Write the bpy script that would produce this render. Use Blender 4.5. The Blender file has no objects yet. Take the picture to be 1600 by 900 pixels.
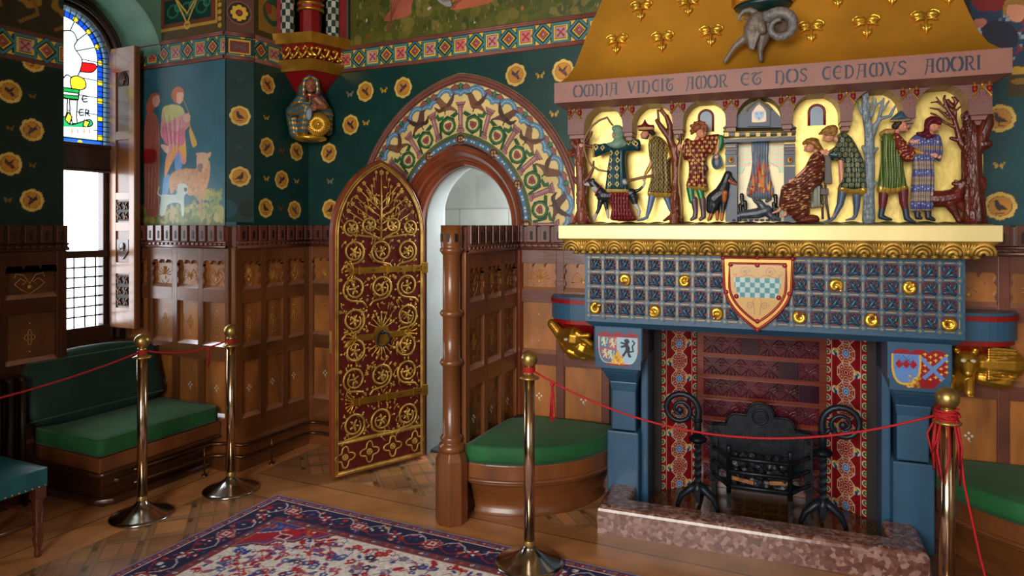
import bpy, bmesh, math, random
import numpy as np
from mathutils import Vector, Matrix
random.seed(7); RNG = np.random.RandomState(11)
PI = math.pi
scene = bpy.context.scene
COL = scene.collection
# ---------------------------------------------------------------- camera, world, lights, exposure
YAW = math.atan2(.4285, .9036)
FPX = 1067.0
cam_d = bpy.data.cameras.new('camera'); cam = bpy.data.objects.new('camera', cam_d); COL.objects.link(cam)
cam.location = (0, 0, 1.6); cam.rotation_euler = (PI/2, 0, YAW)
cam_d.sensor_width = 36; cam_d.lens = 36*FPX/1600; cam_d.shift_y = -98/1600; cam_d.clip_start = .05
scene.camera = cam
w = bpy.data.worlds.new('sky'); scene.world = w; w.use_nodes = True
bg = w.node_tree.nodes['Background']; bg.inputs['Color'].default_value = (.86, .93, 1, 1); bg.inputs['Strength'].default_value = 7
def area_light(name, loc, target, sx, sy, power, color):
    d = bpy.data.lights.new(name, 'AREA'); d.shape = 'RECTANGLE'; d.size = sx; d.size_y = sy; d.energy = power; d.color = color
    o = bpy.data.objects.new(name, d); COL.objects.link(o); o.location = loc
    o.rotation_euler = (Vector(target)-Vector(loc)).to_track_quat('-Z', 'Y').to_euler(); return o
area_light('window_daylight', (-1.0, -2.7, 2.2), (-.7, 3.6, 1.35), 3.0, 2.3, 250, (1, .955, .89))
area_light('side_window_daylight', (3.0, 0.9, 2.2), (-.8, 3.4, 1.2), 1.6, 2.0, 7, (.95, .97, 1))
area_light('passage_daylight', (-1.5, 4.75, 1.8), (-2.6, 4.3, 1.2), .6, 1.6, 60, (.88, .95, 1))
scene.view_settings.view_transform = 'Standard'; scene.view_settings.look = 'None'
scene.view_settings.exposure = 0.32; scene.view_settings.gamma = 1.0; scene.view_settings.use_curve_mapping = False
scene.cycles.max_bounces = 8; scene.cycles.use_denoising = True
scene.cycles.sample_clamp_indirect = 6

# ---------------------------------------------------------------- helpers
def lin(c):
    return tuple(((x/255)/12.92 if x/255 <= .04045 else ((x/255+.055)/1.055)**2.4) for x in c)
WORLD = Matrix.Identity(4)
PHI = math.radians(4.51)
FR = Matrix.Translation((-1.1261, 3.4017, 0)) @ Matrix.Rotation(PHI, 4, 'Z')      # the chimney wall's own frame: s along it, c into it, z up
MATS = {}
def M(name, col=(200, 200, 200), rough=.5, metal=0., var=.12, scale=8., bump=0., bscale=40., coat=0., spec=.5, sheen=0., stretch=None):
    if name in MATS: return MATS[name]
    m = bpy.data.materials.new(name); m.use_nodes = True; nt = m.node_tree; b = nt.nodes['Principled BSDF']
    b.inputs['Roughness'].default_value = rough; b.inputs['Metallic'].default_value = metal
    b.inputs['Specular IOR Level'].default_value = spec
    if coat: b.inputs['Coat Weight'].default_value = coat; b.inputs['Coat Roughness'].default_value = .15
    if sheen: b.inputs['Sheen Weight'].default_value = sheen
    tc = nt.nodes.new('ShaderNodeTexCoord'); mp = nt.nodes.new('ShaderNodeMapping'); nt.links.new(tc.outputs['Object'], mp.inputs['Vector'])
    if stretch: mp.inputs['Scale'].default_value = stretch
    n = nt.nodes.new('ShaderNodeTexNoise'); n.inputs['Scale'].default_value = scale; n.inputs['Detail'].default_value = 6
    nt.links.new(mp.outputs['Vector'], n.inputs['Vector'])
    r = nt.nodes.new('ShaderNodeValToRGB'); c = lin(col)
    r.color_ramp.elements[0].position = .3; r.color_ramp.elements[1].position = .7
    r.color_ramp.elements[0].color = tuple(max(0, x*(1-2*var)) for x in c)+(1,); r.color_ramp.elements[1].color = tuple(min(1, x*(1+2*var)) for x in c)+(1,)
    nt.links.new(n.outputs['Fac'], r.inputs['Fac']); nt.links.new(r.outputs['Color'], b.inputs['Base Color'])
    if bump:
        n2 = nt.nodes.new('ShaderNodeTexNoise'); n2.inputs['Scale'].default_value = bscale; n2.inputs['Detail'].default_value = 4
        nt.links.new(mp.outputs['Vector'], n2.inputs['Vector'])
        bp = nt.nodes.new('ShaderNodeBump'); bp.inputs['Strength'].default_value = bump; bp.inputs['Distance'].default_value = .01
        nt.links.new(n2.outputs['Fac'], bp.inputs['Height']); nt.links.new(bp.outputs['Normal'], b.inputs['Normal'])
    MATS[name] = m; return m
def MC(name, rough=.5, var=.1, scale=10., bump=0., bscale=60., coat=0., metalmask=True, stretch=None):   # coloured by the mesh's own painted pattern
    if name in MATS: return MATS[name]
    m = M(name, (128, 128, 128), rough, 0, 0, scale, bump, bscale, coat, stretch=stretch); nt = m.node_tree; b = nt.nodes['Principled BSDF']
    r = [x for x in nt.nodes if x.type == 'VALTORGB'][0]
    r.color_ramp.elements[0].color = (1-2*var,)*3+(1,); r.color_ramp.elements[1].color = (1+2*var,)*3+(1,)
    a = nt.nodes.new('ShaderNodeAttribute'); a.attribute_name = 'Col'
    mx = nt.nodes.new('ShaderNodeMix'); mx.data_type = 'RGBA'; mx.blend_type = 'MULTIPLY'; mx.inputs[0].default_value = 1
    nt.links.new(a.outputs['Color'], mx.inputs[6]); nt.links.new(r.outputs['Color'], mx.inputs[7]); nt.links.new(mx.outputs[2], b.inputs['Base Color'])
    if metalmask: nt.links.new(a.outputs['Alpha'], b.inputs['Metallic'])
    return m
class B:
    def __init__(s): s.v = []; s.f = []; s.mi = []; s.sm = []; s.m = 0
    def add(s, vs, fs, smooth=False):
        o = len(s.v); s.v += [tuple(v) for v in vs]
        for f in fs: s.f.append(tuple(i+o for i in f)); s.mi.append(s.m); s.sm.append(smooth)
        return s
    def box(s, x0, x1, y0, y1, z0, z1, mat=None):
        vs = [(x, y, z) for z in (z0, z1) for y in (y0, y1) for x in (x0, x1)]
        if mat is not None: vs = [mat @ Vector(v) for v in vs]
        return s.add(vs, [(0, 2, 3, 1), (4, 5, 7, 6), (0, 1, 5, 4), (2, 6, 7, 3), (0, 4, 6, 2), (1, 3, 7, 5)])
    def prism(s, poly, fn, d0, d1, smooth=False):      # poly = [(a,b)], fn(a,b,d) -> point
        n = len(poly); vs = [fn(a, b, d0) for a, b in poly]+[fn(a, b, d1) for a, b in poly]
        s.add(vs, [tuple(range(n))[::-1], tuple(range(n, 2*n))])
        o = len(s.v)-2*n
        for i in range(n):
            j = (i+1) % n; s.f.append((o+i, o+j, o+n+j, o+n+i)); s.mi.append(s.m); s.sm.append(smooth)
        return s
    def tube(s, pts, r, n=8, closed=False, flat=1., caps=True, ref=None, smooth=True):
        pts = [Vector(p) for p in pts]; N = len(pts); rr = r if hasattr(r, '__len__') else [r]*N
        vs = []; prev = Vector(ref) if ref else None
        for i, p in enumerate(pts):
            a = pts[(i-1) % N] if (closed or i > 0) else p; c = pts[(i+1) % N] if (closed or i < N-1) else p
            t = (c-a); t = t.normalized() if t.length > 1e-9 else Vector((0, 0, 1))
            if prev is None: prev = Vector((0, 0, 1)) if abs(t.z) < .9 else Vector((1, 0, 0))
            u = prev-t*prev.dot(t)
            if u.length < 1e-6: u = t.orthogonal()
            u.normalize(); w_ = t.cross(u)
            if not ref: prev = u
            for k in range(n):
                g = 2*PI*k/n; vs.append(p+u*(math.cos(g)*rr[i]*flat)+w_*(math.sin(g)*rr[i]))
        fs = []
        for i in range(N if closed else N-1):
            j = (i+1) % N
            for k in range(n): fs.append((i*n+k, i*n+(k+1) % n, j*n+(k+1) % n, j*n+k))
        s.add(vs, fs, smooth)
        if caps and not closed:
            o = len(s.v)-N*n; s.f.append(tuple(o+k for k in range(n))[::-1]); s.f.append(tuple(o+(N-1)*n+k for k in range(n))); s.mi += [s.m]*2; s.sm += [False]*2
        return s
    def lathe(s, prof, c=(0, 0, 0), n=24, a0=0, a1=2*PI, smooth=True, rot=0):
        full = abs(a1-a0-2*PI) < 1e-6; m = n if full else n+1
        vs = [(c[0]+r*math.cos(rot+a0+(a1-a0)*k/n), c[1]+r*math.sin(rot+a0+(a1-a0)*k/n), c[2]+z) for r, z in prof for k in range(m)]
        fs = []
        for i in range(len(prof)-1):
            for k in range(n):
                k2 = (k+1) % m; fs.append((i*m+k, i*m+k2, (i+1)*m+k2, (i+1)*m+k))
        return s.add(vs, fs, smooth)
    def ell(s, c, r, rot=None, n=12, m=8):
        vs = []; c = Vector(c); r = (r,)*3 if not hasattr(r, '__len__') else r
        for i in range(m+1):
            t = PI*i/m
            for k in range(n):
                g = 2*PI*k/n; v = Vector((r[0]*math.sin(t)*math.cos(g), r[1]*math.sin(t)*math.sin(g), r[2]*math.cos(t)))
                if rot is not None: v = rot @ v
                vs.append(c+v)
        return s.add(vs, [(i*n+k, (i+1)*n+k, (i+1)*n+(k+1) % n, i*n+(k+1) % n) for i in range(m) for k in range(n)], True)
    def cap(s, p0, p1, r0, r1=None, n=10):                 # tapered capsule
        r1 = r0 if r1 is None else r1; p0 = Vector(p0); p1 = Vector(p1); d = p1-p0; L = d.length
        if L < 1e-6: return s.ell(p0, max(r0, r1))
        d.normalize(); P = []; R = []
        for a in (-1., -.85, -.5): P.append(p0+d*(a*r0)); R.append(r0*math.sqrt(max(0, 1-a*a))+1e-5)
        for k in range(5): P.append(p0+d*(L*k/4)); R.append(r0+(r1-r0)*k/4)
        for a in (.5, .85, 1.): P.append(p1+d*(a*r1)); R.append(r1*math.sqrt(max(0, 1-a*a))+1e-5)
        return s.tube(P, R, n)
    def mesh(s, inv=None):
        me = bpy.data.meshes.new('m'); v = [inv @ Vector(p) for p in s.v] if inv is not None else s.v
        me.from_pydata(v, [], s.f); me.polygons.foreach_set('use_smooth', s.sm); me.polygons.foreach_set('material_index', s.mi); me.update(); return me
def split_islands(o):           # every loose piece becomes a part of its own
    bm = bmesh.new(); bm.from_mesh(o.data); seen = set(); comps = []
    for v in bm.verts:
        if v.index in seen: continue
        st = [v]; seen.add(v.index); comp = []
        while st:
            q = st.pop(); comp.append(q.index)
            for e in q.link_edges:
                r = e.other_vert(q)
                if r.index not in seen: seen.add(r.index); st.append(r)
        comps.append(set(comp))
    if len(comps) < 2: bm.free(); return [o]
    out = []
    for k, c in enumerate(comps[1:]):
        b2 = bm.copy(); b2.verts.ensure_lookup_table(); bmesh.ops.delete(b2, geom=[v for v in b2.verts if v.index not in c], context='VERTS')
        me = bpy.data.meshes.new(o.data.name); b2.to_mesh(me); b2.free(); [me.materials.append(m) for m in o.data.materials]
        n = o.copy(); n.data = me; COL.objects.link(n); out.append(n)
    bmesh.ops.delete(bm, geom=[v for v in bm.verts if v.index not in comps[0]], context='VERTS'); bm.to_mesh(o.data); bm.free(); return [o]+out
def world_of(o):
    m = o.matrix_basis.copy()
    return (world_of(o.parent) @ m) if o.parent else m
def link(name, me, mats, parent=None, bevel=0, kind=None, fixn=True):
    o = bpy.data.objects.new(name, me); COL.objects.link(o); me.name = name
    if parent is not None: o.parent = parent
    for m in (mats if isinstance(mats, (list, tuple)) else [mats]): me.materials.append(m)
    if fixn:
        bm = bmesh.new(); bm.from_mesh(me); bmesh.ops.recalc_face_normals(bm, faces=bm.faces); bm.to_mesh(me); bm.free()
    if bevel:
        b = o.modifiers.new('bevel', 'BEVEL'); b.width = bevel; b.segments = 2; b.limit_method = 'ANGLE'; b.angle_limit = math.radians(40)
    if kind: o['kind'] = kind
    return o
def build(name, b, mats, parent=None, frame=WORLD, bevel=0, kind=None):
    inv = (world_of(parent).inverted() @ frame) if parent is not None else frame
    return link(name, b.mesh(inv), mats, parent, bevel, kind)
def label(o, text=None, cat=None, group=None):
    if text: o['label'] = text
    if cat: o['category'] = cat
    if group: o['group'] = group
    return o
def thing(name, text, cat, loc=(0, 0, 0), rotz=0, group=None, frame=WORLD):
    o = bpy.data.objects.new(name, None); COL.objects.link(o); o.empty_display_size = .1
    m = frame @ Matrix.Translation(loc) @ Matrix.Rotation(rotz, 4, 'Z'); o.location = m.to_translation(); o.rotation_euler = m.to_euler()
    return label(o, text, cat, group)
def struct(name, b, mats, frame=WORLD, bevel=0, parent=None):
    return build(name, b, mats, parent, frame, bevel, 'structure' if parent is None else None)
def copy_tree(o, parent=None):
    c = o.copy(); COL.objects.link(c)
    if parent is not None: c.parent = parent
    for ch in [x for x in o.children]: copy_tree(ch, c)
    return c
def melt(b, voxel, smooth=2):           # grow one continuous skin over overlapping shapes
    me = b.mesh(); o = bpy.data.objects.new('t', me); COL.objects.link(o)
    r = o.modifiers.new('r', 'REMESH'); r.mode = 'VOXEL'; r.voxel_size = voxel; r.use_smooth_shade = True
    if smooth: k = o.modifiers.new('s', 'SMOOTH'); k.iterations = smooth; k.factor = .5
    bpy.context.view_layer.update(); dg = bpy.context.evaluated_depsgraph_get()
    out = bpy.data.meshes.new_from_object(o.evaluated_get(dg)); bpy.data.objects.remove(o); out.materials.clear()
    out.polygons.foreach_set('use_smooth', [True]*len(out.polygons)); return out
def melted(name, b, voxel, mat, parent, frame=WORLD, smooth=2):
    me = melt(b, voxel, smooth); me.transform(world_of(parent).inverted() @ frame if parent is not None else frame)
    return link(name, me, mat, parent, fixn=False)
# pixel -> point on a real plane of the room
def ray(px, py):
    r = (px-800)/FPX; u = (352-py)/FPX
    return Vector((.9036*r-.4285, .4285*r+.9036, u))
CAMP = Vector((0, 0, 1.6))
def on_y(px, py, Y): d = ray(px, py); return CAMP+d*(Y/d.y)
def on_x(px, py, X): d = ray(px, py); return CAMP+d*(X/d.x)
def on_z(px, py, Z): d = ray(px, py); return CAMP+d*((Z-1.6)/d.z)
FRI = FR.inverted(); FO = FRI @ CAMP
def on_c(px, py, c):                       # -> (s,c,z) in the chimney frame
    d = FRI.to_3x3() @ ray(px, py); return FO+d*((c-FO.y)/d.y)

class Canvas:
    def __init__(s, u0, u1, v0, v1, res, col):
        s.nu = max(1, round((u1-u0)/res)); s.nv = max(1, round((v1-v0)/res)); s.u = np.linspace(u0, u1, s.nu+1); s.v = np.linspace(v0, v1, s.nv+1)
        s.a = np.zeros((s.nv+1, s.nu+1, 4)); s.a[:, :, :3] = lin(col); s.res = res; s.keep = None
    def _bb(s, u0, u1, v0, v1):
        i0 = np.searchsorted(s.u, u0); i1 = np.searchsorted(s.u, u1, 'right'); j0 = np.searchsorted(s.v, v0); j1 = np.searchsorted(s.v, v1, 'right')
        if i1 <= i0 or j1 <= j0: return None
        U, V = np.meshgrid(s.u[i0:i1], s.v[j0:j1]); return (slice(j0, j1), slice(i0, i1)), U, V
    def put(s, sl, mask, col, al, metal):
        c = np.array(lin(col)); t = s.a[sl]; t[mask, :3] = t[mask, :3]*(1-al)+c*al; t[mask, 3] = metal
    def poly(s, pts, col, al=1., metal=0.):
        P = np.array([(p[0], p[1]) for p in pts]); r = s._bb(P[:, 0].min(), P[:, 0].max(), P[:, 1].min(), P[:, 1].max())
        if r is None: return s
        sl, U, V = r; m = np.zeros(U.shape, bool)
        for i in range(len(P)):
            x0, y0 = P[i-1]; x1, y1 = P[i]
            if y0 == y1: continue
            c = ((y0 > V) != (y1 > V)) & (U < (x1-x0)*(V-y0)/(y1-y0)+x0); m ^= c
        s.put(sl, m, col, al, metal); return s
    def rect(s, u0, u1, v0, v1, col, al=1., metal=0.):
        r = s._bb(u0, u1, v0, v1)
        if r: s.put(r[0], np.ones(r[1].shape, bool), col, al, metal)
        return s
    def ell(s, cu, cv, ru, rv, col, al=1., metal=0., ang=0., ring=0.):
        R = max(ru, rv); r = s._bb(cu-R, cu+R, cv-R, cv+R)
        if r is None: return s
        sl, U, V = r; ca, sa = math.cos(ang), math.sin(ang); x = (U-cu)*ca+(V-cv)*sa; y = -(U-cu)*sa+(V-cv)*ca
        d = (x/ru)**2+(y/rv)**2; m = d <= 1
        if ring: m &= d >= ring*ring
        s.put(sl, m, col, al, metal); return s
    def circ(s, u, v, r, col, **k): return s.ell(u, v, r, r, col, **k)
    def scallop(s, cu, cv, r, n, amp, col, **k):
        return s.poly([(cu+r*(1+amp*abs(math.sin(n*t/2))-amp)*math.cos(t), cv+r*(1+amp*abs(math.sin(n*t/2))-amp)*math.sin(t)) for t in np.linspace(0, 2*PI, n*6, endpoint=False)], col, **k)
    def line(s, pts, w_, col, closed=False, **k):
        n = len(pts)
        for i in range(n if closed else n-1):
            a = pts[i]; b = pts[(i+1) % n]; dx, dy = b[0]-a[0], b[1]-a[1]; L = math.hypot(dx, dy)
            if L < 1e-9: continue
            nx, ny = -dy/L*w_/2, dx/L*w_/2; ex, ey = dx/L*w_*.25, dy/L*w_*.25
            s.poly([(a[0]+nx-ex, a[1]+ny-ey), (b[0]+nx+ex, b[1]+ny+ey), (b[0]-nx+ex, b[1]-ny+ey), (a[0]-nx-ex, a[1]-ny-ey)], col, **k)
        return s
    def obj(s, name, fn, mat, parent=None, keep=None, frame=WORLD, kind=None):
        U, V = np.meshgrid(s.u, s.v); P = np.stack(fn(U, V), -1).reshape(-1, 3)
        Mx = np.array((world_of(parent).inverted() @ frame) if parent is not None else frame); P = P @ Mx[:3, :3].T+Mx[:3, 3]
        W = s.nu+1; J, I = np.meshgrid(np.arange(s.nv), np.arange(s.nu), indexing='ij')
        q = np.stack([J*W+I, J*W+I+1, (J+1)*W+I+1, (J+1)*W+I], -1).reshape(-1, 4)
        if keep is not None:
            uc = (U[:-1, :-1]+U[1:, 1:])/2; vc = (V[:-1, :-1]+V[1:, 1:])/2; q = q[keep(uc, vc).reshape(-1)]
        me = bpy.data.meshes.new(name); me.vertices.add(len(P)); me.vertices.foreach_set('co', P.astype(np.float32).ravel())
        me.loops.add(q.size); me.loops.foreach_set('vertex_index', q.astype(np.int32).ravel()); me.polygons.add(len(q))
        me.polygons.foreach_set('loop_start', np.arange(0, q.size, 4, dtype=np.int32)); me.update(calc_edges=True); me.validate()
        at = me.color_attributes.new('Col', 'FLOAT_COLOR', 'POINT'); at.data.foreach_set('color', s.a.reshape(-1, 4).astype(np.float32).ravel())
        return link(name, me, mat, parent, kind=kind, fixn=False)

# ---------------------------------------------------------------- shared materials
OAK = M('oak', (114, 66, 32), .33, 0, .22, 5, .15, 60, coat=.35, stretch=(1, 1, .18))
OAK_H = M('oak_rail', (112, 65, 32), .33, 0, .22, 5, .15, 60, coat=.35, stretch=(.18, .6, 1))
PANEL = M('oak_panel', (158, 98, 46), .36, 0, .25, 7, .08, 50, coat=.3, stretch=(1, 1, .3))
BURL = M('burl_panel', (116, 68, 28), .3, 0, .3, 26, .05, 60, coat=.4)
OAK_D = M('dark_oak', (66, 34, 16), .3, 0, .2, 5, .1, 60, coat=.4, stretch=(.3, .3, 1))
PURPLE_OAK = M('red_oak', (104, 58, 46), .33, 0, .15, 5, .1, 60, coat=.4, stretch=(.2, .5, 1))
SLOT = M('slot_shadow_wood', (24, 10, 6), .6)
INLAY = M('inlay_gold', (196, 142, 70), .4, .1, .1)
PEARL = M('inlay_pearl', (205, 205, 198), .25)
PEARLB = M('inlay_blue_pearl', (150, 180, 215), .25)
GOLD = M('gold', (204, 152, 54), .36, .85, .12, 9, .12, 30)
GOLD_D = M('antique_gold', (190, 152, 70), .42, .5, .2, 14, .2, 50)
GOLD_B = M('bright_gold', (232, 186, 70), .32, .8, .1, 12, .2, 60)
GOLD_L = M('gold_leaf', (240, 212, 122), .4, .5, .08, 16, .12, 30)
RED = M('red_paint', (140, 16, 18), .4)
TEALP = M('teal_paint', (12, 62, 62), .4)
PINKB = M('brown_pink_stone', (134, 90, 80), .45, 0, .05)
BLUE = M('slate_blue_paint', (50, 88, 118), .38, 0, .05, 6)
BRASS = M('brass', (186, 156, 92), .34, .9, .08, 20)
CHROME = M('polished_steel', (190, 184, 176), .16, 1, .05)
ROPE = M('red_cord', (170, 10, 22), .7, 0, .15, 200)
PAINTW = MC('painted_plaster', .42, .09, 6, .05, 30)
# ================================================================ painted patterns
def bird(cv, u, v, k, col=(40, 38, 60), flip=1, acc=(150, 80, 40)):
    f = lambda pts: [(u+flip*a*k, v+b*k) for a, b in pts]
    cv.ell(u, v-.05*k, .42*k, .2*k, acc, ang=flip*.5)
    cv.poly(f([(-.1, 0), (.15, .25), (.55, .62), (.3, .1), (.15, -.1)]), col); cv.poly(f([(-.2, .05), (-.5, .55), (-.1, .3), (.1, 0)]), col)
    cv.poly(f([(-.2, -.1), (-.62, -.5), (-.35, -.42), (-.3, -.6), (.05, -.15)]), col); cv.circ(u+flip*.38*k, v+.16*k, .13*k, col)
    cv.poly(f([(.45, .2), (.62, .12), (.45, .08)]), (190, 120, 50))
def perched(cv, u, v, k, col, flip=1):
    f = lambda pts: [(u+flip*a*k, v+b*k) for a, b in pts]
    cv.poly(f([(-.65, -.35), (-.2, -.3), (.1, -.42), (.35, -.15), (.42, .2), (.3, .42), (.12, .4), (.05, .2), (-.25, 0)]), col); cv.circ(u+flip*.28*k, v+.42*k, .15*k, col)
    cv.poly(f([(.4, .48), (.62, .42), (.4, .36)]), (150, 100, 50)); cv.poly(f([(-.55, -.3), (0, .1), (.2, -.2)]), (70, 44, 34))
    cv.line(f([(.05, -.4), (.05, -.62)]), .06*k, (60, 40, 30)); cv.line(f([(-.3, -.62), (.4, -.6)]), .07*k, (60, 46, 30))
def medallion(cv, u, v, r, kind, bright=1., su=1.):
    cv.poly([(u+su*r*1.04*(1-.09+.09*abs(math.cos(4*t)))*math.cos(t), v+r*1.04*(1-.09+.09*abs(math.cos(4*t)))*math.sin(t)) for t in np.linspace(0, 2*PI, 48, endpoint=False)], (60, 40, 20))
    cv.poly([(u+su*r*(1-.09+.09*abs(math.cos(4*t)))*math.cos(t), v+r*(1-.09+.09*abs(math.cos(4*t)))*math.sin(t)) for t in np.linspace(0, 2*PI, 48, endpoint=False)], (226, 190, 96))
    cv.circ(u, v, r*.72, (120, 78, 30)); cv.circ(u, v, r*.68, (206, 140, 46))
    if kind % 2: perched(cv, u, v, r*.8, (62, 44, 50), -1 if kind % 4 == 1 else 1)
    else: bird(cv, u, v, r*.85, [(38, 40, 78), (70, 50, 50), (50, 60, 90)][kind % 3], 1 if kind % 4 else -1)
def butterfly(cv, u, v, k, col=(196, 158, 56)):
    for f in (1, -1):
        cv.poly([(u, v), (u+f*.9*k, v+.75*k), (u+f*1.05*k, v+.2*k), (u+f*.3*k, v-.1*k)], col); cv.poly([(u, v), (u+f*.75*k, v-.1*k), (u+f*.55*k, v-.7*k), (u, v-.3*k)], col)
        cv.circ(u+f*.65*k, v+.3*k, .13*k, (50, 40, 30))
    cv.line([(u, v+.4*k), (u, v-.5*k)], .16*k, (50, 40, 30))
PALE = dict(a=(232, 192, 70), red=(168, 50, 50), pink=(206, 120, 120), teal=(60, 132, 140), dk=(18, 48, 52), bl=(96, 150, 160))
def frieze(cv, u0, u1, z0, off=0., pitch=.238):
    zt = z0+.19; cv.rect(u0, u1, z0, zt, (96, 60, 52)); cv.rect(u0, u1, z0+.03, z0+.16, PALE['dk'])
    cv.rect(u0, u1, z0+.031, z0+.036, PALE['a']); cv.rect(u0, u1, z0+.154, z0+.159, PALE['a'])
    k = math.floor((u0-off)/pitch); vm = z0+.095
    while off+k*pitch < u1+.2:
        cu = off+k*pitch; h = .056
        def sq(r, col): cv.rect(max(u0, cu-r), min(u1, cu+r), vm-r, vm+r, col)
        sq(.062, PALE['teal']); sq(.05, PALE['dk']); sq(.047, PALE['a']); sq(.037, (40, 20, 20)); sq(.035, PALE['pink'] if k % 2 else (190, 150, 150))
        for a in range(4):
            g = a*PI/2+PI/4; cv.line([(cu, vm), (cu+.026*math.cos(g), vm+.026*math.sin(g))], .009, PALE['red']); cv.circ(cu+.026*math.cos(g), vm+.026*math.sin(g), .008, PALE['red'])
        cd = cu+pitch/2
        def dm(r, col): cv.poly([(cd-r, vm), (cd, vm+r), (cd+r, vm), (cd, vm-r)], col)
        cv.rect(max(u0, cd-.05), min(u1, cd+.05), vm-.06, vm+.06, PALE['a']); dm(.085, (20, 30, 30)); dm(.078, PALE['teal']); dm(.06, PALE['dk']); dm(.052, (30, 20, 20)); dm(.045, PALE['a']); dm(.036, (30, 16, 16)); dm(.032, (178, 84, 70)); dm(.018, PALE['dk']); dm(.012, PALE['pink'])
        k += 1
def speck(cv, u0, u1, v0, v1, n, cols, r0, r1, seed=1, tall=False):
    rg = random.Random(seed)
    for i in range(n):
        u = rg.uniform(u0, u1); v = rg.uniform(v0, v1); r = rg.uniform(r0, r1); c = rg.choice(cols)
        if tall: cv.poly([(u-r*.25, v), (u+r*.25, v), (u+r*rg.uniform(-.5, .5), v+r*2.2)], c, al=.8)
        else: cv.ell(u, v, r, r*rg.uniform(.5, 1), c, al=.85, ang=rg.uniform(0, 3))
def smoothpoly(p, n=6):
    out = []; N = len(p)
    for i in range(N):
        p0, p1, p2, p3 = p[i-1], p[i], p[(i+1) % N], p[(i+2) % N]
        for k in range(n):
            t = k/n; out.append(tuple(.5*(2*p1[j]+(p2[j]-p0[j])*t+(2*p0[j]-5*p1[j]+4*p2[j]-p3[j])*t*t+(3*p1[j]-p0[j]-3*p2[j]+p3[j])*t**3) for j in (0, 1)))
    return out
TEAL = (8, 58, 54)
# ================================================================ floor
floor = struct('floor', B().box(-4.9, 3.6, -3.2, 5.4, -.08, -.001), M('floor_boards', (104, 64, 36), .3, 0, .25, 3, .1, 40, coat=.3, stretch=(.25, 4, 1)))
fc = Canvas(-4.35, .4, 1.6, 4.1, .0065, (122, 80, 46))
def parquet(u0, u1, v0, v1, per=.205):
    rg = random.Random(3); q = math.sqrt(.5); i0 = int((u0+v0)*q/per)-2; i1 = int((u1+v1)*q/per)+2; j0 = int((v0-u1)*q/per)-2; j1 = int((v1-u0)*q/per)+2
    sub = fc; save = fc.a.copy()
    for i in range(i0, i1):
        for j in range(j0, j1):
            def T(a, b): A = (i+a)*per; C = (j+b)*per; return ((A-C)*q, (A+C)*q)
            c = rg.uniform(.82, 1.12); base = (180*c, 124*c, 82*c)
            for a0, a1, b0, b1, col in [(0, 1, 0, 1, (104, 72, 48)), (.01, .12, .01, .74, (150*c, 114*c, 82*c)), (.13, .24, .01, .99, (156, 116, 80)), (.25, .99, .01, .12, (150, 112, 78)), (.25, .99, .13, .24, (158*c, 116*c, 80*c)),
                                       (.26, .62, .26, .99, base), (.635, .99, .26, .99, tuple(x*rg.uniform(.92, 1.06) for x in base))]:
                fc.poly([T(a0, b0), T(a1, b0), T(a1, b1), T(a0, b1)], col)
    U, V = np.meshgrid(fc.u, fc.v); out = ~((U >= u0) & (U <= u1) & (V >= v0) & (V <= v1)); fc.a[out] = save[out]
def boards(u0, u1, v0, v1, along, wid, seed):
    rg = random.Random(seed); n = max(1, round(((v1-v0) if along == 'u' else (u1-u0))/wid))
    for k in range(n):
        c = rg.uniform(.85, 1.15); col = (184*c, 126*c, 78*c)
        if along == 'u': a = v0+(v1-v0)*k/n; fc.rect(u0, u1, a, a+(v1-v0)/n, col); fc.rect(u0, u1, a, a+.003, (50, 28, 14))
        else: a = u0+(u1-u0)*k/n; fc.rect(a, a+(u1-u0)/n, v0, v1, col); fc.rect(a, a+.004, v0, v1, (50, 28, 14))
boards(-4.35, .4, 1.6, 4.1, 'u', .2, 1); parquet(-3.38, -2.0, 1.6, 3.0); parquet(-3.38, -1.85, 3.42, 4.1); parquet(-1.6, -1.1, 3.3, 4.1)
boards(-4.35, -3.38, 1.6, 4.1, 'v', .24, 5); boards(-3.38, .4, 3.0, 3.42, 'u', .14, 9)
fc.obj('parquet', lambda U, V: (U, V, U*0), MC('parquet_wood', .34, .12, 5, .06, 40, coat=.2, metalmask=False), floor)

# ================================================================ walls
WTOP = 3.42
wall_mat = M('deep_teal_plaster', TEAL, .45, 0, .1)
struct('ceiling', B().box(-4.9, 3.2, -3.0, 5.4, WTOP, WTOP+.1), M('ceiling_paint', (150, 128, 92), .6))
# back and right walls behind the camera
struct('wall_rear', B().box(-4.9, 3.3, -3.1, -3.0, 0, WTOP), M('rear_plaster', (150, 140, 116), .6))
struct('wall_right', B().box(3.2, 3.3, -3.0, 5.0, 0, WTOP), M('rear_plaster'))
struct('wall_shading_pier', B().box(-4.85, -2.25, -.62, -.40, 0, WTOP), M('rear_plaster'))  # unseen pier, added to keep the rear light off the left side
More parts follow.
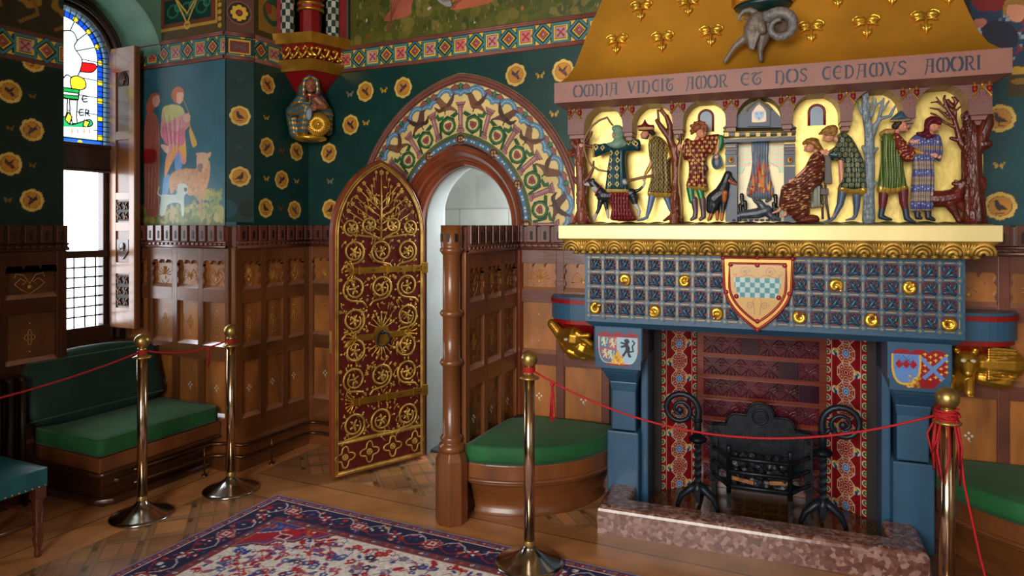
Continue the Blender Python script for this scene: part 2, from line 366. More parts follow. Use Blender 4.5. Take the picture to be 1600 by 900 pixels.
# ---- left wall with the recess for the window
XL = -4.27
wl = struct('wall_left', B().box(-4.85, XL, -3.0, 2.6, 0, WTOP), wall_mat)
b = B(); b.box(-4.85, -4.42, 2.6, 3.3, 0, .775)
arc = [(2.6, WTOP), (3.30, WTOP), (3.30, 2.76), (3.27, 2.76)]+[(2.84+.43*math.cos(t), 2.76+.43*math.sin(t)) for t in np.linspace(.1, 2.15, 16)]+[(2.6, 3.12)]
b.prism(arc, lambda a, c, d: (d, a, c), -4.72, XL)
struct('wall_window', b, M('cove_green', (104, 150, 128), .5, 0, .12, 5))
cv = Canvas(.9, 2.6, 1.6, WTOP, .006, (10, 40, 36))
for px, py, k in [(52, 95, 1), (15, 143, 0), (50, 203, 2), (15, 256, 4), (50, 313, 6), (15, 60, 3)]:
    p = on_x(px, py, XL); medallion(cv, p.y, p.z, .068, k)
for px, py in [(15, 87), (50, 150), (15, 200), (50, 258), (12, 312)]:
    p = on_x(px, py, XL); butterfly(cv, p.y, p.z, .022, (120, 100, 50))
for i in range(5):
    for j in range(6): medallion(cv, 1.0+i*.21, 1.75+j*.17, .055, i+j) if i < 4 else None
frieze(cv, .9, 2.6, 2.55); cv.rect(.9, 2.6, 2.74, WTOP, (52, 46, 30))
for i in range(9): cv.scallop(1.0+i*.2, 2.95, .08, 6, .2, (150, 110, 40)); cv.circ(1.0+i*.2, 2.95, .035, (40, 60, 50)); cv.line([(.95+i*.2, 2.78), (1.05+i*.2, 2.85), (.95+i*.2, 3.2)], .02, (128, 92, 36))
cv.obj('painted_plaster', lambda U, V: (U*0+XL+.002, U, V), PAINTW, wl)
# ---- side wall of the window recess with the painted shepherd
ws = struct('wall_recess', B().box(-4.85, -3.651, 3.27, 3.5, 0, WTOP), wall_mat)
cv = Canvas(-4.72, -3.65, 1.6, WTOP, .0035, (52, 102, 118))  # base colour lightened to paint in the bluish haze of window light
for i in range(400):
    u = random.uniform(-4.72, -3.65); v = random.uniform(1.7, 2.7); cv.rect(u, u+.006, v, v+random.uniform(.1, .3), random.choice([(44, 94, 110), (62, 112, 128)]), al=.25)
W8 = lambda zx, zy: on_y(220+zx/3.4625, 90+zy/3.4615, 3.27)
def wp(pts, col, sm=True, **k):
    q = [(W8(*p).x, W8(*p).z) for p in pts]; cv.poly(smoothpoly(q) if sm else q, col, **k)
def wln(pts, w_, col, **k): cv.line([(W8(*p).x, W8(*p).z) for p in pts], w_, col, **k)
cv.rect(-4.72, -3.66, 1.6, 1.70, (104, 118, 62)); speck(cv, -4.6, -3.68, 1.62, 1.74, 260, [(130, 140, 70), (170, 160, 90), (90, 110, 60), (190, 170, 110)], .012, .03, 4)
speck(cv, -3.95, -3.68, 1.68, 1.84, 120, [(150, 160, 80), (120, 140, 70), (180, 170, 90)], .01, .022, 6)
wp([(30, 840), (20, 600), (18, 420), (35, 300), (60, 290), (95, 340), (104, 480), (100, 700), (95, 840)], (176, 104, 92))
wp([(18, 500), (80, 500), (82, 560), (20, 570)], (170, 30, 34)); wp([(30, 280), (50, 210), (80, 190), (104, 205), (98, 240), (80, 262), (60, 300)], (190, 96, 76)); wp([(66, 215), (96, 205), (104, 240), (84, 268), (66, 250)], (222, 170, 150))
for i in range(5): wln([(38+i*14, 300+i*8), (34+i*14, 830)], .004, (146, 76, 70))
for i in range(3): wln([(46+i*18, 580), (42+i*16, 820)], .006, (206, 150, 136))
wp([(128, 640), (160, 640), (150, 720), (128, 800), (112, 800), (118, 720)], (110, 160, 210)); wp([(186, 520), (218, 520), (222, 600), (190, 612)], (116, 156, 206))
wp([(120, 280), (160, 255), (205, 260), (240, 300), (268, 320), (262, 370), (240, 400), (245, 470), (248, 560), (225, 575), (205, 520), (165, 580), (132, 650), (134, 560), (150, 480), (110, 420), (112, 340)], (222, 150, 156))
wp([(120, 275), (165, 255), (215, 262), (236, 300), (190, 330), (130, 350)], (206, 200, 130)); wp([(190, 470), (238, 460), (246, 560), (200, 500), (150, 600), (133, 640), (140, 570)], (232, 170, 84)); wp([(120, 370), (190, 400), (238, 380), (232, 470), (180, 470), (130, 460)], (214, 118, 138))
for i in range(7): wln([(125+i*15, 300+i*6), (150+i*9, 470+i*8)], .005, (238, 196, 196) if i % 2 else (180, 80, 100))
wp([(168, 210), (178, 172), (205, 158), (230, 172), (234, 205), (226, 238), (206, 250), (188, 244)], (210, 118, 84)); wp([(196, 196), (226, 188), (232, 214), (220, 246), (200, 246)], (236, 186, 164))
wp([(232, 318), (258, 300), (270, 322), (262, 345), (240, 350)], (232, 184, 160)); wln([(262, 350), (280, 420)], .012, (206, 160, 80)); wp([(262, 396), (276, 390), (305, 462), (290, 484), (278, 474)], (220, 178, 90)); wp([(110, 470), (150, 480), (148, 520), (122, 500)], (232, 184, 160)); wln([(225, 212), (262, 300)], .006, (190, 150, 80))
wp([(158, 650), (180, 620), (240, 600), (300, 600), (330, 560), (372, 560), (374, 640), (360, 700), (345, 760), (330, 752), (325, 850), (318, 850), (310, 750), (260, 745), (236, 700), (200, 690), (168, 740), (156, 700)], (206, 152, 106))
wp([(310, 520), (345, 514), (366, 530), (362, 580), (338, 618), (312, 616), (302, 570)], (206, 164, 134)); wp([(298, 520), (314, 516), (312, 534)], (214, 160, 120)); wp([(362, 520), (382, 514), (372, 542)], (214, 160, 120)); wp([(310, 580), (336, 575), (334, 616), (314, 616)], (150, 116, 110))
speck(cv, W8(170, 700).x, W8(360, 700).x, W8(0, 730).z, W8(0, 620).z, 60, [(190, 134, 90), (216, 168, 124)], .008, .016, 9)
wp([(104, 850), (110, 770), (120, 740), (190, 740), (200, 690), (225, 680), (250, 690), (256, 730), (236, 752), (234, 850), (222, 850), (212, 790), (150, 795), (130, 850)], (196, 206, 196)); wp([(236, 704), (252, 706), (250, 722), (238, 724)], (90, 90, 90)); wln([(112, 750), (92, 735), (100, 700)], .01, (200, 206, 190))
frieze(cv, -4.72, -3.65, 2.70, -4.6)
cv.rect(-4.72, -3.65, 2.89, WTOP, (92, 74, 40)); cv.rect(-4.30, -3.72, 2.95, 3.2, (196, 150, 60)); cv.rect(-4.28, -3.74, 2.97, 3.19, (120, 60, 40)); cv.rect(-4.24, -3.78, 3.0, 3.16, (12, 56, 44))
for k in range(3): cv.ell(-4.15+k*.14, 3.08, .06, .05, (40, 110, 80), ring=.7); cv.ell(-4.10+k*.14, 3.1, .035, .03, (60, 130, 110), ring=.6)
for f in (-1, 1):
    cv.line([(-4.01, 2.98), (-4.01+f*.03, 3.03), (-4.01+f*.10, 3.14), (-4.01+f*.2, 3.3)], .012, (216, 172, 70)); cv.line([(-4.01, 3.05), (-4.01+f*.16, 3.22), (-4.01+f*.16, 3.4)], .012, (216, 172, 70))
cv.poly([(-4.12, 3.4), (-4.08, 3.22), (-4.01, 3.16), (-3.94, 3.22), (-3.9, 3.4)], (70, 110, 140)); cv.circ(-4.01, 2.97, .03, (216, 172, 70), ring=.6)
speck(cv, -4.45, -3.68, 3.22, WTOP, 40, [(60, 90, 100), (196, 150, 60), (150, 90, 60)], .012, .03, 12)
for k in range(12): cv.ell(-3.70, 2.93+k*.045, .018, .016, (206, 160, 60)); cv.ell(-4.4, 2.93+k*.045, .018, .016, (206, 160, 60))
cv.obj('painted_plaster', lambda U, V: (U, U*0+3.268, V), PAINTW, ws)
# ---- narrow chamfer facet, then the corner wall
wc = B(); wc.box(-3.95, -3.55, 3.42, 3.96, 0, WTOP); wc.box(-3.66, -3.55, 3.27, 3.43, 0, 1.62)
wc.prism([(-3.66, 3.27), (-3.55, 3.42), (-3.66, 3.42)], lambda a, c, d: (a, c, d), 1.6, WTOP)
wc = struct('wall_corner', wc, wall_mat)
cv = Canvas(0, .186, 1.6, WTOP, .004, (12, 58, 58))
def on_cham(px, py):
    n = Vector((.15, -.11, 0)).normalized(); d = ray(px, py); t = (Vector((-3.66, 3.27, 0))-Vector((0, 0, 0))).dot(n)/d.dot(n); return CAMP+d*t
for px, py, k in [(374, 181, 1), (374, 276, 3)]:
    p = on_cham(px, py); medallion(cv, .098, p.z, .068, k)
for px, py in [(376, 125), (376, 229)]: butterfly(cv, .095, on_cham(px, py).z, .02, (70, 70, 60))
frieze(cv, 0, .186, 2.70, .035, .24); cv.rect(0, .186, 2.74, 2.85, (20, 50, 50)); cv.rect(.025, .165, 2.745, 2.84, (216, 172, 60)); cv.rect(.035, .155, 2.755, 2.83, (120, 50, 40))
cv.poly([(.035, 2.755), (.095, 2.79), (.155, 2.755), (.12, 2.795), (.155, 2.83), (.095, 2.80), (.035, 2.83), (.07, 2.792)], (90, 80, 80))
cv.rect(0, .186, 2.89, WTOP, (100, 60, 44)); cv.circ(.093, 3.02, .078, (140, 90, 70)); cv.circ(.093, 3.02, .07, (40, 40, 30)); 
for k in range(8): cv.circ(.093+.038*math.cos(k*PI/4), 3.02+.038*math.sin(k*PI/4), .017, (226, 182, 60))
cv.circ(.093, 3.02, .014, (150, 40, 30)); cv.rect(.03, .156, 3.13, 3.3, (216, 172, 60)); cv.rect(.045, .14, 3.14, 3.29, (120, 50, 40))
cv.circ(.02, 1.71, .06, (30, 80, 90)); cv.circ(.15, 1.71, .06, (8, 40, 36))
cv.obj('painted_facet', lambda U, V: (-3.66+U*.11/.186+.0015, 3.27+U*.15/.186-.0015, V), PAINTW, wc)
cv = Canvas(3.42, 3.95, 1.6, WTOP, .0045, TEAL)
for px, py, k in [(418, 132, 0), (417, 230, 2), (463, 237, 4), (440, 281, 6), (415, 325, 1), (460, 328, 8)]:
    p = on_x(px, py, -3.55); medallion(cv, p.y, p.z, .068, k)
for px, py, c in [(416, 184, 1), (440, 235, 0), (416, 279, 1), (463, 283, 1), (438, 325, 0), (463, 185, 0)]:
    p = on_x(px, py, -3.55); butterfly(cv, p.y, p.z, .026, (196, 158, 56) if c else (110, 70, 50))
frieze(cv, 3.42, 3.95, 2.70, 3.6)
cv.rect(3.42, 3.95, 2.89, WTOP, (70, 60, 30)); cv.rect(3.46, 3.72, 2.93, WTOP, (150, 112, 40)); cv.ell(3.59, 3.08, .09, .09, (40, 80, 50), ring=.6); cv.ell(3.6, 3.25, .08, .1, (40, 80, 50), ring=.6); cv.ell(3.55, 3.1, .03, .04, (150, 60, 40))
cv.obj('painted_plaster', lambda U, V: (U*0-3.548, U, V), PAINTW, wc)

# ---- door wall
CX = -2.25; ZS = 1.6
def arch(a, H, n=24, z0=ZS, cx=CX, base=None):
    d = (H*H-a*a)/(2*a); R = a+d; fm = math.acos(d/R) if H > a else PI/2
    right = [(cx-d+R*math.cos(fm*i/n), z0+R*math.sin(fm*i/n)) for i in range(n+1)]
    left = [(2*cx-x, z) for x, z in reversed(right[:-1])]
    pts = right+left
    if base is not None: pts = [(cx+a, base)]+pts+[(cx-a, base)]
    return pts
def ak(q, k):
    a = .51+.34*k; H = .61+.39*k; d = (H*H-a*a)/(2*a); R = a+d; fm = math.acos(d/R); f = fm*(1-abs(q)); x = CX-d+R*math.cos(f); z = ZS+R*math.sin(f)
    return (x if q >= 0 else 2*CX-x, z)
def inside(a, H, U, V):
    d = (H*H-a*a)/(2*a); R = a+d; X = np.abs(U-CX); return ((V < ZS) & (X < a)) | ((V >= ZS) & ((X+d)**2+(V-ZS)**2 < R*R))
wd = B(); wd.box(-3.6, CX-.42, 3.95, 4.05, 0, 1.6); wd.box(CX+.42, -1.78, 3.95, 4.05, 0, 1.6)
wd.prism([(-3.6, 1.6), (CX-.43, 1.6)]+arch(.43, .5)[::-1][1:-1]+[(CX+.43, 1.6), (-1.0, 1.6), (-1.0, WTOP), (-3.6, WTOP)], lambda a, c, d: (a, d, c), 3.952, 4.05)
wdoor = struct('wall_door', wd, wall_mat)
cv = Canvas(-3.55, -1.0, 1.6, WTOP, .0035, TEAL)
for i in range(300):
    u = random.uniform(-3.5, -1); v = random.uniform(1.7, 2.7); cv.rect(u, u+random.uniform(.05, .3), v, v+.005, random.choice([(10, 56, 52), (7, 44, 40)]), al=.4)
for px, py, k in [(571, 143, 4), (630, 137, 2), (548, 195, 0), (514, 239, 6), (516, 327, 3), (806, 117, 8), (880, 111, 4)]:
    p = on_y(px, py, 3.95); medallion(cv, p.x, p.z, .074, k)
for px, py, c in [(547, 147, 0), (600, 141, 1), (572, 192, 1), (516, 283, 0), (844, 118, 1), (866, 178, 1)]:
    p = on_y(px, py, 3.95); butterfly(cv, p.x, p.z, .03, (196, 158, 56) if c else (130, 130, 110))
def band(k0, k1, col, **kw): 
    qs = np.linspace(-1, 1, 120); cv.poly([ak(q, k0) for q in qs]+[ak(q, k1) for q in qs[::-1]], col, **kw)
band(-.4, 1.03, (150, 128, 70)); band(-.4, 1.0, (148, 96, 82)); band(-.4, .975, (70, 40, 44)); band(-.4, .965, (150, 98, 88)); band(-.4, .93, (170, 136, 70)); band(-.4, .915, (126, 80, 74)); band(-.4, .885, (50, 30, 30)); band(-.4, .875, (226, 200, 132))
# lobed blue line with shells, then columns, birds, curling leaves
def kp(q0, pts): return [ak(max(-1, min(1, q0+t)), k) for t, k in pts]
def lobe(t):
    x = (t*5) % 1.0; L_ = lambda c, w_, b_, a_: b_+a_*math.sqrt(max(0, 1-((x-c)/w_)**2))
    return max(L_(.155, .165, .64, .09), L_(.845, .165, .64, .09), L_(.5, .22, .70, .125) if abs(x-.5) < .22 else 0)
qs = np.linspace(-1, 1, 361)
for i in range(-5, 6):
    q0 = i/5
    for a, c in ((0, (60, 130, 100)), (-.034, (150, 90, 84)), (.034, (150, 90, 84))): cv.poly(kp(q0, [(a-.03, .78), (a-.022, .83), (a, .87), (a+.022, .83), (a+.03, .78), (a+.006, .72), (a-.006, .72)]), (40, 26, 26)); cv.poly(kp(q0, [(a-.025, .785), (a-.018, .825), (a, .86), (a+.018, .825), (a+.025, .785), (a+.004, .73), (a-.004, .73)]), c)
for wd_, c in ((.034, (40, 60, 90)), (.028, (96, 146, 180)), (.014, (54, 104, 150)), (.005, (170, 204, 220))): cv.line([ak(q, lobe(q)) for q in qs], wd_, c)
for i in range(-5, 6):
    q0 = i/5
    for e, c in ((.004, (60, 34, 36)), (0, (164, 110, 112))):
        cv.poly(kp(q0, [(-.028-e, .03), (.028+e, .03), (.028+e, .09), (.018+e, .10), (.013+e, .14), (.012+e, .46), (.022+e, .50), (.03+e, .56+e), (-.03-e, .56+e), (-.022-e, .50), (-.012-e, .46), (-.013-e, .14), (-.018-e, .10), (-.028-e, .09)]), c)
    for kk in (.1, .14, .46, .5): cv.line(kp(q0, [(-.022, kk), (.022, kk)]), .005, (84, 50, 56))
    cv.line(kp(q0, [(-.004, .15), (-.004, .45)]), .004, (206, 160, 158))
for i in range(-5, 5):
    q0 = (i+.5)/5; f = 1 if q0 > 0 else -1
    cen = ak(q0-f*.0, .2); r = .052
    cv.line(kp(q0, [(f*.075, .05), (f*.06, .3), (0.0, .36), (-f*.045, .28), (-f*.05, .12), (0, .05), (f*.03, .1)]), .017, (34, 84, 50))
    for e, c in ((1.12, (24, 50, 30)), (1., (52, 112, 66))): cv.circ(cen[0], cen[1], r*e, c, ring=.72/e)
    for t, kk in ((-.012, .18), (.012, .18), (0, .15), (0, .215), (-.016, .215), (.016, .215)): p = ak(q0+t, kk+.005); cv.circ(p[0], p[1], .0125, (90, 40, 50)); cv.circ(p[0], p[1], .009, (160, 84, 84))
    cv.poly(kp(q0, [(f*.03, .34), (f*.07, .36), (f*.085, .46), (f*.06, .5), (f*.055, .42), (f*.02, .4)]), (44, 100, 60)); cv.poly(kp(q0, [(-f*.02, .36), (-f*.07, .40), (-f*.085, .34), (-f*.05, .30)]), (34, 84, 50))
    p = ak(q0, .56); p2 = ak(q0, .7); ang = math.atan2(p2[1]-p[1], p2[0]-p[0])-PI/2
    k = .105; col = [(118, 78, 56), (98, 66, 56), (128, 88, 66)][i % 3]; fl = f if i % 2 else -f
    def T(pts): return [(p[0]+k*(fl*a*math.cos(ang)-c*math.sin(ang)), p[1]+k*(fl*a*math.sin(ang)+c*math.cos(ang))) for a, c in pts]
    for e, cc in ((1.08, (50, 30, 26)), (1., col)):
        E = lambda pts: [(a*e, c*e) for a, c in pts]
        cv.poly(smoothpoly(T(E([(-.75, -.5), (-.2, -.3), (.2, -.3), (.45, .1), (.6, .45), (.45, .6), (.25, .5), (0, .2), (-.35, -.05)]))), cc); cv.poly(T(E([(.55, .56), (.8, .5), (.58, .42)])), cc)
    cv.poly(smoothpoly(T([(-.1, .1), (-.5, .5), (-.75, .75), (-.6, .2), (-.3, -.1), (.1, -.1)])), tuple(x*.75 for x in col))
    if i % 3: cv.poly(smoothpoly(T([(.15, 0), (.5, -.1), (.85, .1), (.6, -.35), (.1, -.25)])), tuple(x*.68 for x in col))
    cv.line(T([(.1, -.3), (.12, -.55)]), .008, (50, 30, 26))
band(-.4, .02, (28, 60, 36)); band(-.4, .012, (62, 110, 62)); band(-.4, -.03, (30, 30, 30)); band(-.4, -.036, (140, 90, 66)); band(-.4, -.05, (30, 24, 30)); band(-.4, -.056, (66, 124, 160)); band(-.4, -.135, (30, 24, 30)); band(-.4, -.14, (150, 90, 60)); band(-.4, -.16, (14, 22, 34))
for i in range(-3, 5):
    for s in (-1, 1):
        pass
for i in range(-6, 7):
    p = ak(i/6.0, -.096); q = ak(i/6.0+.001, -.096)
    if i % 2 == 0:
        cv.circ(p[0], p[1], .036, (150, 92, 66)); cv.circ(p[0], p[1], .03, (26, 20, 24)); cv.circ(p[0], p[1], .022, (120, 84, 50), ring=.6)
        for g in range(4): cv.circ(p[0]+.012*math.cos(g*PI/2+.8), p[1]+.012*math.sin(g*PI/2+.8), .006, (206, 160, 90))
    for d in (-.05, -.025, .025, .05): r = ak(max(-1, min(1, i/6.0+d+.08)), -.096); cv.circ(r[0], r[1], .007, (200, 216, 216))
frieze(cv, -3.55, -1.0, 2.70, -2.966)
cv.rect(-3.55, -1.0, 2.89, WTOP, (86, 88, 30))
speck(cv, -3.1, -1, 2.9, WTOP, 500, [(70, 80, 24), (100, 98, 34), (58, 74, 26), (120, 110, 50)], .01, .05, 21); speck(cv, -3.15, -1, 2.91, WTOP, 330, [(150, 150, 90), (180, 170, 110), (110, 120, 50), (60, 80, 30)], .008, .02, 22, True)
speck(cv, -3.1, -1, 2.92, WTOP, 40, [(150, 60, 40), (170, 110, 50), (200, 190, 170)], .008, .018, 23)
cv.rect(-3.55, -3.16, 2.89, WTOP, (26, 34, 26)); cv.rect(-3.40, -3.18, 2.91, WTOP, (92, 86, 66)); cv.rect(-3.385, -3.195, 2.92, WTOP, (60, 66, 60)); cv.rect(-3.32, -3.26, 2.98, 3.18, (30, 30, 26)); cv.rect(-3.31, -3.27, 2.99, 3.17, (196, 152, 60)); cv.circ(-3.29, 3.28, .07, (150, 130, 100)); cv.circ(-3.29, 3.28, .05, (90, 60, 40))
def robe(px0, base, col, dk): 
    q = [(on_y(a, c, 3.95).x, on_y(a, c, 3.95).z) for a, c in px0]; cv.poly(smoothpoly(q), col)
    for i in range(4):
        a, c = q[0], q[len(q)//2]; t = .2+.2*i; cv.line([(q[0][0]*(1-t)+q[1][0]*t, q[0][1]), (q[-1][0]*(1-t)+q[-2][0]*t, base)], .008, dk)
robe([(606, -20), (645, -20), (643, 12), (640, 24), (606, 33), (601, 28), (612, 10)], 2.97, (168, 92, 70), (130, 64, 50)); robe([(706, -25), (775, -30), (770, 2), (722, 14), (704, 14), (712, 2)], 3.05, (182, 100, 66), (140, 70, 50)); robe([(668, -20), (690, -20), (706, 8), (690, 6)], 3.1, (160, 150, 150), (110, 100, 110))
KEEP = lambda U, V: (~inside(.44, .51, U, V))
cv.obj('painted_plaster', lambda U, V: (U, U*0+3.948, V), PAINTW, wdoor, keep=KEEP)
# raised mouldings on the painted arch and along the frieze
for k in (.93, .985):
    p3 = [(x, 3.946, z) for x, z in [ak(q, k) for q in np.linspace(-.98, 1, 60)]]; build('arch_moulding', B().tube(p3, .013, 6), M('moulding_brown', (128, 76, 66), .45), wdoor)
def rail_bars(parent, p0, p1, out):
    for z in (2.712, 2.722, 2.868, 2.88):
        q0 = Vector(p0)+Vector(out)*.006; q1 = Vector(p1)+Vector(out)*.006; build('frieze_moulding', B().tube([(q0.x, q0.y, z), (q1.x, q1.y, z)], .010, 6), M('moulding_brown'), parent)
rail_bars(wdoor, (-3.55, 3.95, 0), (-1.2, 3.95, 0), (0, -1, 0)); rail_bars(wc, (-3.55, 3.42, 0), (-3.55, 3.95, 0), (1, 0, 0)); rail_bars(wc, (-3.66, 3.27, 0), (-3.55, 3.42, 0), (.8, -.6, 0)); rail_bars(ws, (-4.70, 3.27, 0), (-3.66, 3.27, 0), (0, -1, 0))
# ---- chimney wall (in its own frame)
wch = B(); wch.box(-.655, .23, .602, .72, 0, WTOP); wch.box(1.348, 4.3, .602, .72, 0, WTOP); wch.box(.23, 1.348, .602, .72, 1.1, WTOP)
wchim = struct('wall_chimney', wch, wall_mat, FR)
for (a0, a1) in ((1.4, 2.7),):
    cv = Canvas(a0, a1, 1.6, WTOP, .005, (16, 72, 80) if a0 > 0 else TEAL)
    for px, py, k in [(1562, 185, 1), (1563, 322, 5), (885, 111, 4), (1640, 250, 3)]:
        p = on_c(px, py, .6)
        if a0 < p.x < a1 and (a0 > 0): medallion(cv, p.x, p.z, .072, k)
    for px, py in [(1561, 258), (1561, 380)]:
        p = on_c(px, py, .6); butterfly(cv, p.x, p.z, .026) if a0 > 0 else None
    if a0 < 0:
        # continue the painted arch where it meets the chimney
        pass
    frieze(cv, a0, a1, 2.70, a0); cv.rect(a0, a1, 2.89, WTOP, (30, 34, 40) if a0 > 0 else (86, 88, 30))
    if a0 > 0:
        cv.rect(a0, a1, 2.62, WTOP, (20, 26, 34))
        def cp(pts, col, **k): cv.poly(smoothpoly([(on_c(x, y, .6).x, on_c(x, y, .6).z) for x, y in pts]), col, **k)
        cp([(1520, 0), (1600, 0), (1620, 110), (1560, 108), (1530, 40)], (24, 56, 84)); speck(cv, on_c(1540, 0, .6).x, on_c(1640, 0, .6).x, on_c(1600, 110, .6).z, on_c(1600, 10, .6).z, 120, [(150, 160, 170), (130, 30, 40), (90, 110, 130)], .006, .012, 33)
        cp([(1520, -5), (1570, -5), (1568, 14), (1530, 16)], (120, 14, 20)); cp([(1516, 20), (1560, 18), (1560, 30), (1530, 32)], (24, 46, 76)); cp([(1540, 34), (1560, 40), (1556, 60), (1530, 50)], (40, 60, 60))
        cp([(1573, 8), (1580, 4), (1598, 6), (1602, 22), (1594, 34), (1582, 33), (1574, 22)], (206, 140, 110)); cp([(1572, 0), (1600, -2), (1604, 8), (1576, 8), (1572, 26), (1568, 20)], (150, 106, 40)); cp([(1523, 30), (1540, 30), (1541, 42), (1526, 42)], (184, 110, 90))
        cp([(1532, 52), (1545, 34), (1570, 34), (1590, 50), (1588, 70), (1570, 74), (1540, 70)], (22, 26, 48)); cp([(1527, 46), (1532, 44), (1536, 66), (1530, 62)], (170, 180, 200))
        cv.rect(on_c(1575, 100, .6).x, a1, on_c(1590, 150, .6).z, on_c(1590, 102, .6).z, (70, 56, 16)); cp([(1580, 106), (1600, 104), (1640, 104), (1640, 112), (1582, 116)], (196, 156, 50)); cp([(1583, 124), (1640, 120), (1640, 128), (1590, 132)], (150, 110, 30))
    cv.obj('painted_plaster', lambda U, V: (U, U*0+.600, V), PAINTW, wchim, frame=FR, keep=(lambda U, V: ((U+.06)**2+(V-1.6)**2*.0 > -1)))
# ================================================================ panelling
ROWS = [(1.175, 1.365, True), (.80, 1.09, False), (.33, .705, False)]
def frame_at(x, y, ang): return Matrix.Translation((x, y, 0)) @ Matrix.Rotation(math.radians(ang), 4, 'Z')
def diamonds(b, cx, cz, y, k, n=4):
    for dx, dz in [(0, 1), (1, 0), (0, -1), (-1, 0)][:n]:
        a, c = cx+dx*k*1.5, cz+dz*k*1.5; b.prism([(a-k*.8, c), (a, c+k*.8), (a+k*.8, c), (a, c-k*.8)], lambda p, q, d: (p, d, q), y, y-.0015)
def wainscot(name, fr, L, n, x0=0., side=.035, burl=False, rows=ROWS, inlay=True, parent=None, stile=.052, wood=None, mp=None, skip=None, base=True, top=1.6, seed=0):
    rg = random.Random(seed); wood_v = wood or OAK; wood_h = wood or OAK_H
    f = B(); f.box(x0, x0+L, -.006, 0, .0, 1.47)
    root = struct(name, f, mp or PANEL, fr, parent=parent)
    pitch = (L-2*side+stile)/n; cols = [(x0+side+i*pitch, x0+side+i*pitch+pitch-stile) for i in range(n)]
    v = B(); v.box(x0, cols[0][0], -.03, -.004, .28, 1.455)
    for i in range(n): v.box(cols[i][1], cols[i+1][0] if i < n-1 else x0+L, -.03, -.004, .28, 1.455)
    build('stile', v, wood_v, root, fr, bevel=.004)
    h = B(); zs = [.28]+[z for r in rows[::-1] for z in r[:2]]+[1.455]
    for i in range(0, len(zs), 2):
        for c in cols: h.box(c[0]-.001, c[1]+.001, -.0298, -.004, zs[i], zs[i+1])
    ro = build('rail', h, wood_h, root, fr)
    s = B()
    for z0, z1, sc in rows:
        for a, c in cols: s.add([(a, -.006, z0+.024), (c, -.006, z0+.024), (c, -.0299, z0), (a, -.0299, z0), (a, -.006, z0), (c, -.006, z0)], [(0, 1, 2, 3), (0, 3, 4), (1, 5, 2), (3, 2, 5, 4)])
    so = build('panel_sill', s, M('polished_sill', (150, 104, 78), .22, 0, .1, coat=1., spec=.8), root, fr)
    if parent is not None: split_islands(ro); split_islands(so)
    t = B()
    for a, c in cols:
        z1 = rows[0][1]; w_ = (c-a); m = 3; pts = [(a, z1+.001)]; lo = z1-.026
        pts += [(a, lo-.012)]
        for k in range(m):
            cxm = a+w_*(k+.5)/m; r = w_/m/2
            pts += [(cxm-r*math.cos(t_), lo+r*.9*math.sin(t_)) for t_ in np.linspace(0.0, PI, 7)]
        pts += [(c, lo-.012), (c, z1+.001)]; t.prism(pts, lambda p, q, d: (p, d, q), -.0296, -.008)
        zb = rows[0][0]
        for e, sg in ((a, 1), (c, -1)):
            for zz in ((zb+.03), (zb+.105)): t.prism([(e, zz)]+[(e+sg*.010*math.sin(q), zz+.045*(q/PI)) for q in np.linspace(0, PI, 6)]+[(e, zz+.045)], lambda p, q, d: (p, d, q), -.0294, -.008)
    build('scalloped_edge', t, wood_h, root, fr)
    if inlay:
        g = B(); pl = B()
        for i, (a, c) in enumerate(cols):
            cx = (a+c)/2; z0, z1, _ = rows[0]; zc = (z0+z1)/2-.01; sc = (c-a)/.17
            def curl(pts, r=.0022): g.tube([(cx+p*sc, -.0075, zc+q) for p, q in pts], r, 4)
            kind = (i+seed) % 3
            for f_ in (-1, 1):
                if kind == 0:
                    for k in range(4): aa = .35+k*.38; curl([(0, -.02), (f_*.03*math.sin(aa), -.02+.04*math.cos(aa)), (f_*.055*math.sin(aa+.2), -.02+.07*math.cos(aa+.1)), (f_*.05*math.sin(aa+.5), -.015+.06*math.cos(aa+.4))])
                elif kind == 1:
                    curl([(0, -.06), (f_*.03, -.03), (f_*.05, 0), (f_*.03, .03), (f_*.01, .01), (f_*.025, -.005)]); curl([(0, .0), (f_*.02, .05), (f_*.045, .06), (f_*.05, .035)])
                else:
                    for k in range(5): aa = -.1+k*.42; curl([(0, .0), (f_*.05*math.sin(aa), .0+.055*math.cos(aa))], .003)
                    curl([(0, -.065), (f_*.025, -.05), (f_*.03, -.035)])
            g.ell((cx, -.008, zc-.02), (.012, .003, .012), n=8, m=5)
            z0, z1, _ = rows[1]; zc = (z0+z1)/2
            g.tube([(cx+.022*(1+.35*math.cos(4*t_))*math.cos(t_), -.0075, zc+.034*(1+.35*math.cos(4*t_))*math.sin(t_)) for t_ in np.linspace(0, 2*PI, 33)[:-1]], .0018, 4, closed=True)
            g.tube([(cx+.010*math.cos(t_), -.0075, zc+.014*math.sin(t_)) for t_ in np.linspace(0, 2*PI, 13)[:-1]], .0018, 4, closed=True)
            diamonds(pl, cx, zc+.075-.0, -.006, .005, 1); diamonds(pl, cx, zc-.09, -.006, .005, 1)
            z0, z1, _ = rows[2]; diamonds(pl, cx, (z0+z1)/2, -.006, .0095)
            diamonds(pl, cx, (z0+z1)/2-.028, -.006, .004, 2)
        build('inlay', g, INLAY, root, fr); build('pearl_inlay', pl, PEARL, root, fr)
    if base:
        s = B(); s.box(x0, x0+L, -.035, -.001, .0, .285); s.box(x0, x0+L, -.06, -.001, .0, .16); s.prism([(-.06, .16), (-.035, .2), (-.035, .16)], lambda a, c, d: (d, a, c), x0, x0+L)
        build('skirting_board', s, wood_h, root, fr, bevel=.004)
    cresting(root, fr, x0, x0+L, top, wood or PURPLE_OAK)
    return root
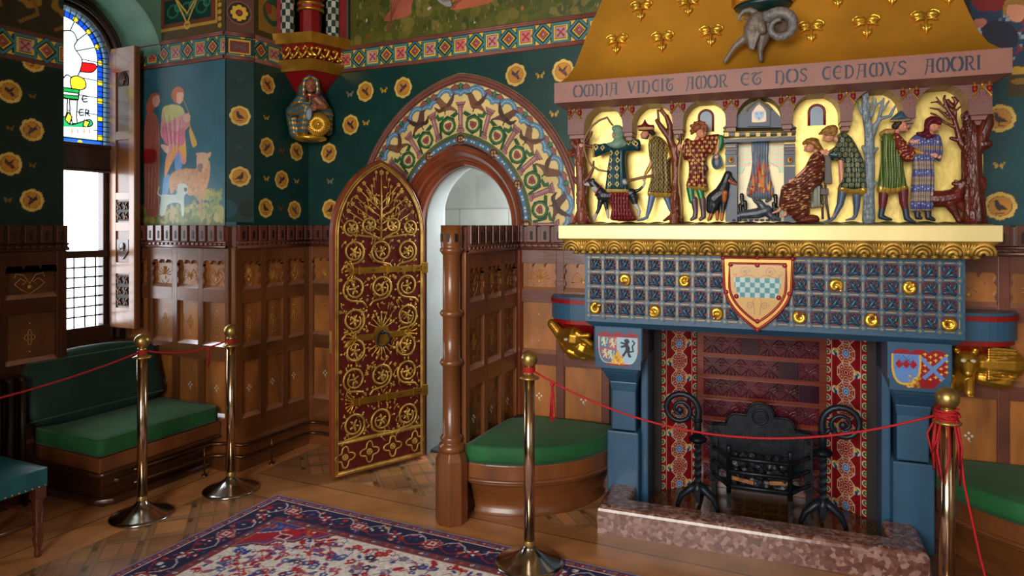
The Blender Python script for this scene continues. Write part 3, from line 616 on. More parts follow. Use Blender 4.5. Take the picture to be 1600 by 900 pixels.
def cresting(root, fr, x0, x1, top=1.6, wood=None, off=0.):
    m = B(); m.box(x0, x1, -.036, 0, top-.135, top-.01); m.box(x0, x1, -.05, 0, top-.148, top-.136)
    for z, r in ((top-.142, .012), (top-.112, .007)): m.tube([(x0, -.046, z), (x1, -.046, z)], r, 8)
    build('cornice', m, wood, root, fr)
    k = B(); h = B(); L = x1-x0; n = max(1, round(L/.088)); p = L/n
    for i in range(n):
        a = x0+(i+.5)*p; k.box(a-p*.36, a+p*.36, -.058, -.03, top-.105, top); 
        k.box(a-p*.36, a-p*.02-.0, -.05, -.036, top-.135, top-.118); k.box(a+p*.14, a+p*.44, -.05, -.036, top-.135, top-.118)
        h.prism([(a-.009, top-.09), (a+.009, top-.09), (a+.009, top-.045)]+[(a+.009*math.cos(t), top-.045+.01*math.sin(t)) for t in np.linspace(.2, PI-.2, 5)]+[(a-.009, top-.045)], lambda u, v, d: (u, d, v), -.0595, -.05)
    build('battlement', k, wood, root, fr, bevel=.003); ao = build('arrow_slot', h, SLOT, root, fr)
    if root.parent is not None: split_islands(ao)
wainscot('trim_1', frame_at(-4.60, 3.266, 0), 1.05-.035, 4, burl=True, seed=1)
wainscot('trim_2', frame_at(-3.546, 3.23, 90), .72-.03, 3, side=.06, seed=2, wood=None)
wainscot('trim_3', frame_at(-3.546, 3.946, 0), .83, 3, side=.06, seed=0)
wainscot('trim_4', FR @ Matrix.Translation((-.68, .596, 0)), .62, 2, side=.05, wood=PURPLE_OAK, seed=2, rows=[(1.19, 1.365, True), (.80, 1.12, False), (.33, .73, False)])
wainscot('trim_5', FR @ Matrix.Translation((1.62, .596, 0)), 1.2, 4, side=.05, wood=PURPLE_OAK, seed=1, rows=[(1.19, 1.365, True), (.80, 1.12, False), (.33, .73, False)])
wainscot('trim_6', frame_at(XL+.004, .2, 90), 2.4, 7, side=.06, wood=OAK_D, mp=M('dark_panel', (92, 56, 28), .35, 0, .2, 6, coat=.3), seed=4)
b = B(); b.box(-4.40, -4.25, 2.6, 3.25, .05, .77); struct('trim_7', b, OAK_D)

# ---- oak screen beside the doorway with its round post
sc = thing('oak_screen', 'panelled oak screen with ringed round post, right of the gilded door', 'screen', (-1.85, 3.6, 0))
SF = frame_at(-1.845, 3.24, 90); b = B(); b.box(-.0, .70, -.002, .035, .0, 1.6); build('screen_board', b, OAK, sc, SF)
wainscot('panelling', SF, .70, 3, side=.05, parent=sc, burl=True, seed=1, mp=BURL, base=False)
post = B(); prof = [(.001, 0), (.088, 0), (.088, .36), (.084, .37)]
post.lathe([(.085, 0), (.088, .01), (.088, .34), (.06, .40), (.001, .40)], (-1.88, 3.20, 0), 8, smooth=False, rot=PI/8); build('post_base', post, OAK, sc, bevel=.005)
post = B(); r = .047
prof = [(.001, .38), (.068, .38), (.072, .40), (.068, .42), (.055, .425), (.055, .435), (.062, .45), (.056, .465), (r, .47)]
for z in (.84, 1.105): prof += [(r, z), (.056, z+.005), (.064, z+.02), (.056, z+.035), (r, z+.04)]
prof += [(r, 1.44), (.055, 1.45), (.062, 1.46), (.062, 1.475), (.055, 1.48), (.058, 1.49), (.058, 1.6), (.001, 1.6)]
build('post', post.lathe(prof, (-1.88, 3.20, 0), 28), OAK, sc)
h = B()
for k in range(8):
    g = k*PI/4+.2; Mx = Matrix.Translation((-1.88, 3.20, 0)) @ Matrix.Rotation(g, 4, 'Z'); h.box(-.009, .009, -.0605, -.05, 1.51, 1.555, Mx)
build('post_slot', h, SLOT, sc)
struct('trim_8', B().box(-2.0, -1.78, 3.86, 3.955, 0, 1.6), OAK, bevel=.004) if False else None

# ================================================================ doorway frame, passage
WOODRED = M('red_brown_frame', (128, 62, 36), .28, 0, .18, 5, .08, 50, coat=.5, stretch=(1, 1, .2))
def arch_loft(b, secs, n=28, smooth=True):       # secs: [(a, H, y)], sweep between successive arches with jambs to the floor
    rows = [[(x, y, z) for x, z in arch(a, H, n, base=.0)] for a, H, y in secs]; m = len(rows[0])
    vs = [p for r in rows for p in r]; fs = [(i*m+k, i*m+k+1, (i+1)*m+k+1, (i+1)*m+k) for i in range(len(rows)-1) for k in range(m-1)]
    return b.add(vs, fs, smooth)
dfm = B(); arch_loft(dfm, [(.462, .53, 3.95), (.462, .53, 3.915), (.455, .52, 3.90), (.445, .505, 3.90), (.44, .495, 3.915), (.43, .485, 3.915), (.40, .46, 3.955), (.385, .445, 3.96), (.375, .43, 3.985), (.36, .41, 3.985), (.345, .40, 4.01), (.345, .40, 4.06)], smooth=False)
struct('trim_9', dfm, WOODRED)
STONE = MC('pale_stone', .6, .06, 5, .15, 25, metalmask=False)
pas = B(); arch_loft(pas, [(.45, .52, 4.055), (.335, .39, 4.06), (.335, .39, 4.075), (.36, .45, 4.30), (.42, .55, 4.42)], smooth=False)
PST = M('stone', (150, 152, 148), .65, 0, .06, 4, .1, 30)
struct('wall_passage', pas, PST)
def stonecanvas(u0, u1, v0, v1, seed, ch=.30):
    cv = Canvas(u0, u1, v0, v1, .008, (120, 120, 114)); rg = random.Random(seed); v = v0; r = 0
    while v < v1:
        u = u0-rg.uniform(0, .3)
        while u < u1:
            w_ = rg.uniform(.35, .6); c = rg.uniform(.93, 1.05); cv.rect(max(u, u0)+.006, min(u+w_, u1), v+.006, v+ch, (158*c, 158*c, 150*c)); u += w_
        v += ch
    return cv
stonecanvas(-3.2, -1.4, 0, 2.7, 2, .29).obj('wall_passage_back', lambda U, V: (U, U*0+5.15, V), STONE, kind='structure')
stonecanvas(4.42, 5.15, 0, 2.7, 3, .29).obj('wall_passage_left', lambda U, V: (U*0-3.2, U, V), STONE, kind='structure')
stonecanvas(4.42, 5.15, 0, 2.7, 4, .29).obj('wall_passage_right', lambda U, V: (U*0-1.4, U, V), STONE, kind='structure')
struct('wall_passage_outer', B().box(-3.3, -1.3, 5.152, 5.25, -.08, 2.8), PST)
struct('ceiling_passage', B().box(-3.2, -1.4, 4.42, 5.15, 2.7, 2.75), PST)
b = B(); b.box(-3.6, CX-.42, 4.42, 4.45, 0, 2.75); b.box(CX+.42, -1.3, 4.42, 4.45, 0, 2.75); b.box(-3.6, -1.3, 4.42, 4.45, 2.15, 2.75); struct('wall_passage_front', b, PST)
mat = B(); mat.box(-2.60, -2.15, 4.12, 4.55, .0, .014); label(build('door_mat', mat, M('grey_mat', (62, 70, 76), .9, 0, .2, 150), bevel=.004), 'flat grey mat lying on the passage floor beyond the doorway', 'doormat')

# ================================================================ gilded door leaf
DA = math.atan2(3.40-4.0, -2.84+2.565)     # from hinge towards the free edge
hx, hy = -2.565, 3.985
door = bpy.data.objects.new('door_1', None); COL.objects.link(door); door.location = (hx, hy, 0); door.rotation_euler = (0, 0, DA); door['kind'] = 'structure'
DF = Matrix.Translation((hx, hy, 0)) @ Matrix.Rotation(DA, 4, 'Z')        # +x = towards free edge, visible face = +y side
DWID = .68; DCX = DWID/2
def dpt(x, z, y=.0): return (x, y, z)
def darch(e=0, n=20, z0=.02):
    a = DWID/2-e; H = .50-e*1.2; d = (H*H-a*a)/(2*a); R = a+d; fm = math.acos(d/R); zs = 1.53
    rt = [(DCX-d+R*math.cos(fm*i/n), zs+R*math.sin(fm*i/n)) for i in range(n+1)]
    return [(DCX+a, z0+e)]+rt+[(2*DCX-x, z) for x, z in reversed(rt[:-1])]+[(DCX-a, z0+e)]
FACE = 1.     # sign of the visible side
build('door_board', B().prism(darch(0), lambda a, c, d: (a, d, c), -.028, .022), WOODRED, door, DF, bevel=.004)
build('door_field', B().prism(darch(.030), lambda a, c, d: (a, d, c), .018, .0245), M('maroon_leather', (88, 26, 22), .35, 0, .15, 30, .1), door, DF)
g = B(); P0 = [(x, .026, z) for x, z in darch(.034, z0=.012)]; g.tube(P0+[P0[0]], .0075, 6, flat=.8); P0 = [(x, .025, z) for x, z in darch(.022, z0=.012)]; g.tube(P0+[P0[0]], .005, 6)
build('gilt_border', g, GOLD_D, door, DF)
sw = B(); yb = .027
def spiral(cx, cz, R, a0, turns=1.25, f=1, leafs=True, stem=None):
    pts = []
    for i in range(26):
        t = i/25; a = a0+f*turns*2*PI*t; r = R*(1-.45*t**1.3); pts.append((cx+r*math.cos(a), yb+.004*t, cz+r*math.sin(a)))
    if stem: pts = [(x, yb, z) for x, z in stem]+pts
    sw.tube(pts, [.0075]*(len(pts)-8)+[.0075-.0004*k for k in range(8)], 6, flat=1)
    if leafs:
        for k in range(5):
            a = a0+k*1.3; rr = R*.34; sw.ell((cx+rr*.7*math.cos(a), yb+.004, cz+rr*.9*math.sin(a)), (.009, .008, .019), Matrix.Rotation(-a+PI/2, 3, 'Y'), 6, 5)
        sw.ell((cx, yb+.007, cz), (.009, .008, .012), n=8, m=5)
        for k in range(4):
            a = a0+PI/3+k*PI/2; px_, pz = cx+R*1.25*math.cos(a), cz+R*1.25*math.sin(a)
            sw.tube([(cx+R*math.cos(a), yb, cz+R*math.sin(a)), (px_, yb, pz)], .003, 4); sw.ell((px_, yb+.003, pz), (.008, .006, .008), n=6, m=4)
def flower(cx, cz, r=.013):
    for k in range(5): a = k*2*PI/5+.3; sw.ell((cx+r*.62*math.cos(a), yb+.004, cz+r*.62*math.sin(a)), (r*.42, .004, r*.42), n=6, m=4)
    sw.ell((cx, yb+.006, cz), r*.3, n=6, m=4)
def insd(x, z, m=.05):
    a = DWID/2-m; H = .5-m; d = (H*H-a*a)/(2*a); R = a+d; X = abs(x-DCX); return X < a and (z < 1.53 or (X+d)**2+(z-1.53)**2 < R*R)
cols3 = [DCX-.195, DCX, DCX+.195]
for row, z in enumerate([1.43, 1.195, .995, .62, .33]):
    for i, cx in enumerate(cols3):
        f = 1 if (i+row) % 2 else -1
        if row == 2 and i == 1: continue
        R = .076 if row else .072
        spiral(cx, z, R, -PI/2+f*.3, 1.3, f, stem=[(cx-f*.085, z-.115), (cx-f*.06, z-.085)])
        if row in (1, 2, 3): flower(cx+.095, z+.06); flower(cx-.09, z-.075, .010)
for i, cx in enumerate([DCX-.19, DCX+.19]): spiral(cx, .80, .076, .4, 1.3, 1 if i else -1)
for i, cx in enumerate([DCX-.215, DCX-.085, DCX+.085, DCX+.215]):
    f = 1 if i > 1 else -1; spiral(cx, 1.60-(.015 if i in (0, 3) else 0), .052, -PI/2, 1.2, f, stem=[(DCX+f*.01, 1.50), (DCX+f*.03, 1.52), (cx-f*.01, 1.54)])
# tree in the pointed head
sw.tube([(DCX, yb, 1.50), (DCX, yb+.003, 1.70), (DCX, yb, 1.93)], [.008, .006, .004], 6)
for k in range(7):
    z0 = 1.56+k*.045
    for f in (-1, 1):
        L = .26-.03*k; p1 = (DCX+f*L*.45, z0+.06); p2 = (DCX+f*L*.9, z0+.13)
        if insd(*p2, .06): sw.tube([(DCX, yb, z0), (p1[0], yb, p1[1]-.0), (p2[0], yb, p2[1])], [.005, .004, .003], 5); flower(p2[0], p2[1], .015)
        p3 = (DCX+f*L*.5, z0+.115)
        if insd(*p3, .05): sw.tube([(p1[0], yb, p1[1]), (p3[0], yb, p3[1])], .003, 4); flower(*p3, .012)
for f in (-1, 1):
    sw.ell((DCX+f*.045, yb+.004, 1.76), (.012, .008, .035), Matrix.Rotation(f*.3, 3, 'Y'), 8, 6); sw.ell((DCX+f*.075, yb+.004, 1.70), (.010, .008, .03), Matrix.Rotation(f*.7, 3, 'Y'), 8, 6)
flower(DCX, 1.945, .018)
rg = random.Random(5)
for i in range(480):       # small buds between the scrolls
    x = rg.uniform(.05, DWID-.05); z = rg.uniform(.22, 1.85)
    if insd(x, z, .055): sw.ell((x, yb, z), (rg.uniform(.004, .008), .005, rg.uniform(.006, .013)), Matrix.Rotation(rg.uniform(0, 3), 3, 'Y'), 6, 4); 
    x2 = x+rg.uniform(-.03, .03)
    if insd(x2, z-.03, .055) and i % 2: sw.tube([(x, yb, z), ((x+x2)/2+.006, yb, z-.015), (x2, yb, z-.035)], .0028, 4)
for k, a in enumerate(np.linspace(-1.1, 1.1, 7)):         # fans above and below the lock
    for s in (1, -1):
        x2 = DCX+.10*math.sin(a); z2 = .88+s*(.035+.115*math.cos(a)); sw.tube([(DCX, yb, .88+s*.05), (DCX+.05*math.sin(a), yb+.004, .88+s*(.03+.07*math.cos(a))), (x2, yb, z2)], [.006, .005, .003], 5); sw.ell((x2, yb+.003, z2), (.008, .006, .012), n=6, m=4)
build('gilt_scrollwork', sw, GOLD_D, door, DF)
q = B()
for z in (.235, .045): q.box(.03, DWID-.03, .022, .030, z-.012, z+.012); q.tube([(.03, .031, z), (DWID-.03, .031, z)], .004, 6)
for i in range(4):
    cx = .085+i*(DWID-.17)/3; cz = .14
    q.tube([(cx+(.052+.016*math.cos(4*t))*math.cos(t), yb, cz+(.052+.016*math.cos(4*t))*math.sin(t)) for t in np.linspace(0, 2*PI, 41)[:-1]], .0055, 6, closed=True)
    q.tube([(cx+.018*math.cos(t), yb, cz+.018*math.sin(t)) for t in np.linspace(0, 2*PI, 13)[:-1]], .004, 5, closed=True); q.ell((cx, yb, cz), .008, n=6, m=4)
    for k in range(8): a = k*PI/4; q.ell((cx+.012*math.cos(a), yb, cz+.012*math.sin(a)), .0045, n=6, m=4)
build('quatrefoil_band', q, GOLD_D, door, DF)
def strap(z, nm):
    s = B(); s.box(-.006, DWID*.80, .026, .036, z-.020, z+.020); s.box(-.012, .03, .024, .042, z-.036, z+.036)
    for x in (.10, .30, .50): s.box(x-.006, x+.006, .03, .040, z-.027, z+.027)
    for k, a in enumerate(np.linspace(-1.2, 1.2, 7)):
        x1 = DWID*.80+.05*math.cos(a); z1 = z+.065*math.sin(a); s.tube([(DWID*.79, .03, z+.012*math.sin(a)), ((DWID*.79+x1)/2, .034, (z+z1)/2), (x1, .03, z1)], [.006, .005, .003], 5); s.ell((x1, .031, z1), (.009, .006, .009), n=7, m=5)
    st = build(nm, s, GOLD, door, DF, bevel=.0015); n_ = B()
    for x in (.01, .06, .2, .4): n_.ell((x, .040, z), (.006, .005, .006), n=8, m=6)
    build('stud', n_, M('black_iron', (40, 46, 56), .42, .6), st, DF)
strap(1.31, 'hinge_strap'); strap(.475, 'hinge_strap')
lk = B(); lk.prism([(DCX+.065*(1+.12*math.cos(6*t))*math.cos(t), .88+.065*(1+.12*math.cos(6*t))*math.sin(t)) for t in np.linspace(0, 2*PI, 37)[:-1]], lambda a, c, d: (a, d, c), .026, .036)
for f in (-1, 1):
    lk.box(DCX+f*.115-.06, DCX+f*.115+.06, .026, .034, .86, .90)
    for k, a in enumerate(np.linspace(-1.1, 1.1, 6)): x1 = DCX+f*(.18+.085*math.cos(a)); z1 = .88+.07*math.sin(a); lk.tube([(DCX+f*.17, .03, .88), ((DCX+f*.19+x1)/2, .034, (.88+z1)/2), (x1, .03, z1)], [.006, .005, .003], 5); lk.ell((x1, .031, z1), (.009, .006, .009), n=7, m=5)
lo = build('lock_plate', lk, GOLD, door, DF, bevel=.001)
rh = B(); rh.ell((DCX, .05, .905), (.016, .014, .016)); rh.tube([(DCX+.046*math.cos(t), .052, .862+.046*math.sin(t)) for t in np.linspace(0, 2*PI, 25)[:-1]], .0055, 8, closed=True)
label(build('ring_handle', rh, M('black_iron'), door, DF), 'black iron ring handle')
build('latch_plate', B().box(DWID-.001, DWID+.002, -.016, .012, .80, .94), GOLD_D, door, DF)
# ================================================================ chimneypiece (all in the chimney wall's frame: s, c, z)
CS = .785
fp = thing('fireplace', 'slate blue stone fireplace with a carved leaf frieze, gold shelf and checked shield', 'fireplace', (CS, .4, 0), frame=FR)
mir = lambda s: 2*CS-s
for sgn in (0, 1):
    f = (lambda s: s) if sgn == 0 else mir
    def bx(b, s0, s1, *r): b.box(min(f(s0), f(s1)), max(f(s0), f(s1)), *r)
    b = B(); bx(b, -.02, .16, .327, .60, .0, .44); bx(b, .0, .14, .35, .60, .44, 1.0); bx(b, .158, .20, .40, .60, .0, 1.06)
    # chamfered neck, then bracket flaring up to the capital block
    b.prism([(f(-.0), .44), (f(-.02), .41), (f(.16), .41), (f(.14), .44)], lambda a, z, d: (a, d, z), .332, .5)
    for (z0, a0, a1, c0), (z1, b0, b1, c1) in [((.66, .0, .14, .35), (.72, -.01, .15, .335)), ((.72, -.01, .15, .335), (.78, -.03, .165, .27)), ((.78, -.03, .165, .27), (.86, -.07, .20, .22))]:
        b.add([(f(a0), c0, z0), (f(a1), c0, z0), (f(a1), .6, z0), (f(a0), .6, z0), (f(b0), c1, z1), (f(b1), c1, z1), (f(b1), .6, z1), (f(b0), .6, z1)], [(0, 1, 5, 4), (1, 2, 6, 5), (2, 3, 7, 6), (3, 0, 4, 7), (0, 3, 2, 1), (4, 5, 6, 7)])
    bx(b, -.07, .20, .22, .60, .86, 1.045)
    p = build('pillar', b, BLUE, fp, FR, bevel=.008)
    # heraldic plaque on the block
    cs = f(.065); cv = Canvas(cs-.125, cs+.125, .815, 1.035, .0022, (50, 88, 118)); z0 = .835; zt = 1.0
    rd = (150, 16, 30)
    cv.poly([(cs-.112, zt-.01), (cs-.112, z0+.07), (cs-.06, z0-.004), (cs+.06, z0-.004), (cs+.112, z0+.07), (cs+.112, zt-.01)], rd)
    for k in (-1, 0, 1): cv.ell(cs+k*.072, zt-.012, .038, .025, rd)
    def sh(cx, w_, h, col): cv.poly([(cx-w_, zt-.012), (cx+w_, zt-.012)]+[(cx+w_*math.cos(t)**.7, zt-.07-h*math.sin(t)) for t in np.linspace(0, 1.5, 8)]+[(cx-w_*math.cos(t)**.7, zt-.07-h*math.sin(t)) for t in np.linspace(1.5, 0, 8)], col)
    if sgn == 0:
        sh(cs-.052, .056, .088, (190, 190, 190)); sh(cs-.052, .051, .083, (76, 118, 160)); cv.poly([(cs-.052, zt-.014), (cs-.004, zt-.014), (cs-.004, zt-.09), (cs-.052, zt-.075)], (170, 90, 100))
        cv.poly([(cs-.10, zt-.075), (cs-.052, zt-.075), (cs-.052, zt-.145), (cs-.085, zt-.12)], (168, 84, 96))
        def lion(cx, cz, k, col):
            T = lambda pts: [(cx+a*k, cz+b_*k) for a, b_ in pts]
            cv.poly(smoothpoly(T([(-.3, .9), (.1, 1), (.3, .7), (.15, .45), (.35, 0), (.3, -.5), (.5, -.9), (.2, -1), (.0, -.5), (-.3, -.9), (-.55, -.8), (-.25, -.4), (-.15, .1), (-.55, .0), (-.7, .15), (-.3, .35), (-.7, .5), (-.6, .65), (-.25, .6)])), col)
            cv.line(T([(.3, -.4), (.7, -.3), (.6, .2), (.85, .6), (.6, .85)]), .16*k, col)
        for a, c_ in ((-.078, -.04), (-.03, -.045), (-.07, -.105), (-.04, -.11)): lion(cs+a, zt+c_, .026, (206, 206, 170))
        sh(cs+.052, .057, .088, (190, 200, 206)); sh(cs+.052, .052, .083, (160, 196, 216)); lion(cs+.05, zt-.07, .05, (18, 26, 50))
        cv.poly([(cs, zt-.08), (cs+.04, z0+.005), (cs-.04, z0+.005)], (216, 166, 40)); speck(cv, cs-.03, cs+.03, z0+.005, z0+.05, 26, [(170, 110, 20), (240, 200, 90)], .003, .007, 3)
    else:
        cv.poly([(cs-.05, zt-.03), (cs+.112, zt-.015), (cs+.11, z0+.06), (cs+.05, z0), (cs-.03, z0)], (150, 18, 34))
        for i in range(6):
            for j in range(5):
                a = cs-.0+i*.022; c_ = zt-.02-j*.026+(i % 2)*.011
                if c_ > z0+.02+(.0 if i < 4 else (i-3)*.02): cv.rect(a-.007, a+.007, c_-.0022, c_+.0022, (226, 186, 70)); cv.rect(a-.0022, a+.0022, c_-.007, c_+.007, (226, 186, 70))
        cv.line([(cs+.0, zt-.02), (cs+.095, z0+.045)], .017, (96, 140, 206)); cv.line([(cs+.108, zt-.02), (cs+.02, z0+.045)], .017, (96, 140, 206))
        sh(cs-.055, .062, .09, (216, 176, 60)); sh(cs-.055, .053, .08, (96, 140, 206))
        for i in range(-6, 7): cv.line([(cs-.055+i*.016-.03, zt-.02), (cs-.055+i*.016+.03, zt-.08)], .0018, (40, 70, 130)) if abs(i) < 2 else None; cv.line([(cs-.055-i*.016+.03, zt-.02), (cs-.055-i*.016-.03, zt-.08)], .0018, (40, 70, 130)) if abs(i) < 2 else None
        for k in (-1, 0, 1): a = cs-.055+k*.03; cv.poly([(a-.017, zt-.06), (a, zt-.038), (a+.017, zt-.06), (a, zt-.082)], (160, 14, 34))
        speck(cv, cs-.05, cs+.0, z0, z0+.05, 30, [(226, 186, 70), (170, 120, 30)], .004, .008, 5)
    cv.obj('heraldic_plaque', lambda U, V: (U, U*0+.2195, V), MC('heraldic_paint', .35, .04, coat=.3), p, frame=FR)
# lintel
b = B(); b.box(-.115, 1.685, .20, .6, 1.07, 1.45); b.add([(-.115, .2, 1.07), (1.685, .2, 1.07), (1.655, .25, 1.035), (-.085, .25, 1.035), (-.115, .6, 1.07), (1.685, .6, 1.07), (1.655, .6, 1.035), (-.085, .6, 1.035)], [(0, 1, 2, 3), (3, 2, 6, 7), (0, 3, 7, 4), (1, 5, 6, 2)])
lintel = build('lintel', b, BLUE, fp, FR)
NC, NR = 22, 4; g0, g1, zz0, zz1 = -.09, 1.66, 1.105, 1.425; pu = (g1-g0)/NC; pv = (zz1-zz0)/NR
bk = B(); bk.box(g0, g1, .1975, .2005, zz0, zz1); build('carved_ground', bk, M('deep_red', (104, 14, 26), .5, 0, .2, 30), lintel, FR)
GRB = M('leaf_blue', (46, 84, 108), .3, 0, .12, 40)
bar = B(); gl = B(); lf = B()
for i in range(NC+1):
    s = g0+i*pu; bar.box(s-.0085, s+.0085, .188, .2, zz0-.008, zz1+.008); 
    for j in range(NR): gl.box(s-.0022, s+.0022, .186, .19, zz0+j*pv+.018, zz0+(j+1)*pv-.018)
for j in range(NR+1):
    z = zz0+j*pv; bar.box(g0-.0085, g1+.0085, .1885, .2, z-.0085, z+.0085)
    for i in range(NC): gl.box(g0+i*pu+.018, g0+(i+1)*pu-.018, .186, .19, z-.0022, z+.0022)
for i in range(NC+1):
    for j in range(NR+1):
        s, z = g0+i*pu, zz0+j*pv
        bar.prism([(s+.018*math.cos(a), z+.018*math.sin(a)) for a in np.linspace(0, 2*PI, 9)[:-1]+.39], lambda a, q, d: (a, d, q), .1865, .195)
        gl.box(s-.008, s+.008, .184, .187, z-.002, z+.002); gl.box(s-.002, s+.002, .184, .187, z-.008, z+.008)
goldcells = {(1, 2), (1, 6), (1, 15), (1, 19), (3, 0), (3, 4), (3, 8), (3, 13), (3, 17), (3, 21)}
def leafcell(cx, cz, m, b, k=1.12):
    P = lambda x, z, y=.190: (cx+m*x*k, y, cz+z*k)
    b.tube([P(-.022, -.026), P(-.006, -.010, .186), P(.004, .008, .184), P(.016, .022, .187)], [.006, .009, .008, .004], 6)
    b.tube([P(-.012, -.02), P(.010, -.012, .185), P(.022, -.018, .186), P(.020, -.008)], [.005, .008, .007, .004], 6)
    b.tube([P(-.004, -.006), P(-.018, .004, .185), P(-.022, .018, .186), P(-.012, .024)], [.005, .007, .006, .003], 6)
    b.tube([P(.004, .006), P(.016, .002, .185), P(.025, .006)], [.005, .005, .002], 6); b.tube([P(.0, .0), P(-.004, .016, .184), P(.002, .026)], [.005, .005, .002], 6)
for i in range(NC):
    for j in range(NR):
        if (3-j, i) in goldcells: continue
        leafcell(g0+(i+.5)*pu, zz0+(j+.5)*pv, 1 if j % 2 else -1, lf)
build('carved_grid', bar, BLUE, lintel, FR); build('gilt_line', gl, M('pale_gilt', (166, 140, 76), .4, .3), lintel, FR); build('carved_leaves', lf, GRB, lintel, FR)
for n_, (r, i) in enumerate(sorted(goldcells)):
    cx, cz = g0+(i+.5)*pu, zz0+(3-r+.5)*pv; bb = B(); rg = random.Random(n_); a0 = rg.uniform(0, 6)
    bb.tube([(cx+(.027-.0012*k)*math.cos(a0+k*.5), .186-.0005*k, cz+(.028-.0013*k)*math.sin(a0+k*.5)) for k in range(12)], [.009+.005*math.sin(PI*k/11) for k in range(12)], 8)
    bb.ell((cx+.006, .183, cz-.004), (.013, .010, .011)); bb.ell((cx-.014, .181, cz+.016), (.009, .009, .008)); bb.ell((cx+.014, .184, cz+.014), (.006, .006, .012))
    for k in range(9): bb.ell((cx+rg.uniform(-.026, .026), .187, cz+rg.uniform(-.026, .026)), (.008, .006, .008), n=8, m=6)
    melted('gilt_beast', bb, .0022, GOLD_B, lintel, FR, 1)
# central shield
def shield(hw, zt, zm, zb): return [(CS-hw, zt), (CS+hw, zt)]+[(CS+hw*(1-t**2.1), zm-(zm-zb)*t) for t in np.linspace(0, 1, 12)]+[(CS-hw*(1-t**2.1), zm-(zm-zb)*t) for t in np.linspace(1, 0, 12)[1:]]
sp = build('shield', B().prism(shield(.168, 1.442, 1.31, 1.065), lambda a, z, d: (a, d, z), .165, .2), M('shield_gilt', (196, 150, 70), .35, .4), lintel, FR, bevel=.004)
b = B()
for hw, zt, zm, zb, c in ((.160, 1.434, 1.31, 1.076, .163), ): b.tube([(a, c, z) for a, z in shield(hw, zt, zm, zb)], .0065, 6, closed=True)
b.tube([(a, .162, z) for a, z in shield(.134, 1.407, 1.30, 1.112)], .0062, 6, closed=True)
for a, z in ((-.165, 1.435), (0, 1.438), (.165, 1.435), (-.15, 1.26), (.15, 1.26), (0, 1.075), (-.128, 1.40), (.128, 1.40), (0, 1.40), (0, 1.118), (-.10, 1.24), (.10, 1.24)): b.ell((CS+a, .161, z), (.012, .006, .012), n=8, m=6)
build('shield_border', b, M('shield_red', (150, 26, 34), .35), sp, FR)
cv = Canvas(CS-.13, CS+.13, 1.115, 1.40, .0022, (206, 160, 84))
for f in (-1, 1):
    for (a, z, r, n_) in ((f*.06, 1.365, .026, 1), (f*.035, 1.195, .02, 1)):
        cv.line([(CS+a+r*(1-k/22)*math.cos(k*.55), z+r*(1-k/22)*math.sin(k*.55)) for k in range(20)], .0022, (120, 70, 40))
    cv.line([(CS+f*.008, 1.33), (CS+f*.03, 1.35), (CS+f*.10, 1.335), (CS+f*.118, 1.36)], .0022, (120, 70, 40)); cv.line([(CS, 1.25), (CS+f*.02, 1.22), (CS+f*.012, 1.15)], .0022, (120, 70, 40)); cv.circ(CS+f*.06, 1.365, .004, (150, 40, 30)); cv.circ(CS+f*.1, 1.35, .003, (150, 40, 30))
for r in range(4):
    for k in range(-5, 6):
        wq = .108-(.0 if r < 2 else (r-1)*.007); a0, a1 = max(CS-wq, CS+(k-.5)*.0235), min(CS+wq, CS+(k+.5)*.0235)
        if a1 > a0: cv.rect(a0, a1, 1.335-.0245*(r+1), 1.335-.0245*r, (170, 200, 200) if (r+k) % 2 else (34, 130, 140))
cv.obj('shield_arms', lambda U, V: (U, U*0+.1638, V), MC('heraldic_paint'), sp, frame=FR, keep=lambda U, V: (np.abs(U-CS) < .130*(1-np.clip((1.30-V)/.185, 0, 1)**2.1)) & (V < 1.402))
# shelf
b = B(); b.box(-.224, 1.793, .05, .6, 1.527, 1.6); build('shelf', b, M('shelf_gilt', (246, 226, 158), .4, .25, .05, 3, .05, 20), fp, FR, bevel=.004)
b = B(); b.add([(-.215, .06, 1.527), (1.785, .06, 1.527), (1.70, .17, 1.445), (-.13, .17, 1.445), (-.215, .6, 1.527), (1.785, .6, 1.527), (1.70, .6, 1.445), (-.13, .6, 1.445)], [(0, 1, 2, 3), (3, 2, 6, 7), (0, 3, 7, 4), (1, 5, 6, 2)]); cor = build('cornice_core', b, GOLD_D, fp, FR)
b = B()
def shell(x, z, y, ax, k=1., rr=.045):        # ax: unit vector along the run
    for r, w_ in ((rr, .008), (rr*.68, .007), (rr*.34, .009)):
        pts = []
        for t in np.linspace(0, PI, 9): e = 1+.06*abs(math.sin(t*5)); pts.append((x+ax[0]*r*e*math.cos(t), y+ax[1]*r*e*math.cos(t)-.008+(.035-r*.8*math.sin(t))*.4, z+r*1.05*e*math.sin(t)))
        b.tube(pts, w_*k, 6)
n_ = 17
for i in range(n_):
    x = -.16+i*(1.89/(n_-1)); shell(x, 1.465, .085, (1, 0)); xm = x+.5*1.89/(n_-1)
    if i < n_-1:
        for k in range(5): a = -.9+k*.45; b.tube([(xm, .10, 1.470), (xm+.018*math.sin(a), .082, 1.492), (xm+.032*math.sin(a), .070, 1.515)], [.005, .006, .004], 5)
        b.ell((xm, .085, 1.482), (.012, .01, .014), n=8, m=6)
for i in range(46): x = -.14+i*(1.85/45); b.ell((x, .118, 1.458), (.017, .02, .014), n=8, m=6); b.tube([(x-.015, .108, 1.449), (x, .094, 1.456), (x+.015, .108, 1.449)], .005, 5)
for e, x in ((-1, -.2), (1, 1.77)):
    for k in range(4): shell(x, 1.465, .14+k*.12, (0, 1))
build('leaf_band', b, GOLD_D, fp, FR)
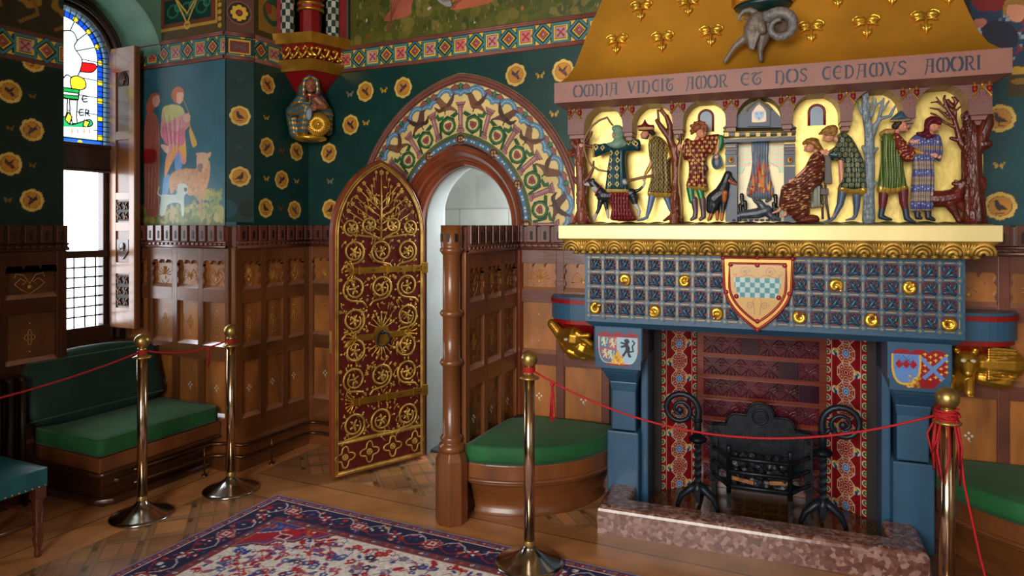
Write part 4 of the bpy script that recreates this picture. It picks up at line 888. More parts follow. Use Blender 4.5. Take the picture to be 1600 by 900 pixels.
# firebox: splayed tile sides, tiled back, hearth
TILE = MC('glazed_tile', .18, .06, 10, metalmask=False, coat=.4)
def tilestrip(L):
    cv = Canvas(0, L, .03, 1.08, .003, (120, 20, 26)); rg = random.Random(2)
    cr = (206, 190, 160); bl = (70, 110, 170); og = (214, 150, 40)
    for z in np.arange(.0, 1.15, .105):
        for u in (L*.5,):
            cv.rect(u-.058, u+.058, z+.0, z+.105, (136, 20, 28))
            for a in range(8):
                g = a*PI/4; cx, cz = u+.037*math.cos(g), z+.0525+.037*math.sin(g); cv.circ(cx, cz, .016, cr); cv.circ(cx, cz, .0145, (140, 20, 28))
                for q in range(3): cv.line([(cx-.008*math.cos(q*PI/3), cz-.008*math.sin(q*PI/3)), (cx+.008*math.cos(q*PI/3), cz+.008*math.sin(q*PI/3))], .002, (214, 150, 120))
            if round(z/.105) % 2 == 0: cv.circ(u, z+.0525, .024, cr); cv.circ(u, z+.0525, .021, bl); cv.circ(u, z+.0525, .012, (150, 180, 214), ring=.6)
            else: cv.circ(u, z+.0525, .012, cr); cv.circ(u, z+.0525, .010, (140, 20, 28))
        for f in (-1, 1):
            u = L*.5+f*.066; zc = z+.0525*(1 if round(z/.105) % 2 else 1)
            if (round(z/.105)+(f > 0)) % 2: cv.circ(u, zc, .022, cr); cv.circ(u-f*.004, zc+.012, .010, og); cv.circ(u-f*.004, zc-.012, .010, (40, 60, 110)); cv.circ(u+f*.006, zc, .008, (60, 110, 100))
    for f in (0, 1):
        u0 = .0 if f == 0 else L-.032; cv.rect(u0, u0+.032, .03, 1.08, (150, 20, 28)); ui = u0+(.032 if f == 0 else 0); cv.rect(ui-.0015, ui+.0015, .03, 1.08, cr)
        for z in np.arange(.03, 1.1, .052):
            cv.circ(u0+.016+(.008 if f else -.008), z+.026, .018, cr); cv.circ(u0+.016+(.010 if f else -.010), z+.026, .014, (46, 70, 80)); cv.circ(u0+.016+(.012 if f else -.012), z+.026, .008, (150, 150, 60))
    for z in np.arange(.0, 1.15, .105):
        for a in range(8):
            g = a*PI/4+PI/8; cv.line([(L*.5+.024*math.cos(g), z+.0525+.024*math.sin(g)), (L*.5+.054*math.cos(g), z+.0525+.054*math.sin(g))], .003, cr)
        cv.line([(L*.5+.056*math.cos(a*PI/4+PI/8), z+.0525+.056*math.sin(a*PI/4+PI/8)) for a in range(8)], .003, cr, closed=True)
    return cv
P0, P1 = Vector((.243, .617, 0)), Vector((.427, .775, 0))
L = (P1-P0).length
for sg in (0, 1):
    A, C = (P0, P1) if sg == 0 else (Vector((mir(P0.x), P0.y, 0)), Vector((mir(P1.x), P1.y, 0))); D = (C-A)/L
    bs = B(); bs.add([(A.x, A.y+.002, 0), (C.x, C.y+.002, 0), (C.x, .95, 0), (A.x, .95, 0)]+[(A.x, A.y+.002, 1.1), (C.x, C.y+.002, 1.1), (C.x, .95, 1.1), (A.x, .95, 1.1)], [(0, 1, 5, 4), (1, 2, 6, 5), (2, 3, 7, 6), (3, 0, 4, 7)])
    r_ = build('splayed_side', bs, M('soot_stone', (40, 26, 24), .7), fp, FR)
    tilestrip(L).obj('flower_tiles', lambda U, V: (A.x+D.x*U, A.y+D.y*U, V), TILE, r_, frame=FR)
b = B(); b.box(.17, 1.40, .80, .92, 0, 1.15); b.box(.20, 1.37, .6, .9, 1.08, 1.14); b.box(.16, .243, .6, .66, 0, 1.1); b.box(mir(.243), mir(.16), .6, .66, 0, 1.1); fb = build('firebox_wall', b, M('soot_stone'), fp, FR)
cv = Canvas(.427, 1.143, .03, 1.08, .004, (118, 50, 34)); 
for z in np.arange(.05, 1.1, .027): cv.rect(.427, 1.143, z, z+.0015, (80, 40, 30))
cv.obj('terracotta', lambda U, V: (U, U*0+.797, V), TILE, fb, frame=FR)
PT = M('purple_glaze', (78, 24, 36), .17, 0, .25, 9, coat=.25, spec=.5); PT2 = M('dark_glaze', (46, 14, 34), .15, 0, .2, 9, coat=.25, spec=.5); b = B(); rel = B()
for r in range(8):
    for i in range(6):
        s0 = .465+i*.107; z1 = 1.06-r*.127
        b.m = 1 if (r, i) in ((2, 4), (3, 5), (1, 2)) else 0; b.box(s0+.0015, s0+.1055, .790, .797, z1-.100, z1)
        if b.m == 0:
            cx, cz = s0+.0535, z1-.05
            for e in (0, 1):
                rel.tube([(cx+(.05-.1*e)+(.072*math.cos(t) if not e else .072*math.cos(t)), .789, cz-.05+.072*math.sin(t)) for t in (np.linspace(PI/2, PI, 7) if not e else np.linspace(0, PI/2, 7))], .003, 5)
                rel.tube([(cx+(.05-.1*e)+.055*math.cos(t), .789, cz-.05+.055*math.sin(t)) for t in (np.linspace(PI/2, PI, 7) if not e else np.linspace(0, PI/2, 7))], .0025, 5)
            rel.tube([(cx-.05, .789, cz-.048), (cx, .788, cz), (cx+.05, .789, cz+.048)], .003, 5); rel.tube([(cx-.05, .789, cz+.048), (cx, .788, cz), (cx+.05, .789, cz-.048)], .003, 5)
build('glazed_tiles', b, [PT, PT2], fb, FR, bevel=.002); build('tile_relief', rel, PT, fb, FR)
cv = Canvas(.15, 1.42, .12, .80, .005, (62, 40, 18))
for i in range(14):
    for j in range(8):
        a, c = .15+i*.093, .12+j*.093; cv.rect(a+.002, a+.091, c+.002, c+.091, (96, 64, 26)); cv.circ(a+.046, c+.046, .036, (50, 32, 16), ring=.7); cv.circ(a+.046, c+.046, .016, (60, 36, 18)); cv.line([(a+.01, c+.01), (a+.03, c+.03)], .008, (50, 32, 16)); cv.line([(a+.08, c+.08), (a+.06, c+.06)], .008, (50, 32, 16))
cv.obj('hearth_tiles', lambda U, V: (U, V, U*0+.028), TILE, fp, frame=FR)
# marble kerb round the hearth
k = bpy.data.materials.new('pink_marble'); k.use_nodes = True; nt = k.node_tree; bs = nt.nodes['Principled BSDF']; tc = nt.nodes.new('ShaderNodeTexCoord')
vo = nt.nodes.new('ShaderNodeTexVoronoi'); vo.inputs['Scale'].default_value = 52; no = nt.nodes.new('ShaderNodeTexNoise'); no.inputs['Scale'].default_value = 30; no.inputs['Detail'].default_value = 8
ad = nt.nodes.new('ShaderNodeVectorMath'); ad.operation = 'MULTIPLY_ADD'; ad.inputs[1].default_value = (.02, .02, .02); nt.links.new(tc.outputs['Object'], no.inputs['Vector']); nt.links.new(no.outputs['Color'], ad.inputs[0]); nt.links.new(tc.outputs['Object'], ad.inputs[2]); nt.links.new(ad.outputs[0], vo.inputs['Vector'])
sep = nt.nodes.new('ShaderNodeSeparateColor'); nt.links.new(vo.outputs['Color'], sep.inputs[0]); rp = nt.nodes.new('ShaderNodeValToRGB'); rp.color_ramp.elements[0].color = lin((92, 58, 50))+(1,); rp.color_ramp.elements[1].color = lin((160, 128, 118))+(1,)
e = rp.color_ramp.elements.new(.5); e.color = lin((122, 82, 72))+(1,); nt.links.new(sep.outputs[0], rp.inputs[0]); nt.links.new(rp.outputs[0], bs.inputs['Base Color']); bs.inputs['Roughness'].default_value = .22; bs.inputs['Coat Weight'].default_value = .4
kb = B(); prof = [(0, 0), (0, .115), (.004, .128), (.013, .137), (.028, .141), (.13, .141), (.142, .137), (.148, .125), (.148, .03), (.148, 0)]
path = [((0, .33), (1, 0)), ((0, 0), (1, 1)), ((1.51, 0), (-1, 1)), ((1.51, .33), (-1, 0))]
rows = [[(p[0]+d[0]*o, p[1]+d[1]*o, z) for o, z in prof] for p, d in path]; m_ = len(prof); vs = [p for r in rows for p in r]
kb.add(vs, [(i*m_+q, i*m_+q+1, (i+1)*m_+q+1, (i+1)*m_+q) for i in range(3) for q in range(m_-1)]+[tuple(range(m_)), tuple(range(3*m_, 4*m_))])
ko = build('hearth_kerb', kb, k, None, FR, bevel=.006); label(ko, 'raised kerb of pink speckled marble around the fireplace hearth', 'kerb')

# ================================================================ overmantel
om = thing('overmantel', 'gilded chimney hood with a pink inscribed beam above arched niches of carved painted figures', 'overmantel', (CS, .4, 1.6), frame=FR)
b = B(); b.box(-.19, 1.77, .262, .6, 1.6, 2.26); build('gold_niche_back', b, GOLD_L, om, FR)
AC = [CS+.007+.262*(i-3) for i in range(7)]; AW = .105; AZ = 2.135
def dome(b):
    edges = [-.19]+[x for a in AC for x in (a-AW, a+AW)]+[1.77]
    b.box(-.19, 1.77, .12, .262, 2.24, 2.262)
    for i in range(8):
        e0, e1 = edges[2*i], edges[2*i+1]; L_ = [(AC[i-1]+AW*math.cos(t), AZ+AW*math.sin(t)) for t in np.linspace(0, PI/2, 9)] if i > 0 else [(e0, AZ), (e0, 2.24)]
        R_ = [(AC[i]+AW*math.cos(t), AZ+AW*math.sin(t)) for t in np.linspace(PI/2, PI, 9)] if i < 7 else [(e1, 2.24), (e1, AZ)]
        b.prism(L_+R_, lambda a, z, d: (a, d, z), .12, .262)
        b.box(e0, e1, .122, .262, 2.095, AZ); b.box(e0+.004, e1-.004, .14, .262, 2.075, 2.095); b.box(e0+.010, e1-.010, .165, .262, 2.055, 2.075)
b = B(); dome(b); arc_ = build('arcade', b, PINKB, om, FR)
cv = Canvas(-.19, 1.77, 2.095, 2.262, .0022, (120, 78, 74))
rg = random.Random(8)
for r in range(12):
    z = 2.095+r*.014; cv.rect(-.19, 1.77, z, z+.0018, (104, 62, 58)); u = -.19+(.012 if r % 2 else 0)
    while u < 1.77: cv.rect(u, u+.0018, z, z+.014, (104, 62, 58)); u += .026
for i in range(8):
    xm = AC[0]-.131+.262*i if 0 < i < 7 else (-.155 if i == 0 else 1.735)
    for f in (-1, 0, 1): cv.rect(xm+f*.018-.002, xm+f*.018+.002, 2.165-(f == 0)*.02, 2.185-(f == 0)*.02, (130, 40, 30)); cv.rect(xm+f*.012-.002, xm+f*.012+.002, 2.18, 2.198, (80, 44, 44))
cv.obj('painted_brickwork', lambda U, V: (U, U*0+.1190, V), MC('brickwork_paint', .5, .05), arc_, frame=FR, keep=lambda U, V: ~np.any([((np.abs(U-a) < AW) & (V < AZ)) | ((U-a)**2+(V-AZ)**2 < AW*AW) for a in AC], axis=0))
b = B(); t = B(); dn = B()
for i in range(8):
    xm = AC[0]-.131+.262*i if 0 < i < 7 else (-.150 if i == 0 else 1.73)
    b.tube([(xm-.037, .113, 2.178), (xm, .110, 2.222), (xm+.037, .113, 2.178)], .0048, 4, smooth=False); b.ell((xm, .110, 2.228), .006, n=6, m=4)
    for f in (-1, 1): t.lathe([(.001, 2.195), (.009, 2.198), (.011, 2.222), (.001, 2.224)], (xm+f*.028, .113, 0), 8); b.lathe([(.009, 2.222), (.006, 2.232), (.003, 2.238), (.001, 2.244)], (xm+f*.028, .113, 0), 8)
x = -.18
while x < 1.77: dn.box(x, x+.012, .09, .12, 2.243, 2.252); x += .036
split_islands(build('gilt_gable', b, GOLD_B, arc_, FR)); split_islands(build('red_turret', t, M('turret_red', (130, 18, 20), .4), arc_, FR)); build('dentil', dn, M('turret_red'), arc_, FR)
# inscribed beam
b = B(); b.box(-.23, 1.812, .0, .6, 2.25, 2.358); b.add([(-.22, .01, 2.25), (1.80, .01, 2.25), (1.775, .10, 2.232), (-.195, .10, 2.232), (-.22, .6, 2.25), (1.80, .6, 2.25), (1.775, .6, 2.232), (-.195, .6, 2.232)], [(0, 1, 2, 3), (3, 2, 6, 7), (0, 3, 7, 4), (1, 5, 6, 2)])
beam = build('beam', b, PINKB, om, FR)
cv = Canvas(-.23, 1.812, 2.25, 2.358, .0016, (146, 98, 86)); NV = (34, 44, 66)
def arcp(cx, cz, rx, rz, a0, a1, n=14): return [(cx+rx*math.cos(math.radians(a0+(a1-a0)*k/n)), cz+rz*math.sin(math.radians(a0+(a1-a0)*k/n))) for k in range(n+1)]
GL = {  # strokes: (points, width) in a cell of width w and height 1
 'O': (.95, [(arcp(.3, .5, .26, .48, 90, 270), .2), (arcp(.65, .5, .26, .48, -90, 90), .2), (arcp(.48, .5, .42, .5, 0, 360, 24), .07)]),
 'M': (1.05, [(arcp(.32, .5, .28, .5, 80, 280), .17), ([(.53, 1), (.53, 0)], .14), (arcp(.75, .5, .25, .5, 100, -75), .17), ([(.2, 1), (.9, 1)], .05), ([(.35, 0), (.7, 0)], .05)]),
 'N': (.85, [([(.15, 1), (.15, 0)], .17), ([(0, 1), (.25, 1)], .06), ([(0, 0), (.3, 0)], .06), (arcp(.42, .55, .28, .42, 150, 0), .1), ([(.7, .6), (.7, .15), (.62, -.05), (.5, -.15)], .17)]),
 'I': (.35, [([(.17, 1), (.17, 0)], .18), ([(.02, 1), (.32, 1)], .06), ([(.02, 0), (.32, 0)], .06)]),
 'A': (.85, [([(.65, 1), (.65, 0)], .18), ([(.1, 1), (.75, 1)], .08), ([(.25, 1), (.15, .2), (.02, -.15)], .1), ([(.15, .5), (.65, .5)], .06), ([(.5, 0), (.8, 0)], .06)]),
 'V': (.75, [([(.05, 1), (.35, 0)], .18), ([(.35, 0), (.68, 1)], .08), ([(-.05, 1), (.25, 1)], .06), ([(.55, 1), (.8, 1)], .06)]),
 'C': (.72, [(arcp(.42, .5, .32, .48, 75, 285), .17), ([(.5, .98), (.68, .95)], .09), ([(.5, .02), (.68, .08)], .09), ([(.62, .95), (.62, .08)], .05)]),
 'T': (.78, [(arcp(.4, .42, .3, .42, 100, 330), .16), ([(0, .85), (.2, .98), (.5, .9), (.75, 1)], .11), (arcp(.5, .3, .16, .25, -60, 180), .09)]),
 'R': (.85, [([(.17, 1), (.17, 0)], .18), ([(.02, 1), (.5, 1)], .06), (arcp(.4, .74, .26, .26, 90, -90), .13), ([(.4, .48), (.62, .05), (.8, 0)], .14), ([(.02, 0), (.3, 0)], .06)]),
 'E': (.72, [(arcp(.42, .5, .34, .48, 75, 285), .17), ([(.5, .98), (.66, .9)], .08), ([(.5, .02), (.66, .1)], .08), ([(.2, .5), (.62, .5)], .07), ([(.6, .9), (.6, .5)], .04)]),
 'S': (.68, [([(.6, .85), (.45, 1), (.2, .95), (.1, .75), (.3, .55), (.5, .42), (.58, .22), (.42, .02), (.2, 0), (.06, .15)], .13)]),
 'D': (.82, [([(.17, 1), (.17, 0)], .18), (arcp(.3, .5, .4, .5, 90, -90), .14), ([(.02, 1), (.3, 1)], .06), ([(.02, 0), (.3, 0)], .06)])}
for word, p0, p1 in [('OMNIA', 896, 966), ('VINCIT', 981, 1053), ('AMOR', 1072, 1137), ('ET', 1157, 1191), ('NOS', 1211, 1262), ('CEDAMVS', 1284, 1417), ('AMORI', 1445, 1533)]:
    s0, s1 = on_c(p0, 140, 0).x, on_c(p1, 140, 0).x; tot = sum(GL[c][0] for c in word)+.12*(len(word)-1); kx = (s1-s0)/tot; kz = .058; zb = 2.276; u = s0
    for c in word:
        for pts, w_ in GL[c][1]: cv.line([(u+a*kx, zb+z*kz) for a, z in pts], w_*kz*.92, NV)
        u += (GL[c][0]+.12)*kx
cv.obj('inscription', lambda U, V: (U, U*0-.0008, V), MC('brickwork_paint'), beam, frame=FR)
# hood
HZ = [2.355, 2.37, 2.40, 2.46, 2.55, 2.65, 2.87, 3.1, WTOP]; HW = [1.005, .985, .955, .925, .898, .87, .79, .71, .60]; HC = [.012, .03, .055, .085, .115, .145, .21, .28, .375]
hc = lambda z: float(np.interp(z, HZ, HC)); b = B(); vs = []
for z, hw, c in zip(HZ, HW, HC):
    for s in np.linspace(-hw, hw, 9): vs.append((CS+s, c, z))
m_ = 9; n_ = len(HZ); fs = [(i*m_+q, i*m_+q+1, (i+1)*m_+q+1, (i+1)*m_+q) for i in range(n_-1) for q in range(m_-1)]; b.add(vs, fs, True)
for sg in (-1, 1):
    vs = []
    for z, hw, c in zip(HZ, HW, HC): vs += [(CS+sg*hw, c, z), (CS+sg*hw, .60, z)]
    b.add(vs, [(2*i, 2*i+1, 2*i+3, 2*i+2) for i in range(n_-1)], True)
hood = build('hood', b, M('hood_gold', (206, 146, 44), .45, .6, .1, 3, .06, 14), om, FR)
def on_hood(px, py):
    c = .1
    for _ in range(6): p = on_c(px, py, c); c = hc(p.z)
    return p
for px, py in [(964, 66), (1035, 62), (1111, 53), (1267, 46), (1353, 38), (1445, 30), (1002, 14), (1076, 6), (1152, -6), (1308, -8), (1392, -12), (1480, -14)]:
    p = on_hood(px, py); b = B(); q = lambda a, z, d=0: (p.x+a, hc(p.z+z)-.012-d, p.z+z)
    b.tube([q(0, -.075, -.004), q(.0, -.05, .008), q(0, -.02, .004), q(0, .0, .004)], [.002, .010, .006, .006], 6)
    for f in (-1, 1):
        b.tube([q(f*.002, -.06, 0), q(f*.012, -.045, .006), q(f*.022, -.028, .0)], [.003, .009, .002], 6)
        b.ell(q(f*.030, .022), (.026, .016, .013)); b.tube([q(f*.004, .0), q(f*.025, .002, .006), q(f*.05, -.012, .0)], [.006, .008, .003], 6)
        b.tube([q(f*.006, .030), q(f*.01, .012, .008), q(f*.035, .004, .006), q(f*.052, .016)], [.004, .006, .006, .004], 6); b.tube([q(f*.012, .036), q(f*.034, .042, .004), q(f*.055, .032), q(f*.058, .018)], [.005, .006, .005, .003], 6)
    build('gilt_flower', b, GOLD_B, hood, FR)
# ================================================================ carved figures standing on the shelf, in front of the gold niches
class Crop:
    def __init__(s, ox, oy, k): s.o = (ox, oy, k); s.u = 3.42/FPX/k
    def p(s, x, y, c): return on_c(s.o[0]+x/s.o[2], s.o[1]+y/s.o[2], c)
KA = Crop(880, 170, 4.8625); KB = Crop(980, 170, 4.865); KC = Crop(1200, 180, 5.141); KD = Crop(1340, 140, 4.186); K7 = Crop(1120, 140, 4.092); K4 = Crop(860, 0, 4.2105)
def relief(name, parent, K, outline, c0, depth, col, mat, paint=None, fold=None, res=.0016, smooth=True, back=.02):
    o2 = [(K.p(x, y, c0).x, K.p(x, y, c0).z) for x, y in outline]
    if smooth: o2 = smoothpoly(o2, 4)
    P = np.array(o2); u0, v0 = P.min(0)-res; u1, v1 = P.max(0)+res
    cv = Canvas(u0, u1, v0, v1, res, col)
    T = lambda x, y: (K.p(x, y, c0).x, K.p(x, y, c0).z)
    if paint: paint(cv, T)
    U, V = np.meshgrid(cv.u, cv.v); A = P; C = np.roll(P, -1, 0); D = C-A; LL = (D**2).sum(1)+1e-12
    X = np.stack([U.ravel(), V.ravel()], 1); best = np.full(len(X), 1e9); near = X.copy()
    for a, d, l in zip(A, D, LL):
        t = np.clip(((X-a) @ d)/l, 0, 1); q = a+t[:, None]*d; ds = ((X-q)**2).sum(1); m = ds < best; best[m] = ds[m]; near[m] = q[m]
    dist = np.sqrt(best)
    def ins(px, py):
        m = np.zeros(px.shape, bool)
        for i in range(len(P)):
            x0, y0 = P[i-1]; x1, y1 = P[i]
            if y0 != y1: m ^= ((y0 > py) != (y1 > py)) & (px < (x1-x0)*(py-y0)/(y1-y0)+x0)
        return m
    inn = ins(X[:, 0], X[:, 1]); cu = (U[:-1, :-1]+U[1:, 1:])/2; cw = (V[:-1, :-1]+V[1:, 1:])/2; keep = ins(cu, cw)
    snap = (~inn) | (dist < cv.res*.45); Y = X.copy(); Y[snap] = near[snap]; dd = np.where(snap, 0, dist)
    R = max(dd.max(), 1e-4); w_ = depth; h = w_*np.sqrt(np.clip(1-(1-np.clip(dd/w_/1.15, 0, 1))**2, 0, 1))
    if fold: h = h*(1+fold(Y[:, 0], Y[:, 1]))
    W = cv.nu+1; J, I = np.nonzero(keep); q = np.stack([J*W+I, J*W+I+1, (J+1)*W+I+1, (J+1)*W+I], -1)
    used = np.unique(q); mp = -np.ones(len(X), int); mp[used] = np.arange(len(used)); n = len(used); q = mp[q]
    f3 = np.stack([Y[used, 0], c0-h[used], Y[used, 1]], 1); b3 = np.stack([Y[used, 0], c0+np.minimum(h[used], back), Y[used, 1]], 1)
    vs = np.concatenate([f3, b3]); fs = np.concatenate([q, q[:, ::-1]+n])
    # rim
    e = np.concatenate([q[:, [0, 1]], q[:, [1, 2]], q[:, [2, 3]], q[:, [3, 0]]]); key = np.sort(e, 1); _, idx, cnt = np.unique(key, axis=0, return_index=True, return_counts=True); rim = e[idx[cnt == 1]]
    fs = np.concatenate([fs, np.stack([rim[:, 1], rim[:, 0], rim[:, 0]+n, rim[:, 1]+n], 1)])
    Mx = np.array(world_of(parent).inverted() @ FR); vs = vs @ Mx[:3, :3].T+Mx[:3, 3]
    me = bpy.data.meshes.new(name); me.from_pydata(vs.tolist(), [], fs.tolist()); at = me.color_attributes.new('Col', 'FLOAT_COLOR', 'POINT'); cc = cv.a.reshape(-1, 4)[used]; at.data.foreach_set('color', np.concatenate([cc, cc]).astype(np.float32).ravel())
    me.polygons.foreach_set('use_smooth', [True]*len(fs)); me.update()
    o = link(name, me, mat, parent, fixn=False); s_ = o.modifiers.new('soft', 'SMOOTH'); s_.iterations = 3; s_.factor = .5
    w2 = o.modifiers.new('weld', 'WELD'); w2.merge_threshold = .0001; o.modifiers.move(1, 0); return o
CLOTH = MC('painted_carving', .36, .08, 30, .12, 90); SKIN = M('carved_skin', (206, 140, 112), .4, 0, .05)
def caps(K, lst, c0, b=None):          # lst: (x0,y0,d0,r0, x1,y1,d1,r1) in crop units, d = depth towards the room
    b = b or B()
    for x0, y0, d0, r0, x1, y1, d1, r1 in lst: b.cap(K.p(x0, y0, c0-d0*K.u), K.p(x1, y1, c0-d1*K.u), r0*K.u, r1*K.u, 10)
    return b
def chain(K, pts, c0, b): 
    for a, c in zip(pts[:-1], pts[1:]): caps(K, [(*a, *c)], c0, b)
    return b
def hand(K, b, x, y, d, ax, ay, c0, k=1.):          # palm at x,y pointing along (ax,ay), fingers curled
    L = math.hypot(ax, ay); ax /= L; ay /= L; nx, ny = -ay, ax
    caps(K, [(x-ax*9*k, y-ay*9*k, d, 11*k, x+ax*8*k, y+ay*8*k, d, 12*k)], c0, b)
    for i, (o, l) in enumerate([(-11, 18), (-4, 23), (4, 21), (11, 15)]):
        a0 = (x+ax*12*k+nx*o*k, y+ay*12*k+ny*o*k); a1 = (a0[0]+ax*l*.6*k, a0[1]+ay*l*.6*k); a2 = (a1[0]+ax*l*.4*k, a1[1]+ay*l*.4*k)
        caps(K, [(*a0, d+3, 4.4*k, *a1, d+7, 4.2*k), (*a1, d+7, 4.2*k, *a2, d-1, 3.6*k)], c0, b)
    caps(K, [(x-nx*9*k, y-ny*9*k, d+4, 4.8*k, x-nx*15*k+ax*11*k, y-ny*15*k+ay*11*k, d+9, 4.2*k)], c0, b)
def head(K, b, x, y, d, r, f, c0, tilt=0., mat=None, parent=None):      # f: -1 looks left, 1 right, 0 front; tilt>0 looks down
    R = r*K.u; ce = K.p(x, y, c0-d*K.u); rot = Matrix.Rotation(-f*tilt, 3, 'Y')
    V_ = lambda a, c, z: ce+rot @ Vector((a*R, -c*R, z*R))
    fx = f
    b.ell(ce, (R*.86, R*.82, R*1.02), rot); b.ell(V_(fx*.28, .30*(1 if fx == 0 else .1), -.45), (R*.60, R*.58, R*.58), rot)
    if f: 
        b.cap(V_(fx*.84, 0, .1), V_(fx*1.08, 0, -.16), R*.10, R*.15, 8); b.ell(V_(fx*.70, 0, -.90), (R*.26, R*.28, R*.2), rot); b.ell(V_(fx*.88, .0, -.42), (R*.16, R*.28, R*.07), rot); b.ell(V_(fx*.86, 0, -.56), (R*.15, R*.25, R*.07), rot); b.ell(V_(fx*.78, 0, .24), (R*.12, R*.4, R*.1), rot)
        b.ell(V_(-fx*.05, .78, -.08), (R*.14, R*.12, R*.24), rot); b.ell(V_(fx*.45, .52, -.3), (R*.3, R*.25, R*.28), rot)
    else:
        b.cap(V_(0, .84, .1), V_(0, 1.08, -.16), R*.10, R*.15, 8); b.ell(V_(0, .62, -.86), (R*.26, R*.26, R*.2), rot); b.ell(V_(0, .84, -.45), (R*.28, R*.13, R*.07), rot); b.ell(V_(0, .82, -.58), (R*.24, R*.13, R*.08), rot); b.ell(V_(0, .74, .24), (R*.45, R*.12, R*.1), rot)
    e = B()
    for s in ((-.34, .34) if f == 0 else (.42, -.42)):
        if f == 0: e.ell(V_(s, .80, .04), (R*.13, R*.07, R*.08), rot, 8, 6); e.ell(V_(s, .84, .22), (R*.2, R*.05, R*.045), rot, 8, 6)
        else: e.ell(V_(fx*.68, s, .03), (R*.11, R*.12, R*.08), rot, 8, 6); e.ell(V_(fx*.72, s, .24), (R*.1, R*.16, R*.045), rot, 8, 6)
    return e, V_
EYE = M('dark_eye', (50, 34, 30), .3)
def figure(desc, K, c0, headspec, arms, legs, extra=None, vox=.0021):
    b = B(); e, V_ = head(K, b, *headspec[:5], c0, headspec[5] if len(headspec) > 5 else 0.)
    for pts in arms+legs: chain(K, pts, c0, b)
    tb = arms[0][-1]; tb = (tb[0], tb[1], min(tb[2], 8), 20)
    for pts in arms[1:]+legs: caps(K, [(*tb, *pts[0][:3], min(pts[0][3], 20))], c0, b)
    if extra: extra(b)
    o = melted('person_figure', b, vox, SKIN, om, FR, 2); label(o, desc); build('eyes', e, EYE, o, FR); return o, V_
def part(name, o, K, lst, c0, mat, vox=.0021, fn=None):
    b = B()
    for pts in lst: chain(K, pts, c0, b)
    if fn: fn(b)
    return melted(name, b, vox, mat, o, FR, 2)
folds = lambda f, a: (lambda u, v: a*np.sin(u*f+np.sin(v*30)*.6))
def swirl(a): return lambda u, v: a*np.sin((u*.6-v)*190+np.sin(u*50)*1.5)
C0 = .16
# -- archer woman
def P_arch(cv, T):
    for y, xs in ((340, (370, 420)), (395, (368, 425)), (455, (365, 420)), (515, (365, 420)), (575, (365, 422)), (300, (260, 310)), (295, (260,)), (260, (505, 545)), (270, (560,))):
        for x in xs:
            a, c = T(x, y); k = .0125; cv.poly([(a-k, c), (a, c+k*1.3), (a+k, c), (a, c-k*1.3)], (226, 200, 120)); k = .007; cv.poly([(a-k, c), (a, c+k*1.3), (a+k, c), (a, c-k*1.3)], (10, 40, 50))
    cv.poly([T(300, 610), T(520, 615), T(520, 660), T(300, 650)], (196, 170, 90)); cv.poly([T(225, 262), T(240, 262), T(248, 380), T(228, 380)], (190, 150, 70)); cv.line([T(330, 268), T(400, 312), T(480, 272)], .005, (90, 40, 40))
def ex(b): hand(KA, b, 150, 275, 30, -1, .1, C0, 1.0); hand(KA, b, 478, 262, -5, -1, 0, C0, .7)
o, V_ = figure('woman in green hood and teal gown drawing a bow', KA, C0, (402, 190, 18, 34, -1, 0), [[(395, 250, 8, 15, 395, 280, 0, 18)[0:4], (395, 285, 0, 20)], [(340, 295, 10, 20), (240, 290, 20, 14), (165, 277, 28, 9)]], [[(420, 640, 0, 26), (425, 840, 0, 18)]], ex)
relief('gown', o, KA, [(330, 262), (400, 300), (480, 262), (520, 240), (580, 235), (588, 320), (530, 322), (480, 335), (478, 450), (495, 560), (500, 635), (400, 642), (325, 628), (332, 500), (345, 400), (355, 335), (300, 350), (235, 370), (224, 350), (225, 272), (280, 268)], C0-.005, .042, (14, 62, 72), CLOTH, P_arch, folds(300, .08))
relief('skirt', o, KA, [(345, 632), (500, 628), (505, 700), (535, 790), (560, 840), (500, 856), (420, 852), (358, 838), (368, 760)], C0, .038, (120, 30, 44), CLOTH, lambda cv, T: [cv.circ(*T(350+i*26+(j % 2)*12, 650+j*30), .0022, (226, 190, 100)) for i in range(9) for j in range(8)], folds(420, .28))
relief('hood_cloth', o, KA, [(368, 150), (385, 128), (420, 122), (450, 140), (462, 190), (462, 225), (492, 265), (465, 292), (400, 306), (345, 286), (330, 262), (372, 248), (388, 215), (382, 180)], C0-.022, .034, (116, 150, 132), CLOTH, None, swirl(.1))
part('sleeve', o, KA, [[(235, 290, 20, 17), (178, 280, 27, 12)]], C0, M('maroon_carving', (96, 24, 34), .4))
b = B(); b.tube([KA.p(x, y, C0-.03) for x, y in [(335, 476), (270, 466), (215, 430), (178, 375), (158, 300), (158, 240), (178, 190), (220, 130), (280, 85), (335, 66), (352, 95), (378, 128)]], [.004]+[.006]*8+[.007, .006, .004], 7); build('longbow', b, M('carved_wood_light', (130, 96, 60), .4), o, FR)
